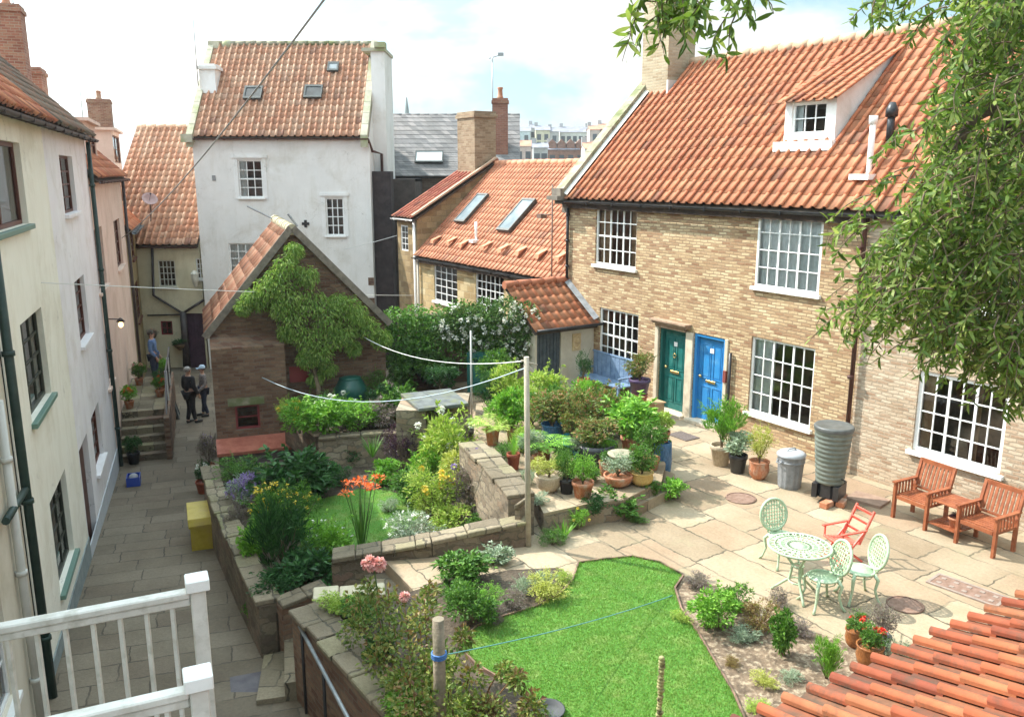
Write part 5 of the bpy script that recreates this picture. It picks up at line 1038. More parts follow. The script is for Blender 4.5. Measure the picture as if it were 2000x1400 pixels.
def pot_mesh(shape):
    if ('pot', shape) in MESH: return MESH[('pot', shape)]
    b = MB()
    pr = {'std': [(.66,0),(.70,.02),(.92,.80),(1.0,.80),(1.0,1.0),(.88,1.0),(.84,.84)], 'tall': [(.62,0),(.80,.3),(.88,.8),(1,.92),(1,1),(.88,1),(.8,.86)], 'bowl': [(.5,0),(.85,.35),(1,.9),(1,1),(.92,1),(.84,.8)], 'belly': [(.55,0),(.85,.25),(.98,.55),(.9,.85),(1,.95),(1,1),(.88,1),(.8,.86)], 'barrel': [(.78,0),(.94,.25),(1,.5),(.95,.8),(.9,1),(.82,1),(.80,.86)], 'trough': [(.9,0),(1,.9),(1,1),(.9,1),(.86,.8)]}[shape]
    b.lathe(pr, 20, capt=False); r, z = pr[-1]; b.poly([(r*math.cos(-k*.314), r*math.sin(-k*.314), z-.02) for k in range(20)][::-1]); me = b.mesh('pot'); MESH[('pot', shape)] = me; return me
def potted(label, px, py, z, wpx, hpx, shape, mat, kind=None, lf='mid', fw=0, fh=0, seed=1, fl=None, fkind='small', fn=12, group='potted plants', cat='potted plant', fs=1.0, name='potted_plant'):
    p = az(px, py, z); k = p.y/FPX*1.02; r = thing(name, label, cat, p, 0, group); w = wpx*k/2; h = hpx*k; fw *= 1.25; fh *= 1.2
    addm('pot', pot_mesh(shape), POTM[mat], r, (0,0,0), (w, w, h))
    if kind: foliage(r, kind, lf, fw*k/2, fh*k/2*1.05, h*.86, seed, fl, fkind, fn, fs=fs)
    return r
# --- pots along the cottage wall
potted('pale stone pot of bright green bamboo like leaves, next to the blue door', 1407, 907, 0, 44, 42, 'std', 'stone', 'spk', 'bright', 72, 80, 1)
potted('black plastic pot of pale leaved plant between two clay pots by the wall', 1440, 922, 0, 38, 38, 'std', 'black', 'broad', 'grey', 52, 42, 2)
potted('round clay pot of yellowish heather beside the dustbin', 1481, 934, 0, 42, 38, 'belly', 'terra', 'fine', 'yellow', 48, 66, 3)
# --- around the green door and bench
r = potted('purple pot of olive shrub raised on a red chimney pot beside the bench', 1247, 816, 0, 34, 50, 'tall', 'red'); p = r.location
k = p.y/FPX; addm('pot', pot_mesh('std'), POTM['purple'], r, (0,0,50*k), (22*k, 22*k, 32*k)); foliage(r, 'med', 'mixred', 34*k, 30*k, 78*k, 2)
potted('little green conifer in a tall red pot by the porch wall', 1139, 792, 0, 26, 56, 'tall', 'red', 'big', 'dark', 26, 52, 1)
potted('blue glazed barrel pot with a clay pot of succulent on top at the terrace corner', 1291, 930, 0, 42, 74, 'barrel', 'blue')
pp = az(1291, 930, 0); k = pp.y/FPX; r = thing('potted_plant', 'clay pot of pale green succulent standing on the blue barrel pot', 'potted plant', (pp.x, pp.y, 74*k*1.02), 0, 'potted plants'); addm('pot', pot_mesh('std'), POTM['terra'], r, (0,0,0), (16*k,16*k,22*k)); foliage(r, 'broad', 'lime', 22*k, 20*k, 20*k, 3)
# --- terrace pots (level TZ)
T = TZ
potted('clay pot of pale fern at the back left of the terrace', 962, 868, T, 30, 34, 'std', 'terra', 'fern', 'lime', 92, 62, 1)
potted('clay pot of green fern on the terrace behind the thin post', 1001, 862, T, 26, 30, 'std', 'terra', 'broad', 'bright', 60, 66, 2)
potted('dark red clay pot of small grassy plant at the terrace wall corner', 1003, 916, T, 28, 34, 'std', 'red', 'bladed', 'bright', 52, 46, 1)
potted('brown pot with bright spreading fern right of the washing line post', 1062, 905, T, 30, 34, 'std', 'brown', 'fern', 'bright', 104, 62, 2)
potted('small clay pot of pale leaves hidden behind the washing line post', 1037, 914, T, 28, 30, 'std', 'terra', 'med', 'grey', 46, 44, 3)
potted('wide stone bowl of low cream and green leaves at the terrace front', 1072, 958, T, 58, 36, 'bowl', 'stone', 'fine', 'yellow', 70, 34, 1)
potted('black pot of round dark green shrub at the terrace front', 1107, 962, T, 34, 30, 'std', 'black', 'big', 'mid', 54, 58, 2)
potted('orange clay pot of leafy green shrub at the very front of the terrace', 1138, 970, T, 46, 34, 'std', 'terra', 'big', 'bright', 58, 50, 3)
potted('shallow clay bowl of silvery plants near the stone pedestal', 1207, 948, T, 60, 24, 'bowl', 'terra', 'fine', 'grey', 66, 38, 2)
potted('small upright clay pot left of the shallow bowl', 1181, 928, T, 26, 30, 'tall', 'terra', 'med', 'mid', 26, 22, 1)
potted('ochre yellow bowl of mixed herbs near the blue barrel', 1253, 946, T, 48, 28, 'belly', 'ochre', 'med', 'mid', 58, 48, 2)
potted('purple pot holding a clipped round green ball', 1186, 908, T, 24, 20, 'std', 'purple', 'big', 'bright', 32, 40, 1)
potted('bushy green herb in clay pot against the blue barrel', 1272, 916, T, 34, 26, 'std', 'terra', 'med', 'mid', 60, 62, 3)
potted('black half barrel planter of orange green foliage behind the pots', 1163, 904, T, 92, 44, 'barrel', 'black', 'med', 'mixred', 90, 44, 2)
potted('turquoise glazed pot under the big rhododendron', 1116, 884, T, 38, 36, 'belly', 'turq', 'med', 'mixred', 60, 60, 1)
potted('deep blue glazed pot left of the turquoise one', 1078, 868, T, 46, 44, 'belly', 'blue', 'med', 'mixred', 90, 60, 3)
potted('pale blue glazed pot below the turquoise one', 1131, 908, T, 28, 32, 'tall', 'blue', 'med', 'grey', 36, 26, 1)
potted('large terracotta pot of glossy green leaves right of the rhododendron', 1232, 884, T, 44, 36, 'std', 'terra', 'broad', 'bright', 96, 66, 1)
for i, (x, y, w, h, lf, lb) in enumerate(((1120,860,110,92,'mixred','red tinged rhododendron in the middle of the terrace'), (1165,850,110,90,'mixred','taller red tinged rhododendron behind the black half barrel'), (1212,852,96,78,'bright','glossy green camellia in front of the blue bench'), (1078,842,90,82,'mid','green shrub at the left of the rhododendrons'), (1250,842,56,50,'bright','low bright shrub near the green door'))):
    plant('shrub', lb, x, y, T, w, h, 'med', lf, i)
plant('shrub', 'tall pale green climber on canes beside the porch door', 1062, 800, T, 90, 84, 'med', 'lime', 2, dy=-.3); plant('shrub', 'loose pale green shrub left of the washing line post', 1000, 806, T, 84, 88, 'med', 'lime', 1); plant('shrub', 'dark blue green bush beside the green garden gate', 955, 802, T, 56, 74, 'big', 'dark', 3)
plant('fern', 'bright fern fronds spilling in front of the blue bench', 1206, 822, T, 96, 50, 'fern', 'lime', 1)
p = az(1213, 936, T); k = p.y/FPX; b = MB(); b.lathe([(.13,0),(.13,.05),(.07,.08),(.055,.34),(.09,.38),(.22,.42),(.25,.47),(.22,.47),(.05,.44)], 14, capt=True); b.M = None
o = b.build('bird_bath', STONE, None, p); tag(o, 'small stone bird bath pedestal among the terrace pots', 'bird bath')
# ground cover tufts by the steps
plant('leafy_clump', 'strappy green clump at the foot of the terrace steps, beside the path', 1200, 1008, .0, 92, 48, 'broad', 'mid', 1); plant('leafy_clump', 'small green clump below the blue barrel pot', 1309, 975, 0, 60, 40, 'broad', 'bright', 2)
plant('leafy_clump', 'bright tuft of grass at the corner below the terrace slab', 1100, 1052, 0, 66, 42, 'blade', 'bright', 1); plant('leafy_clump', 'pale flowered clump on the terrace edge', 1128, 1034, 0, 52, 46, 'fine', 'bright', 2, 'yellow', 'small', 6); plant('leafy_clump', 'dark leafy clump hanging over the terrace step', 1160, 1010, .1, 50, 46, 'med', 'dark', 3)
# --- beds beside the big lawn
plant('shrub', 'fresh green shrub in the bed right of the lawn', 1402, 1225, 0, 118, 84, 'med', 'bright', 1); plant('shrub', 'bronze red leaved shrub beside the patio table', 1486, 1230, 0, 92, 60, 'fine', 'bronze', 2); plant('shrub', 'small pinkish shrub nearest the table legs', 1520, 1185, 0, 50, 40, 'fine', 'mauve', 1)
plant('shrub', 'upright glossy green shrub in the right bed', 1528, 1282, 0, 56, 92, 'broad', 'mid', 3); plant('grass_tuft', 'feathery upright light green tuft beside the geranium pots', 1612, 1326, 0, 60, 92, 'spk', 'bright', 2, cat='grass tuft'); plant('shrub', 'small dull shrub at the top of the right bed', 1362, 1148, 0, 60, 34, 'fine', 'mauve', 3)
plant('leafy_clump', 'yellow green seedling clump on the bare soil of the right bed', 1492, 1340, 0, 56, 34, 'fine', 'yellow', 1); plant('leafy_clump', 'sparse low clump near the tiled roof corner', 1478, 1392, 0, 60, 34, 'fine', 'lime', 2); plant('leafy_clump', 'grey green clump at the centre of the right bed', 1452, 1250, 0, 70, 30, 'fine', 'grey', 3); plant('leafy_clump', 'tiny bronze clump at the lawn edge in the right bed', 1430, 1300, 0, 40, 24, 'fine', 'bronze', 1)
potted('glazed brown pot of red geraniums, the left and farther one', 1668, 1262, 0, 42, 40, 'belly', 'brown', 'med', 'mid', 46, 34, 1, 'red', 'ball', 5)
potted('glazed brown pot of red geraniums overlapping the tiled roof edge', 1696, 1302, 0, 58, 52, 'belly', 'brown', 'med', 'mid', 58, 44, 2, 'red', 'ball', 4)
potted('dark glazed pot of grey foliage right of the geraniums', 1718, 1270, 0, 44, 36, 'belly', 'purple', 'fine', 'mauve', 62, 62, 3); plant('shrub', 'silvery low shrub behind the foreground roof edge', 1755, 1290, 0, 70, 50, 'fine', 'grey', 2)
plant('shrub', 'green leafy shrub in the left bed next to the lawn corner', 925, 1222, 0, 112, 84, 'med', 'mid', 1); plant('shrub', 'cream and green variegated bush at the path corner', 1068, 1170, 0, 92, 54, 'fine', 'yellow', 2); plant('shrub', 'dusty mauve heather left of the variegated bush', 1005, 1192, 0, 62, 46, 'fine', 'mauve', 3); plant('shrub', 'small silver plant behind the mauve heather', 1022, 1160, 0, 50, 40, 'fine', 'grey', 1); plant('shrub', 'low pinkish plant beside the lawn, left of the heather', 968, 1216, 0, 50, 40, 'fine', 'mauve', 2)
plant('shrub', 'hosta like green clump under the garden wall', 905, 1135, 0, 108, 58, 'broad', 'mid', 3); plant('shrub', 'pale trailing leaves beside the path under the wall', 968, 1098, 0, 60, 34, 'broad', 'grey', 1)
# --- lower garden
Z = -.62
for (x, y, w, h, kd, lf, s, fl, fk, fn, lb) in (
 (565,985,120,86,'broad','dark',1,None,'small',0,'dark glossy hydrangea shrub at the back of the lower garden'),
 (628,968,70,56,'broad','dark',2,None,'small',0,'dark low shrub in front of the raised bed corner'),
 (490,990,88,52,'fine','grey',2,'lavender','spike',90,'purple lavender hummock behind the alley wall'),
 (530,1052,96,92,'med','mid',1,'yellow','mid',34,'yellow flowering bush in the lower garden, the left one'),
 (582,1040,84,86,'fine','mid',3,'yellow','mid',26,'yellow flowering bush next to the lower lawn'),
 (556,1118,110,130,'spk','dark',1,None,'small',0,'tall dark feathery shrub near the front left of the lower garden'),
 (640,1105,92,86,'med','bright',2,'white','small',14,'daisy speckled green clump behind the garden wall end'),
 (600,1148,110,60,'broad','dark',3,None,'small',0,'dark ground hugging leaves at the near corner of the lower garden'),
 (492,1098,50,62,'broad','bright',1,None,'small',0,'fresh green clump on the alley wall'),
 (545,1170,90,54,'med','dark',2,None,'small',0,'dark green plant against the low brick wall'),
 (460,1032,40,42,'fine','mauve',3,None,'small',0,'dull small plant on top of the alley wall'),
 (790,920,66,80,'fine','purple',1,None,'small',0,'deep purple leaved bush at the right of the raised bed'),
 (752,946,54,42,'broad','bright',2,None,'small',0,'bright green rosette under the raised bed'),
 (822,886,60,52,'fine','bronze',3,None,'small',0,'bronze purple shrub beside the stone bench'),
 (800,982,76,58,'med','mid',3,None,'small',0,'green shrub right of the orange flowers'),
 (868,940,116,118,'med','lime',1,'white','small',10,'big pale green shrub at the right side of the lower garden'),
 (850,1010,112,92,'fine','lime',2,'yellow','small',8,'light yellow green bush behind the garden wall'),
 (905,980,90,92,'med','yellow',3,None,'small',0,'cream variegated bush beside the purple one'),
 (935,1012,112,112,'fine','mauve',1,'lavender','small',10,'dusky purple grey bush below the terrace wall'),
 (800,1068,96,62,'fine','grey',3,'white','small',46,'white flowering clump behind the garden wall'),
 (880,1040,80,48,'med','lime',2,None,'small',0,'low lime plant at the right end of the garden wall'),
 (775,870,84,66,'bladew','bright',1,None,'small',0,'arching strap leaves on the raised bed wall'),
 (975,1020,60,46,'blade','bright',2,None,'small',0,'short bright grass clump in the garden wall corner'),
 (470,942,90,44,'fine','mid',3,None,'small',0,'low green mat at the back left corner of the lower garden'),
 (700,905,56,40,'med','dark',1,None,'small',0,'small dark plant against the raised bed wall')):
    plant('shrub', lb, x, y, Z, w*1.15, h*1.12, kd, lf, s, fl, fk, fn)
for i, (x, y, z, w, h, kd, lf, lb) in enumerate(((516,1008,Z,60,56,'fine','mauve','greyish heather between the lavender and the yellow flowers'), (610,1086,Z,64,48,'fine','mid','low ferny clump left of the sword leaved plant'), (664,1090,Z,56,52,'fine','bright','feathery green clump beside the garden wall end'), (660,948,Z,60,40,'fine','dark','low dark clump under the raised bed wall'), (835,1010,Z,70,60,'fine','lime','pale frothy plant right of the small lawn'), (830,955,Z,80,80,'med','bright','mid height bright shrub left of the big pale one'), (760,1000,Z,46,30,'fine','grey','low grey tuft at the far side of the small lawn'), (905,930,Z,74,70,'fine','lime','pale shrub against the terrace wall, farthest back'), (935,1046,Z,70,40,'med','mid','low green plant inside the garden wall near the pier'), (728,890,0.0,60,40,'blade','mid','grassy tuft hanging over the raised bed wall'), (825,850,0,52,44,'fine','bronze','bronze tuft left of the steps'), (640,808,0,80,34,'med','mid','leafy row at the back of the raised bed'), (752,800,0,70,44,'med','dark','dark leafy clump right of the compost bin'), (565,815,0,50,40,'fine','lime','light clump at the outhouse wall end of the raised bed'), (860,760,T,70,46,'med','dark','dark foliage behind the slate topped bench'), (985,835,T,70,60,'med','bright','leafy bush in the back pots of the terrace'), (1040,830,T,76,70,'fine','lime','light bush between the rhododendrons and the climber'), (1100,930,T,60,40,'fine','bright','low spreading green among the front pots'), (1150,940,T,50,36,'med','mid','green plant between the bowls on the terrace'), (1030,945,T,44,30,'fine','grey','grey cushion plant next to the washing line post'), (1232,930,T,50,40,'fine','lime','pale plant behind the ochre bowl'), (1330,1215,0,44,26,'fine','lime','sprig of pale green at the lawn edge in the right bed'), (1440,1190,0,70,50,'med','mid','dense green shrub next to the fresh green one'), (1560,1240,0,60,36,'fine','mauve','dull pink ground plant near the table'), (1545,1330,0,50,26,'fine','grey','grey seedling patch near the light grass tuft'), (1060,1150,0,60,40,'fine','grey','soft grey plant behind the variegated bush'), (955,1190,0,70,50,'fine','bright','soft green clump in the left bed'), (890,1180,0,70,50,'fine','mid','feathery plant left of the green leafy shrub'), (1100,1140,0,40,30,'fine','lime','tiny pale plant at the top corner of the left bed'))):
    plant('shrub', lb, x, y, z, w, h, kd, lf, i)
for i, (x, y, z, w, h, kd, lf, lb) in enumerate(((985,900,T,50,34,'fine','mid','low green cushion on the terrace wall top side'), (1020,880,T,60,50,'med','lime','leafy lime clump behind the washing line post'), (1095,905,T,56,44,'med','mid','leafy clump between the turquoise pot and the front pots'), (1150,905,T,50,50,'fine','bright','bright clump left of the purple pot'), (1215,915,T,44,40,'fine','mid','green tuft behind the silvery bowl'), (1045,985,T,56,26,'fine','grey','grey mat spreading over the terrace slab edge'), (1262,965,.18,56,30,'med','mid','dark green creeping plant below the ochre bowl'), (1215,1000,.0,60,30,'fine','bright','mossy clump along the lower terrace step'), (1078,1062,0,60,30,'fine','mid','ferny weed at the base of the terrace corner'), (1245,1020,0,40,18,'fine','mid','small weed on the patio below the step'), (1140,800,T,70,60,'med','bright','bright shrub beside the porch door on the terrace'), (1180,805,T,70,46,'fern','bright','fern clump in front of the porch wall'), (970,760,0.36,70,70,'med','mid','leafy green bush right of the garden gate'), (900,740,0.0,80,70,'med','mid','green bush at the foot of the white rose'), (790,760,0.0,70,60,'med','mid','green bush left of the slate bench'), (838,750,0.0,60,60,'med','dark','dark bush behind the slate bench'), (735,775,0.0,56,50,'fine','mid','soft green bush right of the compost bin'), (905,945,Z,90,110,'fine','lime','tall pale feathery shrub against the near end of the terrace wall'), (960,985,Z,90,96,'fine','mauve','dusky fine leaved shrub tight against the terrace wall'), (975,1030,Z,70,50,'fine','bright','bright low plant in the corner of the two garden walls'))):
    plant('fern' if kd == 'fern' else 'shrub', lb, x, y, z, w, h, kd, lf, i)
r = plant('iris_clump', 'tall sword leaved clump with orange red flower spray by the small lawn', 706, 1066, Z, 62, 104, 'blade', 'mid', 1)
rg = random.Random(4)
for i in range(8):
    q = Vector((rg.uniform(-.36,.36), rg.uniform(-.25,.25), rg.uniform(.86,1.24))); sb = MB(); fb = MB(); sb.tube([(q.x*.2,q.y*.2,0),(q.x*.7,q.y*.6,.7),q], .006, 4)
    for j in range(30): v = rdir(rg, .2); leaf(fb, q+v*.03+Vector((rg.uniform(-.09,.09),0,0)), v, Vector((0,0,1)), .06, .035)
    o = sb.build('flower_stem', M_STEMG, r); fb.build('flower_spray', FLW['orange'], o)
# raised bed crops
for i, (x, y, w, h, kd, lf, fl, lb) in enumerate(((585,842,64,50,'med','bright','yellow','yellow flowered plant at the left end of the raised bed'), (628,850,66,56,'broad','bright',None,'broad pale leaves over the raised bed corner'), (660,826,70,50,'fine','mid','white','white flecked herb in the middle of the raised bed'), (700,842,70,50,'med','bright',None,'green salad row on the raised bed'), (742,838,66,48,'fine','mauve',None,'dusky herb on the raised bed'), (775,830,52,62,'broad','mid',None,'leafy green plant at the right end of the raised bed'), (718,828,60,26,'fine','bright',None,'low bright plant in front of the compost bin'), (605,815,60,36,'fine','mid',None,'low plant under the climber stem'))):
    plant('shrub', lb, x, y, 0, w*1.3, h*1.15, kd, lf, i, fl, 'small', 12)
# ---- climber on the outhouse
def cloud(mb, pts, n, ls, lw, rg, down=0.0, sp=.22, off=0):
    """leaf clusters round given points (point, radius)"""
    for i in range(n):
        c, r = rg.choice(pts); d = rdir(rg, .1); p = Vector(c)+d*r*(rg.random()**.45); o = d+rdir(rg)*.6-Vector((0,0,down))
        leaf(mb, p, o, rdir(rg, .7), ls*rg.uniform(.6,1.3), lw*rg.uniform(.7,1.2), rg.uniform(0,.35))
rg = random.Random(12); cl_ = thing('climbing_plant', 'bright green climber hanging over the gable of the brick outhouse', 'climber', az(620, 800, 0.0)); base = Vector(cl_.location)
def opx(x, y, off=.25): return apl(x, y, oh.o-oh.ey*off, oh.ey)-base
pts = []
for (x, y, r) in ((575,490,.22),(560,520,.30),(540,545,.30),(600,540,.28),(520,565,.30),(490,580,.22),(475,600,.18),(560,580,.36),(610,590,.38),(570,620,.38),(640,620,.38),(600,660,.36),(560,650,.22),(650,660,.34),(625,690,.32),(600,700,.26),(640,720,.22),(615,740,.18),(680,600,.32),(700,620,.30),(720,640,.28),(745,660,.28),(675,650,.30),(690,680,.2),(545,600,.28),(505,590,.2),(660,590,.25)): pts.append((opx(x, y, .18+r*.6), r))
b = MB(); cloud(b, pts, 15000, .095, .030, rg, 1.3); b.build('foliage', mleaf('leaf_climber', (.13,.25,.04), (.24,.40,.07), (.42,.52,.14), .4), cl_)
b = MB(); b.tube([(0,0,-.1),(0.03,.1,.5),opx(612,720),opx(600,640),opx(570,560),opx(575,500)], [.06,.055,.045,.035,.025,.012], 7); b.tube([opx(612,700),opx(650,650),opx(720,635)], [.035,.025,.012], 6); b.tube([opx(604,660),opx(540,600),opx(480,590)], [.03,.022,.01], 6); b.tube([opx(600,640),opx(640,590)], [.03,.012], 6); b.build('trunk', M_STEM, cl_)
iv = thing('ivy', 'dark green ivy blanket over the back garden wall', 'ivy', Vector((-2.6, 21.6, 0))); base = Vector(iv.location)
pts = []
for i in range(46): t = rg.random(); p = Vector((-3.1, 21.6, 0)).lerp(Vector((-.2, 21.5, 0)), t); pts.append((p-base+Vector((0,-rg.uniform(.1,.7),rg.uniform(.3,2.05))), rg.uniform(.26,.46)))
b = MB(); cloud(b, pts, 11000, .09, .065, rg, .3); b.build('foliage', LF['mid'], iv); b = MB(); b.tube([(1,-.1,-.2),(.9,-.15,1),(.5,-.1,1.8)], [.06,.04,.02], 6); b.build('trunk', M_STEM, iv)
wr0 = thing('rose_bush', 'big rambling bush of white roses over the wall before the yellow stone cottage', 'rose bush', Vector((-.3, 21.0, 0))); base = Vector(wr0.location); pts = []
for (x, y, r) in ((880,630,.35),(910,620,.40),(950,615,.42),(990,612,.42),(1025,620,.38),(900,655,.36),(940,655,.42),(980,660,.42),(1020,655,.38),(960,690,.34),(1000,690,.34),(1030,690,.28),(870,650,.3),(930,690,.3),(1035,640,.3)): pts.append((aY(x, y, 20.9)-base, r))
b = MB(); cloud(b, pts, 8000, .085, .06, rg, .2); b.build('foliage', mleaf('leaf_wrose', (.04,.10,.025), (.09,.18,.04), (.18,.27,.08)), wr0); b = MB()
for i in range(130):
    c, r = rg.choice(pts); d = rdir(rg); d.y = -abs(d.y)*1.2; d.z += .3; d.normalize(); p = Vector(c)+d*r*1.02
    for j in range(16): v = rdir(rg); leaf(b, p+v*.02, v, Vector((0,0,1)), .06, .05, .2)
b.build('flowers', FLW['white'], wr0); b = MB(); b.tube([(0,0,-.3),(.1,-.1,.8),(.1,-.1,1.6)], [.05,.04,.02], 6); b.build('trunk', M_STEM, wr0)
# ---- foreground rose tangle
rs = thing('rose_bush', 'sprawling foreground rose bush with rusty new leaves beside the tall post', 'rose bush', az(800, 1380, 0)); base = Vector(rs.location)
pts = []; st_ = MB(); rg = random.Random(21)
for (x, y, z, r) in ((700,1190,.5,.20),(735,1215,.55,.22),(760,1180,.9,.16),(790,1215,.8,.22),(830,1200,.95,.18),(770,1260,.6,.24),(820,1260,.7,.26),(860,1290,.6,.22),(800,1310,.6,.26),(835,1330,.6,.26),(790,1350,.55,.24),(850,1370,.6,.26),(810,1395,.6,.26),(880,1385,.5,.22),(740,1290,.4,.2),(770,1340,.35,.18),(920,1330,.5,.16),(960,1390,.3,.18),(1010,1330,.5,.10),(985,1310,.5,.10),(905,1250,.5,.12),(690,1230,.35,.18),(840,1160,1.0,.10),(720,1150,.9,.12),(1040,1385,.3,.14)):
    p = az(x, y, z)-base; pts.append((p, r)); g0 = Vector((rg.uniform(-.3,.6), rg.uniform(-.3,.8), 0)); g0 = Vector((p.x*.75+g0.x*.3, p.y*.75+g0.y*.3, -.02)); st_.tube([g0, g0.lerp(p, .5)+Vector((rg.uniform(-.05,.05),rg.uniform(-.05,.05),.08)), p+Vector((0,0,r))], [.012,.009,.004], 5)
b = MB(); cloud(b, pts, 3900, .055, .038, rg, .1); b.build('foliage', LF['rose'], rs)
b = MB(); cloud(b, [(p+Vector((0,0,r*.6)), r*.8) for p, r in pts[::2]], 420, .06, .04, rg, -.1); b.build('young_leaves', LF['bronze'], rs)
st_.build('stems', mnoise('rose_stem', (.16,.07,.03), (.22,.13,.05), 12, .7), rs)
b = MB()
for (x, y, z, r) in ((722,1100,1.25,.075),(740,1102,1.25,.07),(790,1165,1.0,.05)):
    p = az(x, y, z)-base
    b = MB()
    for j in range(90): v = rdir(rg, .2); leaf(b, p+v*r*.6, v+rdir(rg)*.4, Vector((0,0,1)), r*.8, r*.7, .3)
    b.build('flower_head', FLW['pink'], rs)
b = MB(); p = az(730, 1104, 1.22)-base; b.tube([(p.x+.1,p.y+.2,-.1),(p.x+.05,p.y+.05,.6),p], .008, 5); b.build('flower_stem', M_STEMG, rs)
for i, (x, y, w, h, kd, lf, lb) in enumerate(((700,1215,84,52,'med','mid','green plant on the inner side of the bed wall'), (745,1300,70,70,'broad','dark','dark round leaved plant beside the bed wall'), (660,1195,90,40,'med','lime','light trailing plant over the return wall end'), (800,1420,110,80,'broad','bright','bright broad leaved plant at the bottom edge, left of the post'), (930,1415,110,60,'med','bronze','rust tinged low bush right of the post'), (1040,1412,70,40,'fine','bronze','rusty plant at the bottom edge of the lawn'), (500,1220,44,54,'broad','mid','green weed at the foot of the low brick wall'), (850,1350,90,80,'broad','lime','lime green bush just left of the thick post'), (790,1370,80,70,'med','lime','yellow green plant nearest the bed wall capping'), (890,1440,100,70,'broad','lime','light green plant at the very bottom beside the post'))):
    plant('shrub', lb, x, y, 0.0 if i != 6 else -1.3, w, h, kd, lf, i)
# short grass blades on the big lawn
def inside(P, x, y):
    c = False; j = len(P)-1
    for i in range(len(P)):
        if (P[i].y > y) != (P[j].y > y) and x < (P[j].x-P[i].x)*(y-P[i].y)/(P[j].y-P[i].y)+P[i].x: c = not c
        j = i
    return c
rg = random.Random(9); b = MB(); n = 0
for Q, z, cnt, ym in ((LW, .03, 52000, 5.5), (L2, -.61, 9000, 0)):
    X0 = min(p.x for p in Q); X1 = max(p.x for p in Q); Y0 = max(ym, min(p.y for p in Q)); Y1 = max(p.y for p in Q); k = 0
    while k < cnt:
        x = rg.uniform(X0, X1); y = rg.uniform(Y0, Y1)
        if not inside(Q, x, y): k += .3; continue
        k += 1; a = rg.uniform(0, 6.28); h = rg.uniform(.013,.028); w = .006
        if not inside(Q, x+.05, y) or not inside(Q, x-.05, y) or not inside(Q, x, y+.05): h *= rg.uniform(1.2, 2.2)
        dx, dy = math.cos(a)*w, math.sin(a)*w; i0 = len(b.v); b.v += [(x-dx,y-dy,z),(x+dx,y+dy,z),(x+rg.uniform(-.015,.015),y+rg.uniform(-.015,.015),z+h)]; b.face((i0,i0+1,i0+2))
gm_ = mleaf('grass_blade', (.15,.30,.05), (.20,.38,.075), (.32,.46,.13), .35); t_ = gm_.node_tree
for lk in [l for l in t_.links if l.to_socket.name == 'Base Color']:
    src = lk.from_socket; nz = noise(t_, coords(t_, 'obj'), .9, 6, .65); t_.links.new(mixc(t_, .7, src, ramp(t_, nz.outputs[0], [(.36, (1.0,.86,.9)), (.5, (.86,.9,.8)), (.66, (1,1,1))]), 'MULTIPLY'), lk.to_socket)
struct(b.build('grass', gm_), 'stuff')
# ================================================================ patio furniture
M_IRON = mnoise('pale_green_iron', (.33,.45,.29), (.47,.58,.40), 14, .45, .25, .004); M_TEAK = mnoise('teak', (.20,.055,.022), (.34,.11,.045), 7, .5, .2, .003); M_REDP = mnoise('red_paint', (.66,.09,.06), (.78,.16,.11), 10, .45, .1)
def fl(name, label, cat, px, py, ang, z=0, group=None):
    p = az(px, py, z); return thing(name, label, cat, p, ang, group)
# round iron table
tb = fl('garden_table', 'round pale green cast iron table with pierced top on the patio', 'table', 1563, 1133, .2)
tb.location = az(1562, 1066, .70); tb.location.z = 0
b = MB(); b.lathe([(.40,.68),(.415,.69),(.415,.712),(.40,.716),(.385,.706)], 36, capb=False, capt=False)
for i in range(48):
    a0 = i*math.pi/24; 
    for (r0, r1, w) in ((.10,.24,.012),(.25,.39,.016)):
        a1 = a0+(.13 if (i % 2) else -.13); b.bar((r0*math.cos(a0), r0*math.sin(a0), .700), (r1*math.cos(a1), r1*math.sin(a1), .700), w, .010)
for r_ in (.245, .17, .32): b.tube([(r_*math.cos(k*.2618), r_*math.sin(k*.2618), .701) for k in range(24)], .010, 5, closed=True)
b.lathe([(0.001,.702),(.10,.702),(.10,.692),(.001,.692)], 20, capb=False, capt=False); b.build('table_top', M_IRON, tb)
b = MB()
for k in range(3):
    a = k*2.094+.3; c, s = math.cos(a), math.sin(a); b.tube([(c*.30,s*.30,.69),(c*.20,s*.20,.58),(c*.07,s*.07,.42),(c*.10,s*.10,.22),(c*.27,s*.27,.06),(c*.33,s*.33,.0)], [.018,.018,.02,.02,.017,.02], 7)
for z, r_ in ((.42,.07),(.2,.11)): b.tube([(r_*math.cos(k*.628), r_*math.sin(k*.628), z) for k in range(10)], .012, 5, closed=True)
b.build('table_leg', M_IRON, tb)
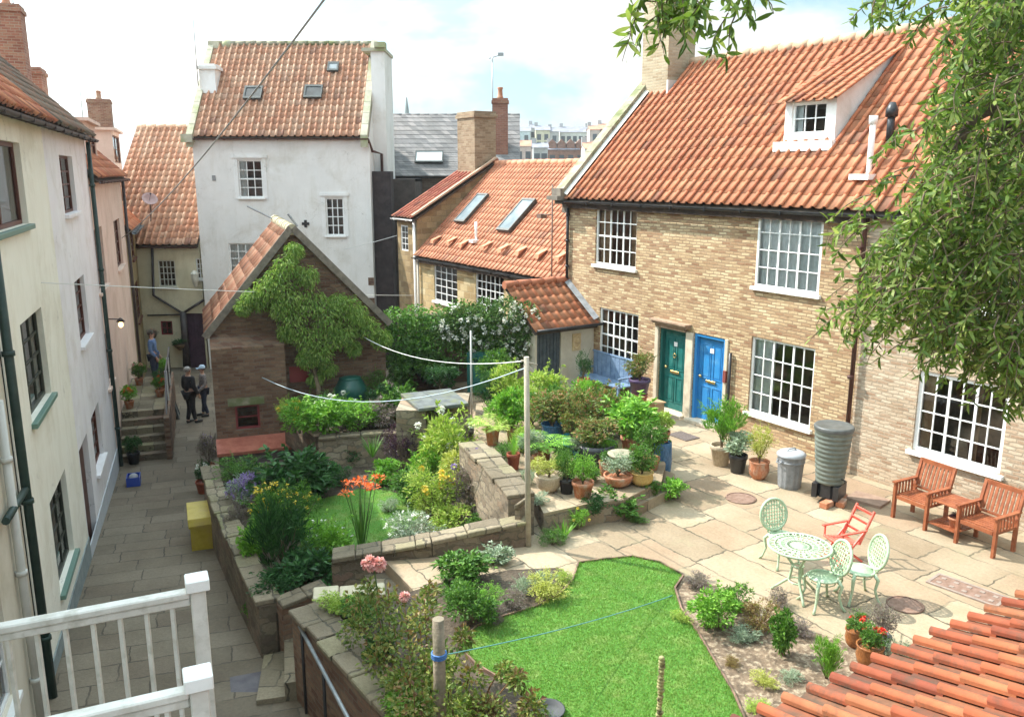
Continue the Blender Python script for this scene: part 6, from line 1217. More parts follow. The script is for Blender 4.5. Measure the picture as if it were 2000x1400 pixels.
def iron_chair(label, px, py, ang):
    r = fl('garden_chair', label, 'chair', px, py, ang, group='pale green iron garden chairs'); r.scale = (.93,)*3; b = MB()   # faces -y... seat centre at origin, back at +y
    b.tube([(.20*math.cos(k*.3927), .20*math.sin(k*.3927), .44) for k in range(16)], .016, 6, closed=True); b.lathe([(.001,.442),(.19,.442),(.19,.430),(.001,.430)], 20, capb=False, capt=False); b.build('seat', M_IRON, r)
    b = MB(); t = .22
    def bp(u, v): return Vector((u, .19+(v-.44)*t, v))
    b.tube([bp(.235*math.cos(k*.2618), .70+.24*math.sin(k*.2618)) for k in range(24)], .022, 6, closed=True)
    b.tube([bp(.15*math.cos(k*.3927), .70+.15*math.sin(k*.3927)) for k in range(16)], .009, 5, closed=True)
    for i in range(-4, 5):
        u = i*.048; h = .24*math.sqrt(max(0, 1-(u/.235)**2)); b.bar(bp(u, .70-h), bp(u+.02, .70+h), .019, .010)
        v = .70+i*.05; w = .235*math.sqrt(max(0, 1-((v-.7)/.24)**2)); b.bar(bp(-w, v), bp(w, v), .017, .008)
    for i in range(8):
        a = i*math.pi/4; b.tube([bp(.19*math.cos(a)+.035*math.cos(k*1.047), .70+.19*math.sin(a)+.035*math.sin(k*1.047)) for k in range(6)], .007, 4, closed=True)
    b.tube([bp(-.12,.44), bp(-.13,.52)], .014, 6); b.tube([bp(.12,.44), bp(.13,.52)], .014, 6); b.build('backrest', M_IRON, r)
    for sx, sy in ((-1,-1),(1,-1),(-1,1),(1,1)):
        b = MB(); b.tube([(sx*.14,sy*.14,.43),(sx*.19,sy*.18,.36),(sx*.16,sy*.165,.2),(sx*.19,sy*.20,.06),(sx*.225,sy*.235,.0)], [.028,.026,.019,.017,.024], 6); b.build('leg', M_IRON, r)
    b = MB(); b.tube([(.17*math.cos(k*.524), .17*math.sin(k*.524), .37) for k in range(12)], .008, 5, closed=True); b.build('apron', M_IRON, r); return r
iron_chair('pale green iron chair behind the table with its oval back upright to the left', 1524, 1098, R(18))
iron_chair('nearest pale green iron chair, in front of the table and left of the other', 1603, 1182, R(-80))
iron_chair('pale green iron chair farthest right of the table, casting a long shadow', 1674, 1168, R(-86))
# red folding chair
r = fl('folding_chair', 'red painted folding chair leaning back behind the round table', 'chair', 1642, 1092, R(-72)); r.scale = (.80,)*3; 
for nm, f in (('frame', 0), ('seat', 1), ('backrest', 2)):
    b = MB()
    if f == 0:
        for s in (-.22, .22): b.bar((s,-.26,.0), (s,.26,.56), .028, .04); b.bar((s*.9,.30,.0), (s*.9,-.24,.42), .028, .04); b.bar((s*1.1,-.26,.60), (s*1.1,.30,.62), .05, .025); b.bar((s*1.1,-.2,.4), (s*1.1,-.2,.6), .025)
        b.bar((-.22,-.2,.06), (.22,-.2,.06), .03)
    if f == 1:
        for i in range(7): b.bar((-.21,-.23+i*.07,.41-.008*i), (.21,-.23+i*.07,.41-.008*i), .05, .018, up=(0,0,1))
    if f == 2:
        for s in (-.22, .22): b.bar((s,.18,.36), (s,.46,.95), .03, .045)
        for i in range(3): z = .55+i*.17; b.bar((-.22,.18+(z-.36)*.475,z), (.22,.18+(z-.36)*.475,z), .06, .018, up=(0,1,.4))
    b.build(nm, M_REDP, r)
# teak companion seat
q0 = az(1742, 1010, 0); q1 = az(1937, 1090, 0); Lq = (q1-q0).length; ts = thing('companion_seat', 'reddish teak seat of two slatted chairs joined by a small table', 'garden seat', q0, math.atan2(q1.y-q0.y, q1.x-q0.x)); k = Lq
cw_ = .345*Lq; xs_ = ((0, cw_), (Lq-cw_, Lq))
for (xa, xb) in xs_:
    b = MB(); n = 8
    for i in range(n): x = xa+.06+(xb-xa-.12)*i/(n-1); b.bar((x,.50,.50), (x,.60,.88), .042, .014, up=(0,1,0))
    b.bar((xa,.50,.47), (xb,.50,.47), .05, .03); b.bar((xa+.0,.605,.90), (xb,.605,.90), .03, .07); b.build('backrest', M_TEAK, ts)
    b = MB()
    for i in range(7): y = .06+i*.07; b.box(xa+.045, xb-.045, y-.026, y+.026, .40, .418)
    b.box(xa+.04, xb-.04, .005, .03, .34, .398); b.box(xa+.04, xb-.04, .47, .50, .34, .398); b.build('seat', M_TEAK, ts)
for x in (0, cw_, Lq-cw_, Lq):
    b = MB(); b.box(x-.022, x+.022, -.01, .05, 0, .60); b.build('leg', M_TEAK, ts); b = MB(); b.bar((x,.50,0), (x,.50,.50), .044, .055); b.bar((x,.50,.50), (x,.62,.93), .044, .05); b.build('leg', M_TEAK, ts)
    b = MB(); b.box(x-.032, x+.032, -.04, .56, .602, .626); b.box(x-.012, x+.012, .05, .48, .36, .40)
    for i in range(5): b.box(x-.008, x+.008, .10+i*.075, .13+i*.075, .402, .600)
    b.build('armrest', M_TEAK, ts)
b = MB()
for i in range(7): y = .04+i*.075; b.box(cw_+.034, Lq-cw_-.034, y-.033, y+.033, .53, .548)
b.build('table_top', M_TEAK, ts); b = MB()
for i in range(6): y = .06+i*.08; b.box(cw_+.024, Lq-cw_-.024, y-.033, y+.033, .14, .158)
b.build('shelf', M_TEAK, ts)
sp_ = ts.matrix_basis @ Vector((Lq*.56, .22, .16)); r = thing('plant_pot', 'small cream and orange pot on the shelf of the teak seat', 'pot', sp_); addm('pot', pot_mesh('std'), POTM['terra'], r, (0,0,0), (.12,.12,.16)); foliage(r, 'fine', 'purple', .11, .06, .14, 1)
# dustbin
r = fl('dustbin', 'grey ribbed dustbin with lid beside the water butt', 'dustbin', 1541, 950, .4); k = az(1541,950,0).y/FPX; rr = 27*k; hh = 76*k
M_BIN = mnoise('bin_grey', (.17,.18,.19), (.26,.27,.28), 8, .55, .15)
b = MB(); N = 48
for (z0, z1) in ((0, hh*.92),):
    rings = []
    for z, f in ((0,.80),(.03,.82),(hh*.88,.99),(hh*.92,1.02)):
        rings.append([b.av(((rr*f+(.008 if (j % 4) < 2 and 0.02 < z < hh*.9 else 0))*math.cos(j*2*math.pi/N), (rr*f+(.008 if (j % 4) < 2 and .02 < z < hh*.9 else 0))*math.sin(j*2*math.pi/N), z)) for j in range(N)])
    for i in range(3):
        for j in range(N): b.face((rings[i][j], rings[i][(j+1) % N], rings[i+1][(j+1) % N], rings[i+1][j]))
b.lathe([(rr*1.0,hh*.72),(rr*1.05,hh*.73),(rr*1.05,hh*.76),(rr*1.0,hh*.77)], 32, capb=False, capt=False); b.build('body', M_BIN, r)
b = MB(); b.lathe([(rr*1.08,hh*.90),(rr*1.09,hh*.95),(rr*.9,hh*1.0),(rr*.5,hh*1.03),(.001,hh*1.04)], 32, capb=False, capt=False); b.tube([(-.09,0,hh*1.02),(-.07,0,hh*1.09),(.07,0,hh*1.09),(.09,0,hh*1.02)], .014, 6); b.build('lid', mnoise('bin_lid', (.30,.32,.34), (.40,.42,.44), 8, .5, .15), r)
for s in (-1, 1): b = MB(); b.tube([(s*rr,-.06,hh*.8),(s*(rr+.05),-.05,hh*.74),(s*(rr+.05),.05,hh*.74),(s*rr,.06,hh*.8)], .012, 6); b.build('handle', M_BIN, r)
# water butt
r = fl('water_butt', 'tall dark grey green ribbed water butt on a black stand against the wall', 'water butt', 1617, 978, .5); k = az(1617,978,0).y/FPX; M_WB = mnoise('butt_green', (.10,.12,.10), (.17,.19,.165), 6, .5, .15)
H0 = 42*k; H1 = 158*k; R0 = 27*k; R1 = 37*k; pr = [(R0*.96,H0)]; nb_ = 12
for i in range(nb_):
    t = i/nb_; z = H0+(H1-H0)*t; rr = R0+(R1-R0)*t; dz = (H1-H0)/nb_; pr += [(rr,z+dz*.1),(rr+.012,z+dz*.3),(rr+.012,z+dz*.7),(rr,z+dz*.9)]
b = MB(); b.lathe(pr+[(R1,H1)], 32); b.build('barrel', M_WB, r); b = MB(); b.lathe([(R1*1.05,H1-.02),(R1*1.07,H1+.03),(R1*1.0,H1+.055),(R1*.9,H1+.04),(.001,H1+.05)], 32, capb=False, capt=False); b.build('lid', mnoise('butt_lid', (.07,.075,.07), (.12,.125,.12), 6, .45, .15), r)
b = MB(); b.lathe([(R0*1.0,.12),(R0*.9,H0)], 8, sm=False); b.M = Matrix.Rotation(.4, 4, 'Z'); b.box(-R0, R0, -R0, -R0*.6, .1, H0); b.box(-R0, R0, R0*.6, R0, .1, H0); b.build('stand', BLACKP, r)
for i, (x, y, a) in enumerate(((-.24,-.18,.2),(.02,-.26,.5),(.22,-.06,.1))): b = MB(); b.cbox((x,y,.055), .24, .14, .10, Matrix.Rotation(a, 3, 'Z')); b.build('brick', TERRA, r, bevel=.008)
b = MB(); b.tube([(0,-R0-.0,H0+.12),(0,-R0-.09,H0+.12),(0,-R0-.09,H0+.07)], .014, 6); b.build('tap', BLACKP, r)
# small floor things
b = MB(); p = az(1695, 978, .0); b.M = Matrix.Translation(p) @ Matrix.Rotation(ANG+.2, 4, 'Z'); b.box(-.3, .3, -.22, .22, .0, .05); tag(b.build('loose_slab', mnoise('slab_brown', (.22,.14,.10), (.32,.22,.16), 6, .9)), 'loose brown paving slab lying by the wall right of the water butt', 'slab')
b = MB(); p = az(1335, 852, .002); b.M = Matrix.Translation(p) @ Matrix.Rotation(ANG, 4, 'Z'); b.box(-.28, .28, -.2, .2, 0, .015); tag(b.build('door_mat', mnoise('mat_brown', (.09,.07,.06), (.15,.12,.11), 30, .95, .6)), 'dark brown door mat outside the green door', 'door mat')
def mcover(name, label, px, py, rx, ry=None, rect=False):
    p = az(px, py, .004); b = MB()
    if rect:
        b.M = Matrix.Translation(p) @ Matrix.Rotation(ANG+.12, 4, 'Z'); b.box(-rx, rx, -ry, ry, 0, .012); b.cur = 1; b.box(-rx-.04, rx+.04, -ry-.04, -ry-.002, 0, .016); b.box(-rx-.04, rx+.04, ry+.002, ry+.04, 0, .016); b.box(-rx-.04, -rx-.002, -ry, ry, 0, .016); b.box(rx+.002, rx+.04, -ry, ry, 0, .016)
        for i in range(5):
            for j in range(2): x = -rx*.8+i*rx*.4; y = -ry*.5+j*ry; b.box(x-.03, x+.03, y-.03, y+.03, .0125, .018)
    else:
        b.lathe([(rx,0),(rx,.010)], 28, p); b.lathe([(rx+.008,.0),(rx+.03,.0),(rx+.03,.014),(rx+.008,.014)], 28, p, capb=False, capt=False)
    tag(b.build(name, [mnoise('cover_rust', (.16,.09,.06), (.25,.16,.12), 12, .8, .3), mnoise('cover_frame', (.22,.17,.14), (.30,.24,.2), 12, .8)]), label, 'drain cover')
p = az(1070, 1400, .0); b = MB(); b.lathe([(.13,0),(.17,.08),(.18,.10),(.165,.10),(.15,.05),(.001,.04)], 24, p, capt=False); tag(b.build('basin', mplain('basin_grey', (.05,.055,.06), .7)), 'round grey basin at the bottom edge of the lawn', 'basin')
p = aA(505, 1335); b = MB(); b.M = Matrix.Translation(p) @ Matrix.Rotation(R(20), 4, 'Z'); b.box(-.36, .36, -.28, .28, -.04, .012); tag(b.build('drain_slab', mnoise('slab_purple', (.085,.075,.085), (.13,.115,.12), 6, .8)), 'dark purplish slab set in the alley paving beside the handrail', 'slab')
mcover('manhole_cover', 'round rusty drain cover in front of the dustbin', 1447, 973, .23); mcover('manhole_cover', 'round drain cover beside the chair shadow', 1768, 1181, .20); mcover('manhole_cover', 'long rectangular drain cover near the tiled roof edge', 1888, 1152, .42, .16, True)
# blue bench below the ground floor window
bx0 = cot.px(1150, 780).x; x0 = wc[0]-.05; x1 = wc[1]+.02; bb = thing('blue_bench', 'blue painted plank bench with solid back under the ground floor window', 'bench', C0+EX*x0-EN*.1, ANG); w = x1-x0; M_BB = mnoise('bench_blue', (.10,.17,.28), (.20,.29,.42), 9, .6, .2)
b = MB(); n = 9
for i in range(n): b.box(w*i/n+.006, w*(i+1)/n-.006, -.03, -.005, .38, 1.02)
b.box(-.02, w+.02, -.045, .0, 1.022, 1.06); b.build('backrest', M_BB, bb); b = MB()
for i in range(4): b.box(-.02, w+.02, -.50+i*.115, -.40+i*.115, .41, .44)
b.build('seat', M_BB, bb)
for x in (.03, w-.03):
    for y in (-.46, -.03): b = MB(); b.box(x-.03, x+.03, y-.03, y+.02, 0, .408); b.build('leg', M_BB, bb)
    b = MB(); b.box(x-.03, x+.03, -.48, -.05, .62, .65); b.box(x-.02, x+.02, -.46, -.42, .442, .62); b.build('armrest', M_BB, bb)
# wooden box by the green door
r = fl('wooden_box', 'pale wooden box with an open front left of the green door', 'box', 1276, 812, ANG); b = MB()
for q in ((-.2,.2,-.14,-.12,0,.12),(-.2,.2,-.14,-.12,.16,.34),(-.2,-.18,-.12,.14,0,.34),(.18,.2,-.12,.14,0,.34),(-.2,.2,.12,.14,0,.34),(-.18,.18,-.12,.12,0,.02),(-.24,.24,-.17,.16,.341,.365)): b.box(*q)
b.build('crate', mnoise('pale_timber', (.42,.27,.14), (.56,.38,.22), 8, .8), r)
# ================================================================ cold bench, compost bin, posts, washing lines
r = thing('stone_bench', 'stone bench with thick grey slate slab top above the garden steps', 'stone bench', az(850, 800, .42)); p = r.location.copy(); p.z = 0; r.location = p
T = [az(x, y, .80)-p for x, y in ((818,798),(916,787),(880,758),(782,768))]; b = MB(); t = [b.av((v.x,v.y,.80)) for v in T]; q = [b.av((v.x,v.y,.73)) for v in T]; b.face(t); b.face(q[::-1])
for k in range(4): b.face((q[k], q[(k+1) % 4], t[(k+1) % 4], t[k]))
b.build('slab', mnoise('slate_slab', (.08,.09,.09), (.15,.165,.155), 5, .9, .3, c3=(.13,.14,.08), s2=3), r, bevel=.01)
c = (T[0]+T[1]+T[2]+T[3])/4
for (a_, b_) in ((0, 3), (1, 2)):
    m = MB(); A = T[a_].lerp(c, .16); Bq = T[b_].lerp(c, .16); A.z = Bq.z = 0; m.bar((A.x,A.y,.12), (Bq.x,Bq.y,.12), .16, 1.22, up=(0,0,1)) if False else m.box(min(A.x,Bq.x)-.08, max(A.x,Bq.x)+.08, min(A.y,Bq.y), max(A.y,Bq.y), -.5, .727); m.build('support', RUBL, r)
m = MB(); m.box(c.x-.32, c.x+.75, c.y-.5, c.y-.1, -.5, .46); m.build('stone_block', RUBL, r)
r = thing('compost_bin', 'rounded dark green plastic compost bin behind the raised bed', 'compost bin', aY(686, 795, 20.4)); r.location.z = 0
zt = aY(686, 733, 20.4).z; b = MB(); b.lathe([(.42,-.05),(.41,.3),(.36,zt*.62),(.28,zt*.85),(.24,zt*.9)], 24); b.build('body', mplain('bin_green', (.012,.10,.075), .35), r); b = MB(); b.lathe([(.27,zt*.88),(.27,zt*.94),(.15,zt*1.0),(.001,zt*1.01)], 24, capb=False, capt=False); b.build('lid', mplain('bin_green2', (.015,.12,.09), .3), r)
gg = thing('garden_gate', 'dark green plank gate in the back wall below the white roses', 'gate', aY(945, 770, 20.6), R(-8)); gg.location.z = .0; b = MB()
for i in range(6): b.box(-.42+i*.142, -.42+(i+1)*.142-.01, -.02, .02, .1, 1.15)
b.build('planks', mplain('gate_green', (.012,.12,.10), .5), gg); b = MB(); b.box(-.42, .43, -.045, -.021, .3, .4); b.box(-.42, .43, -.045, -.021, .95, 1.05); b.build('rail', mplain('gate_green2', (.01,.10,.085), .5), gg)
M_POST = mnoise('post_grey', (.36,.31,.24), (.50,.45,.36), 8, .85, .4, .01, c3=(.26,.24,.17), s2=2)
def post(label, foot, topz, r, mat, lean=(0,0), name='washing_post'):
    t = thing(name, label, 'post', foot); h = topz-foot.z; b = MB(); b.tube([(0,0,-.1),(lean[0]*.5,lean[1]*.5,h*.5),(lean[0],lean[1],h)], [r*1.08,r,r*.92], 12); b.build('pole', mat, t); return t
f1_ = az(1032, 1066, 0); ft = 5.5-.2174*f1_.y; P1 = post('tall pale timber washing line post rising above the garden wall', f1_, ft, .042, M_POST, (-.04,0)); b = MB(); h = ft; b.bar((-.04,0,h-.10), (.06,-.02,h-.22), .03); b.tube([(-.12,0,h-.05),(.12,0,h-.12)], .012, 6); b.build('cleat', M_POST, P1)
f3 = az(921, 790, .36); P3 = post('thin pale metal post between the slate bench and the green gate', Vector((f3.x, f3.y, .0)), aY(921, 646, f3.y).z, .022, mplain('metal_pale', (.5,.5,.48), .4), (.0,0))
p2 = aY(856, 1208, 7.15); P2 = post('thick grey timber post with blue cord tied round it in the rose bed', Vector((p2.x+.0, p2.y, 0)), p2.z, .060, mnoise('post_dark', (.17,.14,.10), (.30,.25,.18), 8, .9, .6, .015, c3=(.12,.11,.07), s2=3), (0,.0)); q = aY(857, 1278, 7.15); b = MB()
for i in range(3): b.tube([(.068*math.cos(k*.524), .068*math.sin(k*.524), q.z-.02+i*.018) for k in range(12)], .010, 5, closed=True)
b.build('cord_binding', mplain('cord_blue', (.05,.16,.42), .6), P2)
p4 = aY(1293, 1278, 6.6); P4 = thing('lichen_post', 'thin lichen crusted stake standing in front of the lawn', 'post', Vector((p4.x, p4.y, 0))); b = MB(); rg = random.Random(2)
for i in range(46): b.ell((rg.uniform(-.006,.006), rg.uniform(-.006,.006), p4.z*i/46), .030+rg.uniform(-.006,.006), .030, .022, 7, 4)
b.build('stake', mnoise('lichen_bark', (.22,.22,.08), (.40,.38,.18), 16, .95, .6, .02, c3=(.07,.06,.03), s2=18), P4)
def line(name, label, pts, r, mat, sag=0.0, cat='wire'):
    P = [Vector(p) for p in pts]; out = []
    for i in range(len(P)-1):
        n = 14
        for k in range(n+(i == len(P)-2)): t = k/n; v = P[i].lerp(P[i+1], t); v.z -= sag*4*t*(1-t); out.append(v)
    b = MB(); b.tube(out, r, 5); return tag(b.build(name, mat), label, cat)
M_LINE = mplain('line_white', (.7,.7,.68), .6); M_LBLUE = mplain('line_pale_blue', (.45,.55,.6), .6)
top1 = f1_+Vector((-.04,0,ft-.06))
line('washing_line', 'sagging washing line from the tall post to the outhouse corner', [top1, apl(705,655, oh.o-oh.ey*.02, oh.ey)], .009, M_LINE, .28, 'washing line')
line('washing_line', 'lower washing line sagging from the tall post toward the outhouse front', [top1-Vector((0,0,.1)), apl(512,737, oh.o-oh.ey*.5, oh.ey)], .009, M_LBLUE, .55, 'washing line')
line('overhead_line', 'white line stretched level across the alley in front of the outhouse roof', [cr_.o+cr_.ex*cr_.px(80,552).x+Vector((0,0,cr_.px(80,552).z)), row.o+row.ex*(x0 if False else row.px(806,577).x)+Vector((0,0,row.px(806,577).z))], .008, M_LINE, .05)
line('overhead_cable', 'dark cable slanting down from the sky to the pink house', [aY(655,-30,9), pk.o+pk.ex*pk.px(238,465).x+Vector((0,0,pk.px(238,465).z))], .013, mplain('cable_grey', (.35,.33,.32), .6), .25)
line('overhead_cable', 'thin wire from the white house across to the stone house end', [aY(672,487,32.9), aY(775,460,31.5)], .012, M_LINE, .02)
sk = az(1316, 1164, 0); line('washing_line', 'blue cord running low across the lawn from the thick post', [Vector((p2.x+.06, p2.y, q.z)), sk+Vector((0,0,.02))], .006, mplain('cord_turq', (.10,.28,.26), .6), .06, 'cord')
hw_ = thing('handrail', 'grey metal handrail on dark posts beside the bed wall', 'handrail', aY(600,1290,10.4)); base = Vector(hw_.location); a_ = Vector((-3.05,10.9,-.45)); c_ = Vector((-1.55,8.1,-.42)); b = MB(); a_ = aY(585,1222,9.6); c_ = aY(700,1440,7.6)
b.tube([a_-base, c_-base, c_-base+(c_-a_)*.6], .024, 8); b.build('rail', M_GALV, hw_)
for t in (.04, .45, .9): v = a_.lerp(c_, t)-base; b = MB(); b.tube([v, (v.x, v.y, -1.5-base.z)], .02, 6); b.build('upright', BLACKP, hw_)
# ================================================================ alley: grit bin, steps, pots, railing, people
gb = thing('grit_bin', 'yellow plastic grit bin with sloping lid against the alley wall', 'grit bin', Vector((-6.0, 15.45, zA(15.45))), R(22)); gb.scale = (1.08, 1.1, .84); M_YB = mnoise('bin_yellow', (.40,.29,.03), (.52,.39,.05), 6, .5, .1, c3=(.40,.28,.06), s2=3)
def slab_poly(mb, prof, x0, x1):
    A = [mb.av((x0,)+p) for p in prof]; B = [mb.av((x1,)+p) for p in prof]; n = len(prof); mb.face(A); mb.face(B[::-1])
    for i in range(n): mb.face((A[i], B[i], B[(i+1) % n], A[(i+1) % n]))
b = MB(); slab_poly(b, [(-.42,0),(.42,0),(.45,.62),(-.45,.62)][::-1], -.26, .26); b.box(-.285, .285, -.47, .47, .60, .64); b.build('tub', M_YB, gb); b = MB(); slab_poly(b, [(-.48,.642),(.48,.642),(.42,.80),(-.42,.80)][::-1], -.29, .20); slab_poly(b, [(-.48,.642),(.48,.642),(.42,.66),(-.42,.66)][::-1], .2, .29); b.build('lid', M_YB, gb, bevel=.02)
def alley_pot(label, px, py, w, h, shape, mat, kind, lf, fw, fh, seed, fl_=None, fk='small', fn=14, z=None):
    z = aA(px, py).z if z is None else z; return potted(label, px, py, z, w, h, shape, mat, kind, lf, fw, fh, seed, fl_, fk, fn, group='potted plants')
alley_pot('red pot of purple and white petunias behind the yellow bin', 398, 962, 30, 26, 'std', 'red', 'med', 'dark', 34, 34, 1, 'white', 'mid', 12)
alley_pot('small clay pot of lilac flowers at the outhouse corner by the ledge', 410, 925, 22, 22, 'std', 'terra', 'fine', 'mauve', 40, 52, 2, 'lavender', 'small', 20)
alley_pot('dark pot with trailing plant at the base of the lavender house drainpipe', 262, 905, 26, 24, 'std', 'black', 'med', 'dark', 36, 30, 3)
b = MB(); p = aA(262, 945); r = thing('blue_crate', 'blue plastic crate on the alley beside the lavender house', 'crate', p, SANG); 
for q in ((-.2,.2,-.15,-.13,0,.22),(-.2,.2,.13,.15,0,.22),(-.2,-.18,-.13,.13,0,.22),(.18,.2,-.13,.13,0,.22),(-.18,.18,-.13,.13,0,.02)): b.box(*q)
b.build('tub', mplain('crate_blue', (.03,.07,.35), .4), r); b = MB(); b.ell((0,0,.18), .15, .11, .08); b.build('sack', mplain('sack_pale', (.3,.3,.32), .8), r)
# stair and landing in front of the pink house
SS = terr; stp = thing('entrance_steps', 'brick edged entrance steps and landing in front of the pink house', 'steps', S0+SD*0, SANG)
hs = House.__new__(House); hs.o = S0.copy(); hs.ex = SD; hs.ey = Vector((-SD.y, SD.x, 0)); hs.r = stp
xs0 = hs.l(aA(275, 900)).x; n = 6; zb = zA(21)
for i in range(n):
    b = MB(); b.box(xs0+i*.27, xs0+(i+1)*.27+.02 if i < n-1 else xs0+i*.27+4.2, -1.12, -.02, zb-.6, zb+.165*(i+1)); b.build('step' if i < n-1 else 'landing', CAPM if i % 2 else RUB, stp)
LZ = zb+.165*n
b = MB(); b.box(xs0-.1, xs0+5.5, -1.26, -1.125, zb-.6, LZ+.12); b.build('side_wall', BRICK_D, stp)
rl = thing('landing_railing', 'dark railing with white posts along the landing of the pink house', 'railing', S0, SANG); b = MB(); b.bar((xs0+1.6,-1.19,LZ+.95), (xs0+5.3,-1.19,LZ+.95), .04); b.bar((xs0-.05,-1.19,zb+.85), (xs0+1.6,-1.19,LZ+.95), .04); b.build('rail', M_DKP, rl)
for i in range(12): x = xs0+.0+i*.46; zt = zb+.85+(LZ+.95-zb-.85)*min(1, (x-xs0+.05)/1.65); b = MB(); b.bar((x,-1.19,min(LZ,zt-.85)+.1), (x,-1.19,zt), .03 if i % 4 else .07); b.build('baluster' if i % 4 else 'post', M_DKP if i % 4 else WHITE, rl)
for i, (t, y, kd, lf, w, fl_, lb) in enumerate(((.15,-.2,'med','bright',.26,'orange','pot of orange flowers at the top of the entrance steps'), (1.2,-.95,'med','mid',.24,'red','pot of red flowers against the landing railing'), (2.0,-.95,'fine','dark',.28,None,'dark bushy pot plant on the landing by the railing'), (2.9,-.3,'med','mid',.30,'pink','pot of pink flowers at the middle of the landing'), (3.6,-.9,'broad','bright',.26,None,'bright leafy pot plant at the far end of the landing'))):
    v = S0+SD*(xs0+1.6+t)+hs.ey*y; r = thing('potted_plant', lb, 'potted plant', (v.x, v.y, LZ), 0, 'potted plants'); addm('pot', pot_mesh('std'), POTM['terra'], r, (0,0,0), (.13,.13,.22)); foliage(r, kd, lf, w, w*.85, .2, i, fl_, 'mid', 10)
for (dx, dz, w, lb) in ((352, 678, .30, 'half basket of trailing green on the yellow back wall beside the dark pipe'), (337, 674, .17, 'small hanging basket left of the bigger one on the yellow wall')):
    pass
q = bk.px(352, 674, -.22); v = bk.o+bk.ex*q.x-bk.ey*.24; r = thing('wall_basket', 'half basket of trailing greenery on the yellow back wall', 'hanging basket', (v.x, v.y, q.z)); b = MB(); b.lathe([(.05,-.2),(.2,-.05),(.24,.05)], 12); b.build('basket', M_STEM, r); foliage(r, 'med', 'dark', .42, .18, -.08, 2, stems=False)
q = bk.px(326, 655, -.22); v = bk.o+bk.ex*bk.px(303,655).x-bk.ey*.24; r = thing('wall_basket', 'small round hanging basket left of the red window', 'hanging basket', (v.x, v.y, q.z)); b = MB(); b.lathe([(.05,-.15),(.14,-.05),(.16,.05)], 12); b.build('basket', M_STEM, r); foliage(r, 'fine', 'mauve', .24, .16, -.05, 1, 'pink', 'small', 10, stems=False)
q = pk.px(236, 634, -.3); v = pk.o+pk.ex*q.x-pk.ey*.3; lm = thing('wall_lamp', 'small lit wall lamp glowing warm on the pink house', 'lamp', (v.x, v.y, q.z), SANG); b = MB(); b.ell((0,0,0), .06, .06, .075); m_, t_, b_, o_ = newmat('lamp_glow'); b_.inputs['Emission Color'].default_value = (1,.62,.22,1); b_.inputs['Emission Strength'].default_value = 3.5; b.build('globe', m_, lm); b = MB(); b.lathe([(.11,.08),(.04,.16),(.01,.18)], 10); b.tube([(0,0,.14),(0,.28,.16)], .015); b.build('bracket', M_DKP, lm)
q = apl(292, 392, bk.o+Vector((0,-.4,0))-bk.ey*.2, bk.ey); ds = thing('satellite_dish', 'pinkish satellite dish in front of the orange back roof', 'satellite dish', q, R(35)); ds.scale = (.72,)*3; b = MB(); b.M = Matrix.Rotation(R(50), 4, 'X'); b.lathe([(.02,0),(.18,.03),(.32,.10),(.40,.17),(.395,.18),(.30,.12),(.16,.05),(.01,.02)], 20, capb=False, capt=False); b.build('dish', mplain('dish_pink', (.38,.25,.24), .5), ds); b = MB(); b.tube([(0,0,0),(.05,.1,-.55),(.05,.35,-1.1)], .03, 6); b.tube([(0,0,0),(0,-.35,.35)], .012, 5); b.ell((0,-.36,.36), .05, .05, .05); b.build('arm', M_DKP, ds)
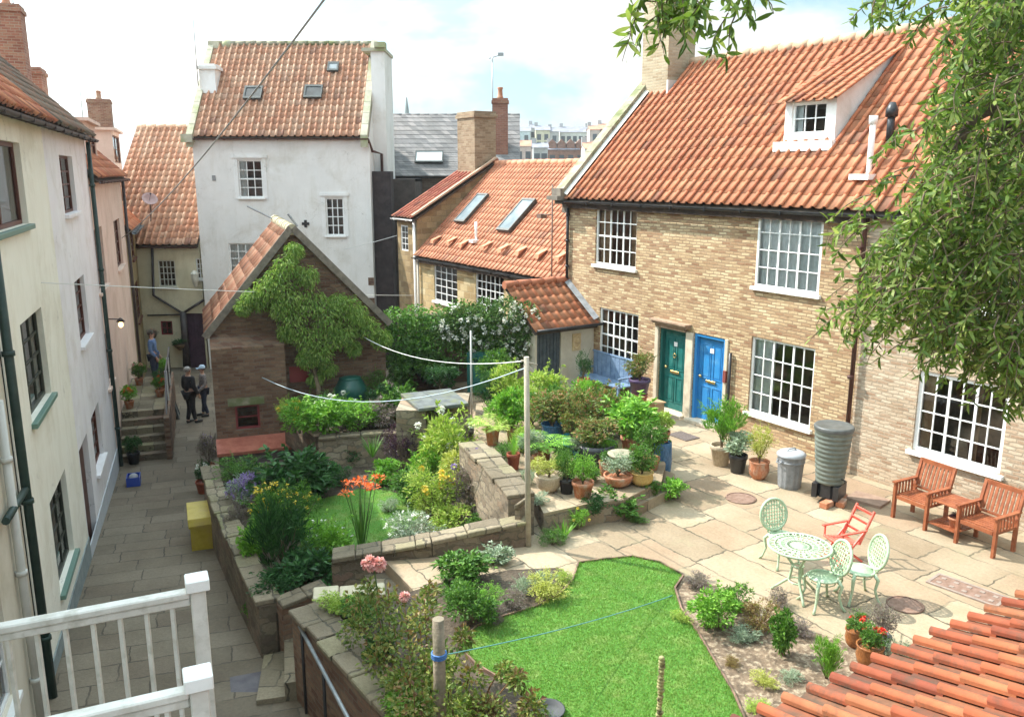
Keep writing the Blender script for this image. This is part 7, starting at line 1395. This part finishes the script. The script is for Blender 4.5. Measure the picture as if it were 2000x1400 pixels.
# ---- people
def skin_obj(name, verts, edges, radii, mat, parent, root=0, sub=1):
    me = bpy.data.meshes.new(name); me.from_pydata([tuple(v) for v in verts], edges, []); me.materials.append(mat); o = link(name, me, parent); m = o.modifiers.new('skin', 'SKIN'); m.use_smooth_shade = True
    L_ = me.skin_vertices[0].data if len(me.skin_vertices) else me.attributes
    for i, r_ in enumerate(radii): L_[i].radius = (r_, r_); L_[i].use_root = (i == root)
    s = o.modifiers.new('sub', 'SUBSURF'); s.levels = sub; s.render_levels = sub; return o
SKINM = mnoise('skin_tone', (.45,.25,.17), (.55,.33,.24), 12, .6, .05)
def person(label, loc, ang, top, legs, hair, cap=None, h=1.72, armf=.15, step=.10):
    r = thing('person', label, 'person', loc, ang, 'people in the alley'); s = h/1.72; V = []; E_ = []; Rr = []
    def v(x, y, z, ra, pr=None):
        V.append(Vector((x*s, y*s, z*s))); Rr.append(ra*s)
        if pr is not None: E_.append((pr, len(V)-1))
        return len(V)-1
    pel = v(0,0,.95,.135); wa_ = v(0,.0,1.10,.125,pel); chst = v(0,0,1.30,.15,wa_); nk0 = v(0,0,1.45,.07,chst); nk1 = v(0,-.01,1.53,.052,nk0); hd = v(0,-.015,1.61,.088,nk1); v(0,-.01,1.70,.075,hd)
    hands = []; J = {}
    for sx in (-1, 1):
        hp = v(sx*.09,0,.90,.10,pel); kn = v(sx*.10,-.02-step*sx*.3,.50,.062,hp); an = v(sx*.10,step*sx*.6,.09,.042,kn); he = v(sx*.11,step*sx*.6-.06,.045,.045,an); to = v(sx*.12,step*sx*.6-.17,.035,.036,he)
        sh_ = v(sx*.185,0,1.40,.065,chst); el = v(sx*.235,.02,1.12,.045,sh_); wr__ = v(sx*.22,-armf,.90,.030,el); pm = v(sx*.215,-armf-.03,.83,.034,wr__); J[sx] = (hp, kn, an, he, to, sh_, el, wr__)
        for f in range(4):
            a = v(sx*.215+(f-1.5)*.004, -armf-.03+(f-1.5)*.020, .775, .009, pm); v(sx*.205+(f-1.5)*.004, -armf-.03+(f-1.5)*.020, .735+abs(f-1.5)*.006, .008, a)
        a = v(sx*.20, -armf-.075, .82, .010, pm); v(sx*.19, -armf-.085, .785, .009, a)
    skin_obj('body', V, E_, Rr, SKINM, r)
    def cloth(name, ids, ex, mat):
        mp_ = {k: i for i, k in enumerate(ids)}; skin_obj(name, [V[k] for k in ids], [(mp_[a], mp_[b]) for a, b in E_ if a in mp_ and b in mp_], [Rr[k]+ex*s for k in ids], mat, r)
    cloth('trousers', [pel, J[-1][0], J[-1][1], J[-1][2], J[1][0], J[1][1], J[1][2]], .018, legs); cloth('jacket', [chst, wa_, pel, nk0, J[-1][5], J[-1][6], J[-1][7], J[1][5], J[1][6], J[1][7]], .022, top)
    b = MB()
    for sx in (-1, 1): a = V[J[sx][3]]; t = V[J[sx][4]]; b.tube([(a.x,a.y+.08,.045*s),(a.x,a.y,.05*s),(t.x,t.y-.05,.035*s)], [.045,.052,.038], 8)
    b.build('shoes', BLACKP, r); b = MB(); b.ell((0,.015*s,1.665*s), .098*s, .11*s, .085*s, 12, 7); b.build('hair', hair, r)
    b = MB(); b.ell((0,-.105*s,1.62*s), .016, .022, .025, 6, 4); b.ell((-.035,-.092*s,1.645*s), .012, .01, .009, 6, 4); b.ell((.035,-.092*s,1.645*s), .012, .01, .009, 6, 4); b.box(-.025, .025, -.098*s, -.085*s, 1.572*s, 1.582*s)
    for sx in (-1, 1): b.ell((sx*.09*s,0,1.62*s), .012, .022, .034, 6, 5)
    b.build('face_features', mplain('face_dark', (.25,.12,.09), .6), r)
    if cap: b = MB(); b.lathe([(.112*s,1.655*s),(.108*s,1.71*s),(.07*s,1.76*s),(.001,1.775*s)], 14, capb=False, capt=False); b.box(-.07*s, .07*s, -.19*s, -.08*s, 1.655*s, 1.668*s); b.build('cap', cap, r)
    return r
CB = mnoise('cloth_black', (.012,.012,.016), (.03,.028,.032), 14, .9); CN = mnoise('cloth_navy', (.02,.03,.06), (.04,.05,.09), 14, .9); CP = mnoise('cloth_pattern', (.10,.09,.09), (.30,.27,.26), 22, .9); CBL = mnoise('cloth_blue', (.08,.14,.28), (.14,.22,.38), 12, .9); HD = mnoise('hair_dark', (.03,.02,.015), (.07,.05,.035), 20, .8); HG = mnoise('hair_grey', (.25,.23,.21), (.4,.38,.36), 20, .8)
p = aA(375, 826); person('person in black jacket and trousers standing in the alley with back half turned', p, R(150), CB, CB, HG, h=1.74)
p = aA(402, 812); person('person in patterned top and pale blue cap beside the outhouse wall', p, R(-60), CP, CN, HD, cap=mplain('cap_blue', (.45,.58,.72), .7), h=1.60, armf=.25)
v = S0+SD*(xs0+4.6)+hs.ey*(-.75); person('person in blue shirt standing on the landing of the pink house', Vector((v.x, v.y, LZ)), R(100), CBL, CN, HD, h=1.62)
b = MB(); p = aA(337, 815); b.M = Matrix.Translation(p) @ Matrix.Rotation(SANG, 4, 'Z'); b.poly([(-.3,-.2,0),(-.3,.0,.85),(.3,.0,.85),(.3,-.2,0)]); b.poly([(.3,.2,0),(.3,.0,.85),(-.3,.0,.85),(-.3,.2,0)]); b.bar((-.3,-.2,0), (-.3,0,.85), .04); b.bar((.3,-.2,0), (.3,0,.85), .04); b.bar((-.3,.2,0), (-.3,0,.85), .04); b.bar((.3,.2,0), (.3,0,.85), .04); tag(b.build('pavement_board', mnoise('board_dark', (.05,.06,.06), (.10,.11,.11), 5, .7)), 'dark folding pavement board standing in the alley by the landing', 'board')
# ================================================================ near balcony rails
M_RAIL = mnoise('rail_paint', (.56,.54,.49), (.70,.68,.63), 5, .6, .3, .004, c3=(.50,.48,.42), s2=9)
bal = thing('balcony', 'white painted timber balcony rails in the lower left foreground', 'balcony', (-2.0, 4.2, 0)); base = Vector((-2.0, 4.2, 0)); zt = 3.04
pA = aY(386, 1152, 4.7); pA.z = zt; lA = az(0, 1222, zt); dA = (lA-pA).normalized(); pB = az(388, 1340, zt)
def rail(p0, d, length, nb, first):
    P = p0-base; b = MB(); b.cbox((P.x, P.y, zt-.62), .088, .088, 1.24, Matrix.Rotation(math.atan2(d.y, d.x), 3, 'Z')); o = b.build('post', M_RAIL, bal, bevel=.006)
    b = MB(); b.cbox((P.x, P.y, zt+.045), .135, .135, .075, Matrix.Rotation(math.atan2(d.y, d.x), 3, 'Z')); b.build('post_cap', WHITE, o, bevel=.006)
    b = MB(); e = P+d*length; up = Vector((0,0,1)); b.bar(P+d*.046-up*.015+up*0, e-up*.015, .075, .045, up=(0,0,1)); b.bar(P+d*.046-up*.065, e-up*.065, .045, .05); b.build('rail', M_RAIL, bal, bevel=.008)
    b = MB(); b.bar(P+d*.046-up*.95, e-up*.95, .07, .045); b.build('bottom_rail', M_RAIL, bal)
    for i in range(nb): q_ = P+d*(first+i*.143); b = MB(); b.bar(q_-up*.93, q_-up*.09, .022, .022); b.build('baluster', M_RAIL, bal)
rail(pA, dA, 3.0, 20, .15); rail(pB, dA, 3.0, 20, .15)
b = MB(); A = pA-base; Bq = pB-base
for i in range(9): t0, t1 = i/9+.005, (i+1)/9-.005; a0 = A.lerp(Bq, t0); a1 = A.lerp(Bq, t1); z_ = zt-1.24; b.poly([(a0.x,a0.y,z_),(a1.x,a1.y,z_),(a1.x+dA.x*3,a1.y+dA.y*3,z_),(a0.x+dA.x*3,a0.y+dA.y*3,z_)])
b.build('deck', mnoise('deck_timber', (.25,.22,.18), (.36,.32,.27), 6, .8), bal); b = MB()
for P in (A, Bq, A+dA*2.9, Bq+dA*2.9): b = MB(); b.box(P.x-.04, P.x+.04, P.y-.04, P.y+.04, -1.5, zt-1.25); b.build('support', WHITE, bal)
# ================================================================ foreground tiled roof
e0 = az(1480, 1400, 2.3); e1 = az(2000, 1166, 2.3); U = (e1-e0).normalized(); per = Vector((U.y, -U.x, 0)); pit = R(17); V_ = per*math.cos(pit)+Vector((0,0,math.sin(pit)))
fr_ = thing('tiled_shed', 'close foreground shed roof of weathered orange pantiles at the lower right', 'shed', e0-U*3); base = Vector(fr_.location)
b = MB(); pantile(b, Vector((0,0,.0)), U, V_, 9.0, 4.3, .212, .30, 12, .054, .026, seed=77, th=.016, flip=False)
b.cur = 1; P = [Vector((0,0,-.09))-per*.0, U*9-Vector((0,0,.09)), U*9+V_*4.3-Vector((0,0,.09)), V_*4.3-Vector((0,0,.09))]; b.poly(P)
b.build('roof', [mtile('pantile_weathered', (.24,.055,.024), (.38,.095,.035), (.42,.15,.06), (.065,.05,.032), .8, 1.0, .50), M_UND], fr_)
b = MB(); A = per*.25; 
for (s, t) in ((A+U*.05, A+U*8.95), (A+U*.05, A+U*.05+per*3.6), (A+U*8.95, A+U*8.95+per*3.6)):
    q = [s-Vector((0,0,.13)), t-Vector((0,0,.13))]; b.poly([(s.x,s.y,-2.35),(t.x,t.y,-2.35),(t.x,t.y,-.02 if t is not s else 0),(s.x,s.y,-.06)])
b.build('wall', BRICK_R, fr_); b = MB(); b.tube([per*.03-Vector((0,0,.13)), U*9+per*.03-Vector((0,0,.13))], .045, 10); b.build('gutter', BLACKP, fr_)
# ================================================================ willow
wl = thing('willow_tree', 'overhanging curly leaved willow filling the upper right corner', 'tree', Vector((6.4, 6.2, 0))); base = Vector(wl.location); rg = random.Random(33)
def wp(x, y, Y): return aY(x, y, Y)-base
tr = MB(); tr.tube([(0,0,-.3),(.05,0,1.2),(-.1,-.1,3.0),(-.3,-.2,4.8)], [.26,.22,.18,.15], 10); tr.tube([(-.3,-.2,4.8),(-.6,-.3,6.5),(-1.3,-.6,8.2)], [.14,.10,.06], 8); tr.build('trunk', mnoise('willow_bark', (.07,.05,.035), (.16,.12,.08), 8, .95, .7, .03), wl)
lb_ = MB(); LIMB = [((-.3,-.2,4.8), wp(2050,330,6.2), wp(1960,240,6.1), wp(1905,330,6.0), wp(1870,520,5.9)), ((-.2,-.15,4.0), wp(2100,560,6.2), wp(1950,520,6.1), wp(1820,560,6.0)), ((-.6,-.3,6.5), wp(2050,60,6), wp(1925,20,5.8), wp(1905,120,5.8)), ((-.6,-.3,6.5), wp(2000,-80,5.8), wp(1750,-110,5.4), wp(1500,-70,5.2), wp(1330,-30,5.1)), ((-.1,-.1,3.2), wp(2060,690,6.3), wp(1930,640,6.2), wp(1800,640,6.1)), ((-.5,-.3,6.0), wp(2000,180,5.7), wp(1900,230,5.6), wp(1840,330,5.6))]
for L_ in LIMB: n_ = len(L_); lb_.tube(L_, [.085*(1-.82*i/(n_-1)) for i in range(n_)], 6)
lb_.build('branches', MC['willow_bark'], wl)
POLY = [Vector((x, y)) for x, y in ((1900,0),(2060,-40),(2060,800),(1985,770),(1920,700),(1860,670),(1790,640),(1740,600),(1700,580),(1750,520),(1765,450),(1830,380),(1870,330),(1850,240),(1900,140),(1915,90))]
class _P:
    pass
def pin(x, y):
    c = False; j = len(POLY)-1
    for i in range(len(POLY)):
        if (POLY[i].y > y) != (POLY[j].y > y) and x < (POLY[j].x-POLY[i].x)*(y-POLY[i].y)/(POLY[j].y-POLY[i].y)+POLY[i].x: c = not c
        j = i
    return c
fo = MB(); tw = MB()
def strand(p, L_, dx, nl, ll=.074):
    prev = Vector(p); d = Vector((rg.uniform(-.6,.3)+dx, rg.uniform(-.4,.4), rg.uniform(-.4,.2))).normalized(); P = [prev.copy()]
    for k in range(6):
        d = (d+Vector((rg.uniform(-.3,.3), rg.uniform(-.3,.3), -.25))).normalized(); prev = prev+d*(L_/6); P.append(prev.copy())
    tw.tube(P, [.006,.005,.005,.004,.003,.003,.002], 4, cap=False)
    for k in range(nl):
        t = rg.uniform(.05, 1)*5.99; i = int(t); q_ = P[i].lerp(P[i+1], t-i); dd = (P[i+1]-P[i]).normalized(); o = dd*.5+rdir(rg)*.95+Vector((0,0,-.25)); leaf(fo, q_, o, rdir(rg, .5), ll*rg.uniform(.6,1.25), ll*.29, rg.uniform(-.6,.9), 3)
cnt = 0
while cnt < 1250:
    x = rg.uniform(1640, 2060); y = rg.uniform(-40, 790)
    if not pin(x, y): continue
    if ((x-1945)/60)**2+((y-235)/50)**2 < 1 and rg.random() < .75: continue
    if ((x-1960)/55)**2+((y-575)/26)**2 < 1 and rg.random() < .8: continue
    strand(wp(x, y-30, rg.uniform(5.2, 6.9)), rg.uniform(.20,.42), -.2, rg.randint(15, 22)); cnt += 1
for (x, y, L_) in ((1700,600,.3),(1740,560,.45),(1675,585,.35),(1690,440,.3),(1700,490,.3),(1780,250,.3),(1770,330,.3),(1860,60,.3),(1830,10,.3),(1720,-10,.22),(1745,-10,.2),(1790,-20,.25),(1760,600,.45),(1820,640,.4),(1870,650,.4),(1700,380,.35)): 
    for k in range(3): strand(wp(x+rg.uniform(-20,20), y+rg.uniform(-20,20), rg.uniform(5.3,6.0)), L_, -.4, 18)
for i in range(34): x = rg.uniform(1262, 1440); strand(wp(x, rg.uniform(-60, -5) if rg.random() < .75 else rg.uniform(0, 30), rg.uniform(5.0,5.5)), rg.uniform(.18,.34), rg.uniform(-.2,.4), 15, .095)
for i in range(3): strand(wp(1258+i*12, -10+i*8, 5.2), .40, -.1, 16, .095)
fo.build('leaves', LF['willow'], wl); tw.build('twigs', M_STEM, wl)
# ================================================================ thin summer haze (fades the far town)
hz = MB(); hz.box(-230, 270, -12, 420, -3.6, 40); ho_ = hz.mesh('haze'); hm_ = bpy.data.materials.new('haze_air'); hm_.use_nodes = True; ht = hm_.node_tree; ht.nodes.clear()
hv = nn(ht, 'ShaderNodeVolumePrincipled'); hv.inputs['Density'].default_value = .0004; hv.inputs['Color'].default_value = (.93,.95,1,1); hv.inputs['Anisotropy'].default_value = .3
hout = nn(ht, 'ShaderNodeOutputMaterial'); ht.links.new(hv.outputs[0], hout.inputs['Volume']); ho_.materials.append(hm_); struct(link('haze', ho_), 'stuff')
